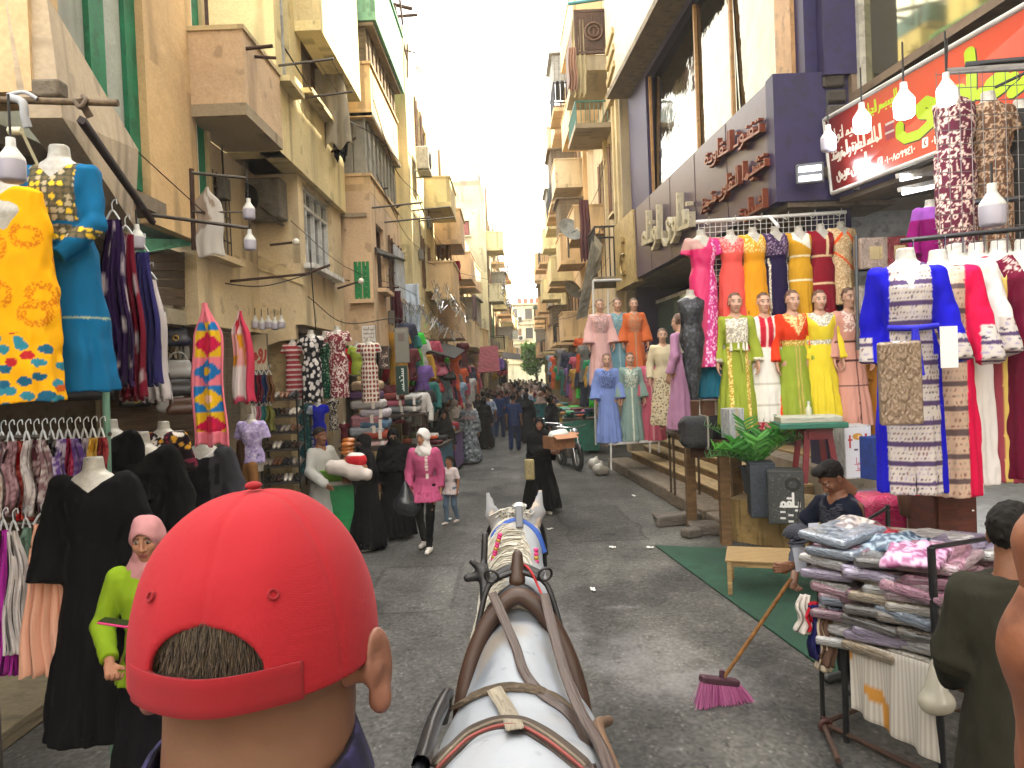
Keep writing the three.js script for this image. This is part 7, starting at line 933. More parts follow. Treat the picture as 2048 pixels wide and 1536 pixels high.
{ // packaged bedding on the metal shelf
  const o = thing('metal_shelf', 'grey metal shelf unit of bedding in clear packs behind the mannequins', 'shelf', V(at(1775, 640, 9.3).x, at(1775, 640, 9.3).y, -9.3)), w = (x, y, d) => at(x, y, d).sub(o.position); for (const y of [545, 632]) mesh('shelf_board', slab([w(1712, y, 9.1), w(1850, y - 6, 9.1), w(1850, y - 10, 9.6), w(1712, y - 4, 9.6)], 0.04), mat('#4a4e52', 0.5, { map: grime }), o); mesh('post', [bar(w(1712, 470, 9.1), w(1716, 700, 9.1), 0.02, 4), bar(w(1850, 460, 9.1), w(1852, 690, 9.1), 0.02, 4)], mat('#4a4e52', 0.5), o);
  [['cream pack with flower print', 1742, 540, 0.36, 0.4, '#b39d90'], ['red pack with gold seal', 1790, 538, 0.3, 0.4, '#8f2430'], ['beige pack', 1826, 536, 0.22, 0.38, '#b59a8c'], ['pale pack', 1742, 628, 0.36, 0.36, '#b3aaa2'], ['rose pack', 1786, 625, 0.26, 0.34, '#a2606a'], ['dusty pack', 1822, 622, 0.24, 0.34, '#98868a']].forEach(([n, x, y, a, h, c], i) => { const q = thing('bedding_pack', n + ' on the ' + (i < 3 ? 'upper' : 'lower') + ' metal shelf behind the mannequins', 'bedding', at(x, y, 9.35), R(-0.1, 0.1)); mesh('bedding', rb(a, h, 0.2, 0.03), mat(c, 0.3, { clearcoat: 0.8, bumpMap: scaled(bumpT, 2), bumpScale: 0.02, map: grime }), q); mesh('label_card', bx(a * 0.45, h * 0.4, 0.004, 0.02, h * 0.3, 0.103), mat('#c9b48a', 0.5, { map: plasterT }), q); });
}
[['bright pink shiny plastic bag heap behind the cart', 1768, 1062, 5.9, 0.4, 0.3, 0.35, '#c2245e'], ['maroon plastic packed cloth behind the boy', 1725, 1045, 6.6, 0.4, 0.2, 0.35, '#7a2a48'], ['violet packed cloth on the floor behind the boy', 1760, 1025, 7.0, 0.4, 0.2, 0.3, '#8a5a7a']].forEach((q) => bundle(...q, 'plastic bag', 0.25));
{ const o = thing('wooden_pillar', 'red brown wooden cupboard under the hanging robes', 'cupboard', at(1885, 1120, 5.4)); mesh('carcass', bx(0.3, 0.8, 0.35), woodM('#5e2a1c'), o); mesh('door', bx(0.26, 0.7, 0.02, 0, 0.05, 0.188), woodM('#6e3322'), o); mesh('knob', sph(0.012, 0.1, 0.4, 0.21), chromeM, o); }
// ---------------------------------------------------------------- the garment cart
{
  const o = thing('garment_cart', 'black steel cart with mesh bed and striped cloth side, right foreground', 'cart', V(2.1, 0, -4.5)), w = (x, y, d) => at(x, y, d).sub(o.position), g = (x, y) => onY(x, y).sub(o.position);
  const A = w(1640, 1262, 4.75), B = w(1880, 1335, 4.05), C2 = w(2010, 1250, 4.68), D = w(1780, 1215, 5.1);
  mesh('bed', slab([A, B, C2, D], 0.03), darkMetal, o); const P2 = { a: g(1622, 1445), b: V(B.x, 0, B.z), c: V(C2.x, 0, C2.z), d: V(D.x, 0, D.z), a2: V(A.x, 0, A.z) };
  mesh('post', bar(P2.b, w(1862, 1095, 4.0), 0.022, 8), darkMetal, o); mesh('post', bar(P2.a2, w(1636, 1100, 4.75), 0.016, 8), darkMetal, o); mesh('post', bar(P2.d, w(1775, 1010, 5.1), 0.016, 8), darkMetal, o); mesh('post', bar(P2.c, w(2010, 1070, 4.68), 0.018, 8), darkMetal, o); mesh('post', bar(A.clone().lerp(B, 0.22).setY(0), A.clone().lerp(B, 0.22), 0.02, 8), darkMetal, o);
  mesh('top_rail', bar(w(1862, 1095, 4.0), w(2010, 1072, 4.68), 0.014, 6), darkMetal, o); mesh('top_rail', bar(w(1636, 1100, 4.75), w(1775, 1015, 5.1), 0.012, 6), darkMetal, o); const F = (v) => v.clone().setY(0.05); mesh('foot_rail', [bar(F(P2.a2), F(P2.b), 0.018, 6), bar(F(P2.d), F(P2.c), 0.018, 6), bar(F(P2.a2), F(P2.d), 0.018, 6), bar(F(P2.b), F(P2.c), 0.018, 6), bar(F(P2.a2), F(P2.a2).add(V(-0.1, 0, 0.45)), 0.018, 6)], rustM, o);
  for (const p of [P2.a2, P2.b, P2.c, P2.d]) mesh('caster', [put(new THREE.TorusGeometry(0.035, 0.014, 8, 16), p.x, 0.05, p.z + 0.04), bx(0.03, 0.06, 0.05, p.x, 0.04, p.z + 0.02)], mat('#3a1a16', 0.6), o);
  const cl = solo('striped_cloth', sheet((u, v) => { const p = A.clone().lerp(B, 0.3 + 0.68 * u).add(V(-0.03, 0.02 - v * (0.42 + 0.12 * u), 0.03)); p.x += 0.02 * Math.sin(u * 20) * v; return p; }, 50, 16, 0.004, (u, v) => lin(nz(u * 7, v * 5) > 0.68 && u < 0.5 ? '#b5803a' : Math.floor(u * 46) % 2 ? '#a39c92' : '#bdb7ae')), VC.cloth, 'pale striped sheet with ochre print hanging along the cart side', 'cloth'); cl.position.copy(o.position);
  const bg = solo('plastic_bag', boneMesh([[0, 0.22, 0, 0.02, 0, 0.02, 0, 0.075], [-0.03, 0.0, 0, 0.06, 0.04, 0.0, 0, 0.06]], 0.012, 0.03), mat('#c9c4b4', 0.25, { transmission: 0.5, thickness: 0 }), 'knotted clear plastic bag tied to the front post of the cart', 'plastic bag'); bg.position.copy(at(1872, 1405, 3.98));
  // piles of folded garments in clear wrappers
  const cols = [['silver', '#cfcdcb'], ['charcoal', '#6a6662'], ['ivory', '#c4bcb0'], ['rose', '#b58a98'], ['lilac', '#aca0bc'], ['blue grey', '#8c98a8'], ['sand', '#ac9c86'], ['taupe', '#9a9086'], ['white', '#dcdada'], ['plum', '#8c6876']], ord = ['lowest', 'second', 'third', 'fourth', 'fifth', 'sixth', 'seventh', 'eighth', 'ninth', 'tenth', 'eleventh', 'twelfth', 'thirteenth', 'fourteenth', 'top'];
  const geo = [0, 1, 2, 3].map((k) => { const a = new RoundedBoxGeometry(0.46, 0.056, 0.34, 6, 0.027), p = a.attributes.position; for (let i = 0; i < p.count; i++) { const x = p.getX(i), z = p.getZ(i), e = 0.05 * (nz(x * 11 + k * 5, z * 13, k) - 0.5) * (1 + Math.abs(x) * 2); p.setXYZ(i, x + 0.03 * (nz(z * 9, k * 3) - 0.5), p.getY(i) + e - 0.16 * x * x, z + 0.02 * (nz(x * 9, k) - 0.5)); } a.computeVertexNormals(); return a; });
  const stacks = [['left', 0.16, 0.22, 16], ['middle left', 0.2, 0.74, 15], ['middle', 0.5, 0.22, 14], ['back', 0.54, 0.76, 15], ['front', 0.84, 0.22, 15], ['right rear', 0.88, 0.76, 15]];
  stacks.forEach(([n, u, v, N], si) => { const c0 = A.clone().lerp(B, u), c1 = D.clone().lerp(C2, u), c = c0.lerp(c1, v); let y = c.y; for (let i = 0; i < N; i++) { const [cn, ch] = si === 4 && i > 8 ? [['pink floral', '#b98aa8'], ['pale pink', '#c2a8b8']][i % 2] : cols[(i * 7 + si * 3 + (i * i) % 5) % cols.length], h = R(0.034, 0.044), q = thing('folded_garment', cn + ' wrapped folded garment, ' + (ord[i] ?? 'top') + ' of the ' + n + ' pile on the cart', 'folded garment', V(c.x + R(-0.05, 0.05), y + 0.02, c.z + R(-0.05, 0.05)).add(o.position), 0.7 + R(-0.22, 0.22), 'wrapped garments on the cart'); q.rotation.z = R(-0.07, 0.07); mesh('garment', geo[i % 4], mat(ch, 0.3, { map: si === 4 && i > 8 ? plasterT : grime, clearcoat: 1, clearcoatRoughness: 0.18, bumpMap: scaled(bumpT, 1.1), bumpScale: 0.05 }), q); y += h; } });
  [['loose grey patterned garment thrown over the cart piles', 1700, 1052, 4.9, '#6a6266', '#b5aea8'], ['loose dark red garment thrown on top of the cart', 1745, 1068, 4.8, '#7a1426', '#a0303c'], ['loose blue black printed garment on the cart', 1790, 1085, 4.6, '#2f4258', '#8a9aa6'], ['loose pink floral garment on the front pile', 1835, 1108, 4.25, '#c9a2c0', '#8a4a72'], ['loose orange garment tucked in the cart', 1680, 1078, 4.95, '#b5502c', '#d88a5a']].forEach(([l, x, y, d, a, b], i) => { const m = solo('loose_garment', sheet((u, v) => V((u - 0.5) * 0.44, 0.05 * Math.exp(-8 * ((u - 0.5) ** 2 + (v - 0.5) ** 2)) + 0.05 * (nz(u * 5 + i, v * 5) - 0.5) - 0.3 * Math.max(0, Math.abs(u - 0.5) - 0.38), (v - 0.5) * 0.3), 26, 20, 0.012, (u, v) => lin(nz(u * 16 + i, v * 14) > 0.56 ? b : a)), VC.satin, l, 'garment'); m.position.copy(at(x, y, d)); m.rotation.y = 0.9 + R(-0.2, 0.2); });
  [['white', 1606, 1190, 1265, '#bdb6ae'], ['red', 1622, 1205, 1260, '#a31c2c'], ['navy', 1630, 1210, 1315, '#1c1c4a'], ['cream', 1646, 1215, 1340, '#b9ac98'], ['brown', 1652, 1225, 1330, '#5a4438']].forEach(([n, x, a, b, c], i) => drape('hanging_garment', n + ' garment hanging from the near end of the cart', 'garment', x - 11, x + 13, a, b, 4.72 - i * 0.02, c, { n: 2, hanger: 0, flare: 0.2 }));
  const cap2 = thing('cap_display', 'dark cap with paper price tag hung at the corner of the cart', 'cap', at(1596, 1075, 5.0)); mesh('crown', smoothCap(0.1), mat('#1b1d28', 0.85), cap2); mesh('peak', put(new THREE.CylinderGeometry(0.09, 0.09, 0.012, 18, 1, false, 0, Math.PI), 0, 0, 0.05, 0.25, -Math.PI / 2), mat('#1b1d28', 0.85), cap2); mesh('price_tag', [bx(0.075, 0.16, 0.004, -0.03, -0.2, 0.1, 0, 0, 0.12), bx(0.07, 0.1, 0.003, 0.06, 0.02, 0.12)], mat('#cfd2da', 0.6, { map: canv(64, 128, (c, W, H) => { c.fillStyle = '#d4d6de'; c.fillRect(0, 0, W, H); c.strokeStyle = '#2438a8'; c.lineWidth = 7; c.beginPath(); c.arc(34, 64, 20, 1.2, 5.4); c.stroke(); }) }), cap2); mesh('cord', bar(V(0, 0.08, 0), V(0.02, 0.26, 0), 0.006, 4), wireM, cap2);
}
function smoothCap(r) { return nets([-r * 1.3, -r * 0.3, -r * 1.3], [r * 1.3, r * 1.2, r * 1.3], 0.01, (x, y, z) => smax(smax(ell(x, y, z, 0, 0, 0, r, r * 0.95, r * 1.1), -ell(x, y, z, 0, -0.01, 0, r * 0.93, r * 0.88, r * 1.03), 0.004), -y, 0.004)); }
{ // broom
  const head = onY(1432, 1408), hand = at(1566, 1185, 5.0), o = thing('broom', 'broom with pink bristles and long wooden handle held by the boy', 'broom', head), b = hand.clone().sub(head);
  mesh('handle', bar(V(0.05, 0.17, 0), b.clone().multiplyScalar(1.12), 0.014, 8), woodM('#a5743c'), o); mesh('block', [rb(0.3, 0.05, 0.07, 0.015, 0.03, 0.14, 0, 0.25, 0, -0.25), cyl(0.024, 0.018, 0.08, 0.05, 0.16, 0)], mat('#3a1a28', 0.6), o);
  const g = []; for (let i = 0; i < 620; i++) { const t = R(-0.14, 0.16), s = R(-0.028, 0.028), c = Math.cos(0.25), n = Math.sin(0.25), x = 0.03 + t * c, z = -t * n + s, y = 0.155 - (t) * 0.25; g.push(bar(V(x, y, z), V(x + (t + 0.02) * 0.45 + R(-0.015, 0.015), 0.004 + R(0, 0.012), z + s * 1.4 + R(-0.01, 0.01)), 0.0018, 3)); tint(g[g.length - 1], pick(['#b0588e', '#c276a2', '#9c467a'])); } const m = mesh('bristles', merge(g), VC.plastic, o); m.userData.kind = 'stuff';
}
// litter on the road
[[1268, 993, '#cfcfc8', 'scrap of white paper near the steps'], [1225, 1097, '#d2d2cc', 'white litter scrap in the middle of the road'], [1100, 1060, '#b9b9b2', 'small paper scrap beside the horse ear'], [985, 940, '#b5b5b0', 'paper scrap beyond the horse'], [1186, 1182, '#c9c9c4', 'small white scrap right of the collar'], [1300, 1098, '#c4c4be', 'paper bit at the corner of the carpet'], [900, 1040, '#b8c4c9', 'scrap of foil near the child']].forEach(([x, y, c, l]) => { const m = solo('litter', sheet((u, v) => V((u - 0.5) * 0.09, 0.012 + 0.02 * nz(u * 4 + x, v * 4), (v - 0.5) * 0.05), 6, 6, 0.002), mat(c, 0.7), l, 'litter'); m.position.copy(onY(x, y)); m.rotation.y = x; });
[['white knotted rubbish bag at the end of the steps', 1188, 938, '#b9b4ac'], ['second white rubbish bag beside a stick at the steps', 1198, 950, '#a8a49c']].forEach(([l, x, y, c]) => { const m = solo('rubbish_bag', boneMesh([[0, 0.12, 0, 0.13, 0.14, 0.1, 0, 0.1], [0.05, 0.2, 0, 0.05, 0.07, 0.28, 0, 0.03]], 0.02, 0.05, null, (a, b, z) => 0.03 * (nz(a * 14, b * 14, z * 14) - 0.5)), mat(c, 0.4), l, 'bag'); m.position.copy(onY(x, y)); });
// ---------------------------------------------------------------- motorcycles parked beyond the steps
{
  const mk = (label, pos, ry) => {
    const o = thing('motorcycle', label, 'motorcycle', pos, ry), bk = mat('#141518', 0.35), wh = (z) => { const q = mesh('wheel', put(new THREE.TorusGeometry(0.26, 0.055, 10, 28), 0, 0.31, z, 0, Math.PI / 2), mat('#151515', 0.85), o); mesh('rim', [put(new THREE.TorusGeometry(0.2, 0.014, 6, 28), 0, 0.31, z, 0, Math.PI / 2), ...Array.from({ length: 10 }, (_, i) => bar(V(0, 0.31, z), V(0, 0.31 + 0.2 * Math.sin(i * 0.628), z + 0.2 * Math.cos(i * 0.628)), 0.004, 4))], chromeM, q); };
    wh(0.62); wh(-0.62); mesh('frame', [bar(V(0, 0.75, 0.38), V(0, 0.35, 0.1), 0.025), bar(V(0, 0.35, 0.1), V(0, 0.32, -0.6), 0.022), bar(V(0, 0.78, 0.35), V(0, 0.68, -0.5), 0.025), bar(V(0, 0.68, -0.5), V(0, 0.31, -0.62), 0.02)], bk, o); mesh('fork', [bar(V(-0.07, 0.31, 0.62), V(-0.07, 0.95, 0.36), 0.018), bar(V(0.07, 0.31, 0.62), V(0.07, 0.95, 0.36), 0.018)], chromeM, o); mesh('engine', [rb(0.24, 0.26, 0.3, 0.05, 0, 0.26, 0.05), put(new THREE.CylinderGeometry(0.07, 0.08, 0.2, 12), 0, 0.56, 0.1, 0.3)], metalM, o);
    mesh('fuel_tank', boneMesh([[0, 0.82, 0.26, 0.1, 0, 0.78, -0.02, 0.08]], 0.02), bk, o); mesh('seat', boneMesh([[0, 0.78, -0.12, 0.08, 0, 0.8, -0.55, 0.085]], 0.02), mat('#1c1a1a', 0.7), o); mesh('handlebar', tube([V(-0.36, 1.02, 0.22), V(-0.12, 1.0, 0.34), V(0.12, 1.0, 0.34), V(0.36, 1.02, 0.22)], 0.014), chromeM, o); mesh('headlight', [put(new THREE.SphereGeometry(0.085, 14, 10), 0, 0.9, 0.46)], mat('#b9bcc0', 0.15, { metalness: 0.5 }), o); mesh('exhaust', bar(V(0.14, 0.28, 0.05), V(0.16, 0.34, -0.7), 0.035, 10), chromeM, o); mesh('mudguard', put(new THREE.TorusGeometry(0.3, 0.05, 5, 12, 1.8), 0, 0.31, 0.62, 0, Math.PI / 2, 0.6), bk, o); for (const s of [-1, 1]) mesh('mirror', [bar(V(s * 0.28, 1.02, 0.25), V(s * 0.34, 1.2, 0.22), 0.006), put(new THREE.CylinderGeometry(0.05, 0.05, 0.015, 12), s * 0.34, 1.22, 0.22, Math.PI / 2)], bk, o);
    mesh('side_stand', bar(V(-0.05, 0.3, 0), V(-0.22, 0.01, 0.05), 0.012), bk, o); return o;
  };
  const m = mk('black motorcycle parked beside the left end of the steps', onY(1142, 940).add(V(0, 0, -0.4)), 0.25); copy(m, 'second black motorcycle behind the first one', V(m.position.x - 0.15, 0, m.position.z - 1.4), 0.1); copy(m, 'third motorcycle loaded at the right stalls', V(m.position.x - 0.35, 0, m.position.z - 3.3), 0.3);
}
// ---------------------------------------------------------------- people
const dark1 = '#6e452e', walkL = (a = 0.2) => [{ kn: [-0.1, 0.5, 0.1], an: [-0.1, 0.08, a * 0.7] }, { kn: [0.1, 0.5, 0.02], an: [0.1, 0.12, -a] }];
person({ label: 'person in lime green blouse and dusty pink head scarf holding a pink phone', pos: V(at(290, 1013, 3.95).x, 0.08, -3.95), ry: 0.25, h: 1.62, skin: '#9a6a50', cell: 0.011, hcell: 0.0045, hacell: 0.004, lip: '#8a4a4a', headYaw: -0.12, headPitch: 0.14, arms: [{ el: [-0.25, 1.14, 0.02], wr: [-0.16, 1.0, 0.26], hn: [0.3, 1, 0], curl: 0.8 }, { el: [0.24, 1.12, 0.0], wr: [0.08, 1.02, 0.28], hn: [-0.3, 1, 0], curl: 0.8 }],
  clothes: [{ n: 'blouse', hem: 0.8, hemA: 0.2, hemB: 0.16, c: '#76911c', sr: 0.068, cuff: 0.05, sl: 0.95, arms: [{ el: [-0.25, 1.14, 0.02], wr: [-0.16, 1.0, 0.26] }, { el: [0.24, 1.12, 0.0], wr: [0.08, 1.02, 0.28] }] }, { n: 'skirt', hem: 0.08, top: 1.0, hemA: 0.26, hemB: 0.2, sl: 0, neck: 9, c: '#0c0c10' }, { n: 'shoe', c: '#202020' }], scarf: { c: '#a9787a' } });
{ const o = thing('mobile_phone', 'pink mobile phone in the hands of the person in lime green', 'phone', at(232, 1248, 3.66), 0.5); mesh('case', rb(0.075, 0.012, 0.15, 0.005, 0, 0, 0, 1.1, 0.2), mat('#c0286a', 0.35), o); mesh('screen', bx(0.068, 0.002, 0.14, 0, 0.0125, 0, 1.1, 0.2), mat('#14161c', 0.1), o); }
person({ label: 'person in white robe with moustache behind the green food cart', pos: onY(650, 1102).setY(0), ry: 1.0, h: 1.72, male: 1, skin: '#7a5038', stache: 1, hcell: 0.006, arms: [{ el: [-0.26, 1.14, 0.06], wr: [-0.24, 1.0, 0.3] }, { el: [0.26, 1.14, 0.06], wr: [0.2, 1.05, 0.3] }], clothes: [{ n: 'robe', hem: 0.08, c: '#a8a8a4', cuff: 0.07, sr: 0.07, loose: 0.02, arms: [{ el: [-0.26, 1.14, 0.06], wr: [-0.24, 1.0, 0.3] }, { el: [0.26, 1.14, 0.06], wr: [0.2, 1.05, 0.3] }], hemA: 0.27 }], hair: { c: '#2a2622' } });
const abaya = (o = {}) => ({ n: 'abaya', hem: 0.05, hemA: 0.3, hemB: 0.28, hemZ: 0.02, n2: 0, c: '#08090c', cuff: 0.09, sr: 0.075, loose: 0.03, fold: 0.1, k: 0.06, ...o });
const holdA = [{ el: [-0.24, 1.14, 0.08], wr: [-0.06, 1.12, 0.28] }, { el: [0.24, 1.14, 0.08], wr: [0.1, 1.1, 0.28] }];
person({ label: 'person in black face veil carrying a bundled infant in red and white', pos: onY(738, 1098), ry: -0.9, h: 1.6, skin: dark1, arms: holdA, clothes: [abaya({ arms: holdA }), { n: 'shoe', c: '#c9c6c0' }], scarf: { niqab: 1, drape: 0.5, c: '#0a0a0e' } });
{ const p = onY(738, 1098), o = thing('bundled_infant', 'infant wrapped in white blanket with red cap held by the veiled person', 'infant', V(p.x - 0.12, 1.14, p.z + 0.28), 0); mesh('body', merge([boneMesh([[-0.2, 0.06, 0, 0.08, 0.12, 0.02, 0.02, 0.09]], 0.014, 0.03, () => lin('#8a5a42')), put(headCache({ skin: '#8a5a42', cell: 0.008 }), 0.12, 0.1, 0.0, 0.4, 1.2, 0.6, 0.72)]), VC.skin, o); mesh('blanket', boneMesh([[-0.26, 0.05, 0.01, 0.1, 0.08, 0.0, 0.03, 0.12], [0.0, -0.02, 0.06, 0.1, 0.2, -0.06, 0.06, 0.08]], 0.014, 0.04, () => lin('#bdb4ae'), (x, y, z) => 0.02 * (nz(x * 14, y * 14, z * 14) - 0.5)), VC.cloth, o); mesh('red_cap', boneMesh([[0.02, 0.14, 0.02, 0.1, 0.1, 0.13, 0.02, 0.105]], 0.013, 0.03, (x, y, z) => lin(y > 0.2 ? '#c9c4c0' : '#b0222a')), VC.cloth, o); }
person({ label: 'person in full black robe and face veil in the middle of the walking group', pos: onY(795, 1075), ry: 0.15, h: 1.62, skin: dark1, clothes: [abaya({ ph: 2 })], scarf: { niqab: 1, drape: 0.55, c: '#07070a' } });
const pinkArms = [{ el: [-0.23, 1.12, 0.0], wr: [-0.2, 0.92, 0.12], curl: 0.9 }, { el: [0.22, 1.12, -0.06], wr: [0.22, 0.9, -0.02] }], pinkLegs = [{ kn: [-0.09, 0.5, 0.06], an: [-0.09, 0.1, -0.16] }, { kn: [0.07, 0.5, 0.07], an: [0.06, 0.08, 0.13] }];
person({ label: 'person in pink ruffled blouse and white head scarf walking with a dark plastic bag', pos: onY(856, 1100), ry: -0.15, h: 1.66, skin: '#9a6c50', hcell: 0.0055, cell: 0.012, headYaw: -0.35, arms: pinkArms, legs: pinkLegs, clothes: [{ n: 'blouse', hem: 0.72, hemA: 0.25, hemB: 0.235, hemZ: 0.03, fold: 0.06, fy: 1.04, cuff: 0.055, sr: 0.075, arms: pinkArms, col: (x, y, z, u) => (front(z) && Math.abs(x - 0.06) < 0.02 && y > 1.02 && y < 1.4 && nz(y * 60, 1) > 0.3 ? '#cfc4bc' : Math.abs(y - 1.07) < 0.02 && Math.abs(x) < 0.17 ? '#8a3a58' : '#a34a6e') }, { n: 'trousers', c: '#0a0b0f', r: 0.004 }, { n: 'shoe', c: '#cfcbc4' }], scarf: { c: '#c9c6c4' } });
{ const p = onY(812, 1010), m = solo('plastic_bag', boneMesh([[0, 0.3, 0, 0.03, 0, 0.05, 0, 0.14], [-0.05, 0, 0, 0.13, 0.08, -0.03, 0, 0.12]], 0.016, 0.05, null, (x, y, z) => 0.03 * (nz(x * 12 + y * 9, y * 5, z * 12) - 0.5)), mat('#1c2026', 0.25), 'dark plastic shopping bag carried by the person in pink', 'plastic bag'); m.position.copy(at(812, 1010, 9.9)); }
person({ label: 'small child with ponytail in white shirt and jeans beside the person in pink', pos: onY(904, 1048), ry: -0.5, h: 1.08, skin: '#8a5c42', legs: walkL(0.12), headYaw: -0.5, arms: [{ el: [-0.22, 1.14, 0.1], wr: [-0.08, 1.24, 0.22] }, {}], clothes: [{ n: 'shirt', hem: 0.78, hemA: 0.23, hemB: 0.2, c: '#bdb0b0', sl: 0.4, cuff: 0.07, arms: [{ el: [-0.22, 1.14, 0.1], wr: [-0.08, 1.24, 0.22] }, {}] }, { n: 'trousers', c: '#56687a', r: 0.012 }, { n: 'shoe', c: '#c2b4ac' }], hair: { c: '#181210', tail: 1 } });
person({ label: 'person with long brown hair in tan top beside the shoe rack', pos: V(at(490, 890, 8.6).x, 0.1, -8.6), ry: 2.4, h: 1.64, skin: '#8a5c42', clothes: [{ n: 'blouse', hem: 0.8, hemA: 0.2, hemB: 0.15, c: '#7a5634' }, { n: 'skirt', hem: 0.1, top: 1.0, hemA: 0.24, hemB: 0.2, sl: 0, neck: 9, c: '#2a1c1a' }], hair: { c: '#3a2416', long: 0.3 } });
const boxArms = [{ el: [-0.24, 1.14, 0.04], wr: [0.0, 1.12, 0.3] }, { el: [0.26, 1.16, 0.02], wr: [0.22, 1.16, 0.28] }];
person({ label: 'person in black robe and head scarf carrying a cardboard box across the road', pos: onY(1084, 1024), ry: 0.7, h: 1.6, skin: '#80543c', hcell: 0.0055, headYaw: -0.7, arms: boxArms, legs: walkL(0.26), clothes: [abaya({ arms: boxArms, hem: 0.08, loose: 0.06, hemA: 0.36, hemB: 0.34, hemZ: 0.02, ph: 4 }), { n: 'shoe', c: '#8a857c' }], scarf: { drape: 0.66, c: '#0a0b10' } });
{ const p = onY(1084, 1024), o = thing('cardboard_box', 'open cardboard box with white bag carried by the person in black', 'box', at(1118, 896, 11.75), 0.5); mesh('carton', [bx(0.4, 0.2, 0.02, 0, 0, 0.15), bx(0.4, 0.2, 0.02, 0, 0, -0.15), bx(0.02, 0.2, 0.28, 0.19, 0, 0), bx(0.02, 0.2, 0.28, -0.19, 0, 0), bx(0.38, 0.01, 0.28, 0, 0.002, 0)], mat('#9a6c4c', 0.85, { map: grime }), o); mesh('flap', [bx(0.4, 0.01, 0.14, 0, 0.19, 0.21, 0, 0.4), bx(0.12, 0.01, 0.28, 0.25, 0.19, 0, 0, 0, 0.5)], mat('#a8795a', 0.85), o); mesh('white_bag', boneMesh([[-0.08, 0.18, 0, 0.1, 0.08, 0.2, 0, 0.1]], 0.02, 0.04, null, (x, y, z) => 0.03 * (nz(x * 14, y * 14, z * 14) - 0.5)), mat('#c4ccc8', 0.4), o); const b = solo('shopping_bag', rb(0.16, 0.34, 0.08, 0.03), mat('#a89a6c', 0.7, { map: grime }), 'beige shopping bag hanging at the side of the person with the box', 'bag'); b.position.copy(at(1060, 960, 12)); }
// sweeping boy
const broomHand = at(1578, 1165, 5.05), boyP = V(at(1700, 1000, 5.35).x, 0, -5.35);
{ const ry = -1.25, c = Math.cos(ry), s = Math.sin(ry), S = 1.68 / 1.745, L = (v) => { const x = v.x - boyP.x, z = v.z - boyP.z; return [(x * c - z * s) / S, v.y / S, (x * s + z * c) / S]; }, wr = L(broomHand), sh = ARM(1), A2 = [{ el: [-0.3, 1.18, 0.2], wr: [wr[0] + 0.02, wr[1] + 0.08, wr[2] - 0.02], curl: 1.2 }, { el: [0.27, 1.15, 0.12], wr: [wr[0] + 0.08, wr[1] + 0.3, wr[2] + 0.0], curl: 1.2 }];
  person({ label: 'boy in navy shirt with short dark hair looking down and sweeping with the broom', pos: boyP, ry, h: 1.68, bend: 0.22, male: 1, skin: '#6a442e', cell: 0.012, hcell: 0.005, hacell: 0.005, headPitch: 0.5, headYaw: -0.1, arms: A2, clothes: [{ n: 'shirt', hem: 0.76, hemA: 0.2, hemB: 0.15, c: '#0c1120', sl: 0.34, cuff: 0.08, arms: A2, neck: 1.47 }, { n: 'sleeve_shirt', hem: 0.9, hemA: 0.16, hemB: 0.11, c: '#3c3e46', sl: 0.85, sr: 0.05, cuff: 0.05, arms: A2 }, { n: 'trousers', c: '#15171c' }, { n: 'shoe', c: '#222' }], hair: { c: '#100d0c', tuft: 1, cell: 0.005 } }); }
// robed man at the right
{ const A2 = [{ el: [-0.23, 1.13, 0.04], wr: [-0.16, 1.2, 0.28] }, { el: [0.22, 1.12, 0.0], wr: [0.19, 0.98, 0.2] }];
  person({ label: 'person in dark olive robe seen from behind beside the garment cart', pos: V(at(2030, 980, 2.9).x, 0, -2.9), ry: 2.75, h: 1.8, male: 1, skin: '#6e4630', cell: 0.011, hcell: 0.005, hacell: 0.006, headYaw: -0.5, headPitch: 0.1, arms: A2, clothes: [{ n: 'robe', hem: 0.06, hemA: 0.3, hemB: 0.26, c: '#26251d', sr: 0.066, cuff: 0.06, loose: 0.02, fold: 0.08, arms: A2, neck: 1.47, vneck: 0.02 }], hair: { c: '#141210', cell: 0.005 } }); }
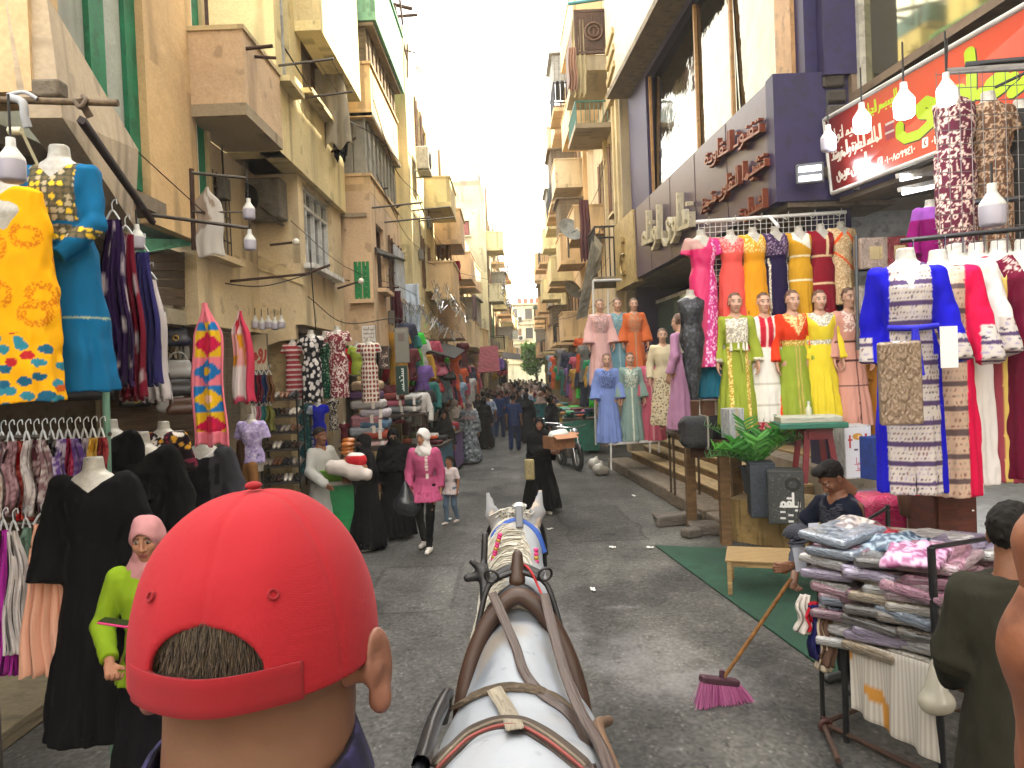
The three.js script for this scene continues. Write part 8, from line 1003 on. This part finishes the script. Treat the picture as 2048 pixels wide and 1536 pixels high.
// walkers in the middle distance
const mid = [[838, 1.6, 17.5, 0.3, '#08080b', 'robe', 'person in black robe and veil at the left stalls beyond the pink blouse', 1], [882, 1.66, 21, 0.2, '#6a7076', 'robe', 'person in grey printed robe with shoulder bag', 2], [906, 1.64, 22.5, 0, '#8a8278', 'robe', 'person in pale robe behind the grey printed one', 2], [932, 1.64, 25, 0.1, '#c2b49c', 'shirt', 'person in cream shirt and dark trousers walking towards the viewer', 0], [976, 1.7, 24, 3.1, '#5c6a80', 'shirt', 'person in plaid blue shirt and jeans walking away', 0], [1026, 1.68, 22, 3.0, '#1c2c50', 'shirt', 'person in dark blue shirt and trousers walking away in mid street', 0], [1052, 1.66, 24, 3.1, '#14161c', 'robe', 'person in black behind the blue shirt', 1]].map(([x, h, d, ry, c, k, l, t], i) => person({ label: l, pos: V(at(x, 800, d).x, 0, -d), ry, h, male: t === 0, skin: dark1, cell: 0.018, hcell: 0.01, hacell: 0.011, legs: k === 'shirt' ? walkL(0.16) : undefined, clothes: k === 'shirt' ? [{ n: 'shirt', hem: 0.78, hemA: 0.2, hemB: 0.15, c, sl: 0.45, cuff: 0.08, col: i === 4 ? (X, y, z, u) => (nz(u * 40, 3) > 0.6 || nz(y * 40, 5) > 0.6 ? '#8a94a4' : c) : undefined }, { n: 'trousers', c: i === 3 ? '#2a1c1c' : i === 4 ? '#3c4a62' : '#1a2644', r: 0.03 }, { n: 'shoe', c: '#241c18' }] : [abaya({ c, col: i === 1 ? spots('#62686e', ['#8a9094', '#3c4046'], 0.09, 0.4) : undefined })], hair: t === 0 ? { c: '#141110', cell: 0.01 } : undefined, scarf: t ? { c: t === 1 ? '#08080b' : i === 1 ? '#6a5c5c' : '#8a8078', drape: 0.4 } : undefined }));
[[0, 16.2, -1.55, 0.6, 'black robed person at the stalls nearest behind the pink blouse'], [1, 19.2, -1.15, 2.9, 'person in grey print robe looking at the left stalls'], [2, 20.4, -1.6, 1.2, 'person in pale robe close to the left stalls'], [6, 18.4, -1.75, 1.6, 'person in black turned towards the bedding piles'], [3, 27, -0.9, 2.6, 'person in cream shirt walking away on the left'], [5, 26.4, -0.5, 0.2, 'person in dark blue shirt coming towards the viewer'], [0, 22.8, -0.9, 2.8, 'black robed person walking away left of mid street'], [4, 28.5, 0.55, 0.1, 'person in plaid shirt coming towards the viewer, right of mid street'], [6, 20.2, 1.05, 2.2, 'person in black at the right stalls behind the motorcycles']].forEach(([i, d, x, ry, l]) => copy(mid[i], l, V(x, 0, -d), ry));
// the crowd farther on: a few figures, cloned
{
  const names = ['black', 'cream', 'maroon', 'navy', 'grey', 'white', 'teal', 'brown'], cs = ['#0b0b0e', '#a8987c', '#4a1420', '#1a2240', '#5c5c60', '#b9b5b0', '#1f5256', '#4a3426'];
  const proto = names.map((n, i) => person({ label: n + ' clothed person in the far crowd', pos: V(-1.5 + i * 0.42 + (i > 3 ? 0.1 : 0), 0, -(29 + (i * 3.1) % 9)), ry: i * 1.3, h: 1.62 + (i % 3) * 0.05, male: i % 2, skin: dark1, cell: 0.03, hcell: 0.014, hacell: 0.018, clothes: i % 2 ? [{ n: 'shirt', hem: 0.78, hemA: 0.2, hemB: 0.15, c: cs[i], sl: 0.5 }, { n: 'trousers', c: '#20222a', r: 0.03 }] : [abaya({ c: cs[i] })], hair: i % 2 ? { c: '#141110', cell: 0.014 } : undefined, scarf: i % 2 ? undefined : { c: i % 4 ? '#7a6a62' : '#0b0b0e', drape: 0.35 }, group: 'far crowd' }));
  for (let k = 0; k < 16; k++) { const i = (k * 3) % 8, d = 25.5 + k * 0.36; copy(proto[i], names[i] + ' clothed person standing at the stalls in the middle distance, ' + ['nearest', 'farther'][k >> 3] + ' of that colour ' + ['left', 'centre', 'right'][k % 3], V([-1.25, 0.2, 1.1][k % 3] + R(-0.25, 0.25), 0, -d), R(0, 6.2)); }
  for (let k = 0; k < 34; k++) { const i = k % 8, d = 31 + k * 0.95; copy(proto[i], names[i] + ' clothed person in the far crowd, ' + ['nearer', 'middle', 'farther', 'farthest', 'last'][Math.floor(k / 8)] + ' ' + ['left', 'centre', 'right'][k % 3] + ' figure', V(lerp(-1.3, 1.5, ((k * 0.618) % 1)) + d * 0.012, 0, -d), R(0, 6.2)); }
}
// food cart
{
  const p = onY(688, 1090), o = thing('food_cart', 'small green food cart with tubs of dates and wrapped buns', 'cart', V(p.x, 0, p.z + 0.15), 0.1); mesh('body', bx(0.46, 0.84, 0.5, 0, 0.08, 0), mat('#15904f', 0.5, { map: grime }), o); mesh('counter', bx(0.6, 0.05, 0.6, 0, 0.921, 0), mat('#a8a49c', 0.6, { map: grime }), o); for (const [a, b] of [[-0.18, 0.22], [0.18, 0.22], [-0.18, -0.22], [0.18, -0.22]]) mesh('wheel', put(new THREE.TorusGeometry(0.04, 0.018, 6, 14), a, 0.06, b), mat('#1c1c1c', 0.8), o);
  const t = thing('tub', 'lime green tub of dates on the food cart', 'tub', V(p.x - 0.06, 0.972, p.z + 0.2)); mesh('bowl', lathe([[0.001, 0], [0.22, 0], [0.3, 0.15], [0.31, 0.15], [0.31, 0.165], [0.28, 0.16], [0.001, 0.12]], 24), mat('#6fae22', 0.4), t); const g = []; for (let i = 0; i < 160; i++) { const a = R(0, 6.28), r = 0.25 * Math.sqrt(rnd()); g.push(sph(0.022, Math.cos(a) * r, 0.15 + (0.25 - r) * 0.3 + R(0, 0.02), Math.sin(a) * r, 1.3, 1, 1, 4)); } const dm = mesh('dates', merge(g), mat('#5a1a10', 0.35), t); dm.userData.kind = 'stuff';
  for (let i = 0; i < 9; i++) { const q = solo('wrapped_bun', put(new THREE.SphereGeometry(0.075, 12, 8), 0, 0, 0, 0, 0, 0, V(1.3, 0.6, 1)), mat('#b5692a', 0.2, { clearcoat: 1, bumpMap: bumpT, bumpScale: 0.02 }), ['lowest', 'second', 'third', 'fourth', 'fifth', 'sixth', 'seventh', 'eighth', 'top'][i] + ' orange wrapped bun piled behind the dates', 'bun', 'wrapped buns'); q.position.set(p.x + 0.12 + R(-0.06, 0.06), 1.06 + i * 0.055, p.z + 0.1 + R(-0.05, 0.05)); }
}
// ---------------------------------------------------------------- the white horse in harness
{
  const cx = -0.01, o = thing('horse', 'white carriage horse seen from behind in leather harness, middle of the road', 'horse', V(cx, 0, -2.3));
  const Z = (d) => 2.3 - d, B = [[0, 1.17, Z(1.45), 0.31, 0, 1.16, Z(1.7), 0.345], [0, 1.13, Z(1.8), 0.34, 0, 1.14, Z(2.35), 0.25], [0, 1.14, Z(2.3), 0.25, 0, 1.16, Z(2.6), 0.19], [0, 1.33, Z(2.3), 0.1, 0, 1.38, Z(2.62), 0.11], [0, 1.04, Z(1.9), 0.29, 0, 1.02, Z(2.5), 0.21],
    [0, 1.22, Z(2.6), 0.18, 0, 1.4, Z(2.9), 0.145], [0, 1.4, Z(2.9), 0.145, 0, 1.62, Z(3.26), 0.098], [0, 1.63, Z(3.28), 0.1, 0, 1.5, Z(3.5), 0.105], [0, 1.5, Z(3.5), 0.1, 0, 1.2, Z(3.74), 0.062], [0, 1.45, Z(3.46), 0.09, 0, 1.22, Z(3.66), 0.055],
    [-0.2, 1.12, Z(1.52), 0.16, -0.2, 0.82, Z(1.6), 0.12], [0.2, 1.12, Z(1.52), 0.16, 0.2, 0.82, Z(1.6), 0.12]];
  for (const s of [-1, 1]) B.push([s * 0.1, 1.05, Z(2.58), 0.13, s * 0.13, 0.78, Z(2.55), 0.1], [s * 0.15, 0.78, Z(2.55), 0.09, s * 0.14, 0.48, Z(2.58), 0.055], [s * 0.14, 0.48, Z(2.58), 0.052, s * 0.14, 0.12, Z(2.56), 0.036], [s * 0.14, 0.1, Z(2.57), 0.04, s * 0.14, 0.04, Z(2.62), 0.058], [s * 0.2, 0.82, Z(1.6), 0.11, s * 0.17, 0.5, Z(1.42), 0.06], [s * 0.17, 0.5, Z(1.42), 0.055, s * 0.16, 0.12, Z(1.5), 0.038], [s * 0.16, 0.1, Z(1.52), 0.04, s * 0.16, 0.04, Z(1.57), 0.058]);
  const ear = (s) => [[s * 0.075, 1.68, Z(3.3), 0.03, s * 0.1, 1.76, Z(3.29), 0.034], [s * 0.1, 1.76, Z(3.29), 0.033, s * 0.118, 1.86, Z(3.3), 0.007]];
  const f = (x, y, z) => { let d = 9; for (const b of B) d = smin(d, cap(x, y, z, b), 0.09); for (const s of [-1, 1]) for (const b of ear(s)) d = smin(d, cap(x, y, (b[2] + (z - b[2]) * 1.7), b), 0.015); return d + 0.012 * (nz(x * 5, y * 5, z * 5) - 0.5); };
  const coat = lin('#888d94'), grey = lin('#565f6b'), cream = lin('#80766a'), col = (x, y, z) => { if (y < 0.09) return lin('#3a332c'); if (y > 1.66 && Math.abs(x) > 0.07 && z < -0.9 && Math.abs(z - Z(3.3)) < 0.06 && nz(x * 40, y * 30) > 0.7) return lin('#b8a898'); const n = fbm(x * 6 + 3, y * 5, z * 6), g = sst(0.46, 0.66, n) * 0.6, c = sst(0.52, 0.7, fbm(x * 4, y * 3 + 9, z * 4 + 7)) * (z < -0.1 ? 0.8 : 0.35), sp = h3(Math.floor(x * 140), Math.floor(y * 140), Math.floor(z * 140)) > 0.995 ? 0.35 : 0; return coat.map((q, i) => lerp(lerp(lerp(q, grey[i], g), cream[i], c), grey[i] * 0.6, sp)); };
  const [lo, hi] = capB(B, 0.05); hi[1] = 1.92; mesh('body', nets(lo, hi, 0.013, f, col), VC.skin, o);
  // where the line of sight of a photo pixel meets the coat, in horse space
  const on = (px, py, off = 0.012) => { const q = camera.position.clone().sub(o.position), dir = at(px, py, 1).sub(camera.position).normalize(); for (let i = 0; i < 260; i++) { const d = f(q.x, q.y, q.z); if (d < off) break; q.addScaledVector(dir, Math.max(0.004, d * 0.6)); if (q.z < -2) break; } return q; };
  const P3 = (px, py, d) => at(px, py, d).sub(o.position);
  const strap = (pts, w, t, m, name, wob = 0) => { const cv = new THREE.CatmullRomCurve3(pts), N = pts.length * 6; mesh(name, sheet((u, v) => { const q = cv.getPoint(clamp(v, 0, 1)), tg = cv.getTangent(clamp(v, 0, 1)), n = V(q.x * 0.8, 0.6, 0.25).normalize(), s = tg.cross(n).normalize(); return q.addScaledVector(s, (u - 0.5) * w).addScaledVector(n, wob * (nz(v * 30, u * 3) - 0.5)); }, 4, N, t), m, o); };
  const leather = mat('#4a3a34', 0.5, { map: grime, bumpMap: bumpT, bumpScale: 0.003 }), brown = mat('#40291c', 0.5, { map: grime, bumpMap: bumpT, bumpScale: 0.004 }), black = mat('#17161a', 0.45, { map: grime }), rope = mat('#85745f', 0.9, { map: grime, bumpMap: scaled(bumpT, 6), bumpScale: 0.01 }), web = mat('#9a8c78', 0.9, { map: grime, bumpMap: weave, bumpScale: 0.003 });
  // collar
  const col2 = [[0.17, 0.9, 2.6], [0.215, 1.06, 2.57], [0.205, 1.24, 2.6], [0.155, 1.4, 2.66], [0.085, 1.51, 2.7]].map(([x, y, d]) => [x, y, Z(d)]), ringPts = [...col2.map(([x, y, z]) => V(-x, y, z)), V(0, 1.565, Z(2.72)), ...col2.reverse().map(([x, y, z]) => V(x, y, z)), V(0, 0.82, Z(2.62))];
  const cv = new THREE.CatmullRomCurve3(ringPts, true); mesh('collar', new THREE.TubeGeometry(cv, 90, 0.033, 12, true).scale(1, 1, 1), brown, o); mesh('collar_roll', new THREE.TubeGeometry(new THREE.CatmullRomCurve3(ringPts.map((p) => p.clone().multiplyScalar(0.985).add(V(0, 0.035, -0.075))), true), 90, 0.02, 10, true), black, o);
  mesh('hames', [...[-1, 1].map((s) => tube([V(s * 0.02, 1.63, Z(2.8)), V(s * 0.1, 1.6, Z(2.78)), V(s * 0.14, 1.5, Z(2.74)), V(s * 0.185, 1.25, Z(2.68)), V(s * 0.18, 1.0, Z(2.66))], 0.011, 8))], black, o); mesh('collar_peak', boneMesh([[0.0, 1.6, Z(2.8), 0.032, 0.005, 1.69, Z(2.83), 0.02]], 0.008, 0.02, null), brown, o); for (const s of [-1, 1]) mesh('rein_ring', put(new THREE.TorusGeometry(0.026, 0.005, 8, 20), s * 0.1 + 0.005, 1.635, Z(2.74), 0.3, s * 0.3), black, o);
  mesh('buckle_strap', tube([V(-0.1, 1.6, Z(2.83)), V(0, 1.635, Z(2.85)), V(0.1, 1.6, Z(2.83))], 0.022, 8), black, o);
  // reins and back straps
  strap([P3(984, 1186, 2.72), P3(1005, 1232, 2.6), on(1030, 1290), on(1052, 1350), on(1085, 1388), on(1128, 1418), on(1160, 1455), on(1180, 1536), P3(1192, 1640, 1.3)], 0.032, 0.003, leather, 'rein'); strap([P3(1088, 1188, 2.72), P3(1106, 1262, 2.5), P3(1128, 1340, 2.3), P3(1160, 1420, 2.05), P3(1205, 1500, 1.75), P3(1240, 1600, 1.45)], 0.034, 0.003, leather, 'rein');
  strap([on(892, 1432), on(925, 1404), on(965, 1384), on(1010, 1375), on(1060, 1376), on(1110, 1396), on(1150, 1428), on(1182, 1475)], 0.026, 0.006, rope, 'back_strap', 0.006); strap([on(872, 1534), on(905, 1500), on(945, 1466), on(990, 1448), on(1035, 1446), on(1080, 1466), on(1125, 1498), on(1170, 1536)], 0.045, 0.005, mat('#5c4e44', 0.85, { map: grime, bumpMap: weave, bumpScale: 0.004 }), 'back_strap'); for (const k of [-1, 1]) strap([[872, 1534], [905, 1500], [945, 1466], [990, 1448], [1035, 1446], [1080, 1466], [1125, 1498], [1170, 1536]].map(([x, y]) => on(x, y + k * 5, 0.018)), 0.007, 0.003, k < 0 ? web : mat('#7a3a34', 0.8), 'strap_stripe'); strap([on(988, 1378, 0.02), on(1005, 1405, 0.02), on(1020, 1432, 0.02), on(1030, 1458, 0.022)], 0.045, 0.004, mat('#b3a894', 0.9, { map: grime, bumpMap: weave, bumpScale: 0.003 }), 'spine_strap', 0.004);
  // bridle
  const blue = mat('#1c4694', 0.6); mesh('brow_band', tube([V(-0.118, 1.6, Z(3.2)), V(-0.085, 1.69, Z(3.22)), V(0, 1.735, Z(3.24)), V(0.085, 1.69, Z(3.22)), V(0.118, 1.6, Z(3.2))], 0.016, 8), blue, o); mesh('crown_strap', [tube([V(-0.13, 1.52, Z(3.38)), V(-0.12, 1.66, Z(3.34)), V(-0.06, 1.745, Z(3.3)), V(0.02, 1.76, Z(3.3)), V(0.1, 1.71, Z(3.32)), V(0.13, 1.55, Z(3.38))], 0.018, 8)], black, o); mesh('strap_keeper', rb(0.032, 0.1, 0.016, 0.006, 0.018, 1.71, Z(3.21), 0, -0.5), mat('#5a5c60', 0.5), o); mesh('poll_ornament', sph(0.028, 0.02, 1.79, Z(3.3), 1.3, 0.6, 1), mat('#c4c9cc', 0.2, { metalness: 0.8 }), o);
  for (const s of [-1, 1]) { mesh('blinker', put(rb(0.014, 0.11, 0.11, 0.006), s * 0.125, 1.48, Z(3.42), 0, s * 0.12), black, o); mesh('cheek_strap', bar(V(s * 0.13, 1.58, Z(3.36)), V(s * 0.085, 1.22, Z(3.66)), 0.012, 6), black, o); const p = [s < 0 ? [1000, 1070] : [1072, 1100], s < 0 ? [984, 1125] : [1076, 1178]], g = [], g2 = []; for (let i = 0; i < 11; i++) { const t = i / 10; (i % 3 === 2 ? g2 : g).push(sph(0.0105, ...P3(lerp(p[0][0], p[1][0], t), lerp(p[0][1], p[1][1], t), 3.08).toArray(), 1, 1, 1, 6)); } mesh('pink_beads', g, mat('#b8286a', 0.3), o); mesh('gold_beads', g2, mat('#b08a3a', 0.3, { metalness: 0.5 }), o); }
  mesh('leather_tassel', boneMesh([[...P3(966, 1150, 2.95).toArray(), 0.02, ...P3(935, 1156, 2.95).toArray(), 0.017], [...P3(966, 1140, 2.95).toArray(), 0.017, ...P3(944, 1124, 2.95).toArray(), 0.013], [...P3(968, 1145, 2.95).toArray(), 0.02, ...P3(972, 1200, 2.9).toArray(), 0.024], [...P3(970, 1070, 3.0).toArray(), 0.014, ...P3(968, 1130, 2.97).toArray(), 0.014]], 0.008, 0.02), black, o); mesh('cord', tube([P3(1036, 1122, 2.9), P3(1060, 1140, 2.8), P3(1075, 1170, 2.78), P3(1086, 1195, 2.74)], 0.005, 5), mat('#a01c22', 0.6), o);
  // mane: locks falling over the left of the crest, and the forelock
  const g = [], mc2 = []; for (let i = 0; i < 620; i++) { const t = rnd(), cr = t < 0.45 ? V(0, lerp(1.735, 1.56, t / 0.45), Z(lerp(3.27, 2.92, t / 0.45))) : V(0, lerp(1.56, 1.5, (t - 0.45) / 0.55), Z(lerp(2.92, 2.76, (t - 0.45) / 0.55))), w = R(0.02, 0.05), L = R(0.1, 0.26), s = R(-0.9, 1) < 0.35 ? -1 : 0.55, r0 = 0.1 + 0.05 * t; g.push(tint(tube([cr.clone().add(V(R(-0.02, 0.03), 0.012, R(-0.02, 0.02))), cr.clone().add(V(s * r0 * 0.6, 0.0 + R(-0.01, 0.01), 0.015)), cr.clone().add(V(s * (r0 + 0.025), -0.08, 0.03 + R(-0.02, 0.03))), cr.clone().add(V(s * (r0 + 0.045), -0.08 - L * 0.7, 0.05 + R(-0.03, 0.05)))], R(0.002, 0.0042), 4, 7), pick(['#a8a395', '#9a9484', '#b4b2aa', '#8f8a7c']))); }
  for (let i = 0; i < 90; i++) { const x = R(-0.06, 0.06), a = V(x, 1.73, Z(3.28)); g.push(tint(tube([a, a.clone().add(V(R(-0.03, 0.03), R(0.02, 0.06), R(-0.02, 0.02))), a.clone().add(V(R(-0.06, 0.06), R(-0.01, 0.05), R(-0.09, 0.03)))], 0.003, 4, 5), pick(['#a8a395', '#b4b2aa']))); }
  const mn = mesh('mane', merge(g), mat('#ffffff', 0.7, { vertexColors: true }), o); mn.userData.kind = 'stuff';
  mesh('tail', boneMesh([[0, 1.36, Z(1.28), 0.05, 0, 1.15, Z(1.2), 0.07], [0, 1.15, Z(1.2), 0.07, 0, 0.6, Z(1.24), 0.04]], 0.02, 0.03, null, (x, y, z) => 0.02 * (nz(x * 60, y * 4, z * 60) - 0.5)), mat('#c2b696', 0.8), o);
  const c = thing('carriage', 'open horse carriage with black shafts and plank bench below the view', 'carriage', V(-0.1, 0, -0.1)), cm = mat('#1a1b20', 0.35, { map: grime });
  const cw = (px, py, d) => at(px, py, d).sub(c.position); mesh('shaft', tube([cw(800, 1660, 1.35), cw(838, 1536, 1.68), cw(868, 1440, 2.0), cw(896, 1385, 2.3), V(-0.2, 1.12, -2.6)], 0.017, 10), cm, c); mesh('shaft', tube([cw(1260, 1650, 1.3), cw(1222, 1530, 1.72), cw(1196, 1460, 2.0), V(0.4, 1.12, -2.55)], 0.018, 10), mat('#7a5a3e', 0.7, { map: wood }), c); mesh('shaft_pad', tube([cw(842, 1530, 1.66), cw(866, 1450, 1.98), cw(885, 1408, 2.15)], 0.022, 10), mat('#101116', 0.3), c);
  mesh('bench', bx(1.1, 0.06, 0.5, 0, 1.22, -0.5), woodM('#4a3426'), c); mesh('foot_board', bx(1.1, 0.05, 0.6, 0, 0.78, -0.95), woodM('#4a3426'), c); mesh('box', bx(1.0, 0.42, 0.46, 0, 0.8, -0.48), cm, c); for (const s of [-1, 1]) { const q = mesh('wheel', put(new THREE.TorusGeometry(0.42, 0.025, 8, 36), s * 0.66, 0.445, -0.4, 0, Math.PI / 2), cm, c); mesh('spoke', Array.from({ length: 12 }, (_, i) => bar(V(s * 0.66, 0.445, -0.4), V(s * 0.66, 0.445 + 0.41 * Math.sin(i * 0.5236), -0.4 + 0.41 * Math.cos(i * 0.5236)), 0.012, 5)), cm, q); }
}
// ---------------------------------------------------------------- the driver in the red cap
{
  const S = 1.04, top = at(512, 972, 0.68), hy = top.y - 0.142 * S, A2 = [{ el: [-0.26, 1.14, 0.1], wr: [-0.16, 0.98, 0.32], curl: 1.3 }, { el: [0.26, 1.14, 0.1], wr: [0.16, 0.98, 0.32], curl: 1.3 }], ry = Math.PI - 0.07;
  const root = person({ label: 'carriage driver in red baseball cap and purple checked shirt, seen close from behind', pos: V(at(516, 1300, 0.68).x, hy - 1.61 * S, -0.68), ry, h: 1.745 * S, male: 1, skin: '#6c4c3a', cell: 0.012, hcell: 0.0042, hacell: 0.007, wide: 1.16, thick: 0.016, noEars: 1, arms: A2, legs: [{ hip: [-0.1, 0.86, 0.02], kn: [-0.13, 0.82, 0.46], an: [-0.13, 0.4, 0.5] }, { hip: [0.1, 0.86, 0.02], kn: [0.13, 0.82, 0.46], an: [0.13, 0.4, 0.5] }],
    clothes: [{ n: 'shirt', hem: 0.76, hemA: 0.2, hemB: 0.16, neck: 1.475, vneck: 0.02, arms: A2, cell: 0.008, col: (x, y, z, u) => (((u / 0.02 % 1) + 1) % 1 < 0.3 ? '#8a86a8' : ((y / 0.02 % 1) + 1) % 1 < 0.3 ? '#6c6890' : '#2c2850') }, { n: 'trousers', c: '#22252e' }, { n: 'shoe', c: '#1a1614' }] });
  mesh('shirt_collar', put(lathe([[0.075, 0], [0.1, 0.02], [0.09, 0.06], [0.082, 0.062], [0.088, 0.02]], 30), 0, 1.47, -0.012, -0.15), mat('#3a3566', 0.85, { map: canv(128, 32, (c, W, H) => { c.fillStyle = '#c2c0d4'; c.fillRect(0, 0, W, H); c.fillStyle = '#5a5488'; for (let i = 0; i < 16; i++) c.fillRect(i * 8, 0, 4, H); c.fillStyle = 'rgba(60,50,110,.5)'; for (let i = 0; i < 4; i++) c.fillRect(0, i * 8, W, 4); }) }), root);
  for (const s of [-1, 1]) mesh('ear', put(nets([-0.04, -0.06, -0.05], [0.05, 0.06, 0.05], 0.003, (x, y, z) => { let d = ell(x, y, z, 0, 0, 0, 0.0075, 0.038, 0.024); d = smin(d, ell(x, y, z, 0, -0.034, 0.006, 0.011, 0.014, 0.012), 0.01); d = smax(d, -ell(x, y, z, 0.012, 0.006, 0.008, 0.01, 0.026, 0.014), 0.005); return smin(d, cap(x, y, z, [-0.03, -0.004, 0.02, 0.012, 0, 0, 0.01, 0.007]), 0.012); }, () => lin('#7a5242')).scale(0.85, 0.9, 0.85), s * 0.106, 1.59, 0.004, 0.15, s > 0 ? 0.28 : Math.PI - 0.28, 0), VC.skin, root);
  // cropped hair with fine strands
  const hx = (g) => put(g, 0, 1.61, 0.015), hair = nets([-0.11, -0.11, -0.14], [0.11, 0.16, 0.11], 0.0035, (x, y, z) => smax(ell(x, y, z, 0, 0.036, -0.013, 0.088, 0.096, 0.1) + 0.003 * (nz(x * 260, y * 60, z * 260) - 0.5) + 0.002 * (nz(x * 500, y * 200, z * 500) - 0.5), Math.max(y - 0.085, (z < 0.02 ? -0.062 + 0.3 * Math.max(0, Math.abs(x) - 0.03) : 0.04 + (z - 0.02) * 0.8) - y), 0.006), (x, y, z) => lin(nz(x * 420, y * 60, z * 420) > 0.62 ? '#7a6a52' : nz(x * 300, y * 50, z * 300) > 0.5 ? '#3c2f22' : '#221a14'));
  mesh('hair', hx(hair), mat('#ffffff', 0.8, { vertexColors: true }), root);
  const st = []; for (let i = 0; i < 3200; i++) { const a = Math.PI + R(-0.75, 0.75), e = R(-0.45, 0.5), q = V(Math.sin(a) * Math.cos(e) * 0.0885, 0.036 + Math.sin(e) * 0.097, -0.013 + Math.cos(a) * Math.cos(e) * 0.101), n = V(q.x, q.y - 0.036, q.z).normalize(); st.push(tint(bar(q, q.clone().addScaledVector(n, 0.004).add(V(R(-0.003, 0.003), -0.012, 0)), 0.00028, 3), pick(['#4a3d30', '#3a2f26', '#2a221b', '#5c4f3e']))); }
  const sm = mesh('hair_strands', hx(merge(st)), mat('#ffffff', 0.5, { vertexColors: true }), root); sm.userData.kind = 'stuff';
  const red = mat('#8e0a19', 0.95, { bumpMap: scaled(weaveT, 26), bumpScale: 0.0007, sheen: 0.2, sheenColor: new THREE.Color(1, 0.3, 0.35), sheenRoughness: 0.6 });
  const sup = (x, y, z, a, b, c, p = 2.1) => (Math.pow(Math.pow(Math.abs(x) / a, p) + Math.pow(Math.abs(y) / b, p) + Math.pow(Math.abs(z) / c, p), 1 / p) - 1) * 0.09;
  const capF = (x, y, z) => {
    const th = Math.atan2(x, z + 0.012), seam = Math.min(...[0, 1, 2, 3, 4, 5].map((k) => Math.abs(Math.atan2(Math.sin(th - k * Math.PI / 3 - Math.PI), Math.cos(th - k * Math.PI / 3 - Math.PI))))) * Math.hypot(x, z + 0.012);
    let d = sup(x, y + 0.004, z + 0.012, 0.101, 0.146, 0.115) + 0.0009 * Math.exp(-(seam * seam) / 0.000006) + 0.003 * (nz(x * 24, y * 22, z * 24) - 0.5) + 0.007 * (nz(x * 9 + 4, y * 7, z * 9) - 0.5); d = Math.max(d, -sup(x, y + 0.004, z + 0.012, 0.093, 0.134, 0.107));
    const rim = z < 0 ? -0.012 : -0.006 + z * 0.08; d = smax(d, rim - y, 0.003); if (z < -0.02) d = smax(d, -Math.max(0.015 - y, ell(x, y, 0, 0, 0.015, 0, 0.044, 0.034, 1)), 0.003); return d;
  };
  mesh('red_cap', hx(nets([-0.11, -0.04, -0.145], [0.11, 0.17, 0.13], 0.0027, capF)), red, root);
  mesh('cap_strap', hx(sheet((u, v) => { const th = Math.PI + (u - 0.5) * 1.5; return V(Math.sin(th) * 0.101, -0.012 + v * 0.029 + 0.0008 * Math.sin(u * 9), -0.012 + Math.cos(th) * 0.1155); }, 40, 4, 0.0016)), red, root); mesh('cap_button', hx(sph(0.0075, 0, 0.142, -0.012, 1, 0.5, 1, 10)), red, root);
  mesh('cap_peak', hx(sheet((u, v) => { const a = (u - 0.5) * 2.1; return V(Math.sin(a) * (0.088 + 0.012 * v), 0.0 - v * v * 0.03 - Math.abs(u - 0.5) ** 2 * 0.07 * v, Math.cos(a) * 0.1 + v * 0.065 * Math.cos(a * 0.8)); }, 24, 8, 0.002)), red, root);
  for (const a of [Math.PI - 0.52, Math.PI + 0.52, Math.PI + 1.5, Math.PI - 1.5]) { const y = 0.07, sx = Math.sin(a), cz = Math.cos(a), q = Math.pow((1 - ((y + 0.004) / 0.146) ** 2.1) / (Math.abs(sx / 0.101) ** 2.1 + Math.abs(cz / 0.115) ** 2.1), 1 / 2.1) + 0.0006; mesh('eyelet', hx(put(new THREE.TorusGeometry(0.0036, 0.0012, 6, 14), sx * q, y, -0.012 + cz * q, -0.45, a)), red, root); }
}
{ // passenger's raised arm at the right edge
  const o = thing('person', 'bare raised forearm and hand of a fellow passenger, close at the right edge', 'person', at(2190, 1300, 0.5)), w = (x, y, d) => at(x + 40, y, d).sub(o.position).toArray(), sk = '#74462e';
  const wr = w(2086, 1196, 0.5), el = w(2150, 1560, 0.52), c = lin(sk), c2 = lin('#643a26');
  mesh('arm', merge([boneMesh([[...w(2086, 1205, 0.5), 0.025, ...w(2093, 1300, 0.5), 0.036], [...w(2093, 1300, 0.5), 0.036, ...el, 0.042], [...el, 0.042, ...w(2480, 1640, 0.45), 0.05]], 0.006, 0.02, (x, y, z) => (fbm(x * 60, y * 60, z * 60) > 0.55 ? c2 : c)), boneMesh([[...w(2094, 1195, 0.5), 0.026, ...w(2100, 1100, 0.5), 0.034], ...[0, 1, 2, 3].flatMap((i) => { const p = w(2092 + i * 34, 1062 - i * 3, 0.49 + i * 0.012), q = [p[0] + 0.012, p[1] + 0.02, p[2] - 0.03], r = [p[0] + 0.03, p[1] + 0.0, p[2] - 0.035]; return [[...p, 0.0125, ...q, 0.0105], [...q, 0.0105, ...r, 0.0095]]; }), [...w(2075, 1150, 0.5), 0.016, ...w(2066, 1085, 0.49), 0.013], [...w(2066, 1085, 0.49), 0.0125, ...w(2095, 1040, 0.48), 0.011]], 0.0045, 0.008, () => lin(sk))]), VC.skin, o);
}
renderer.render(scene, camera);
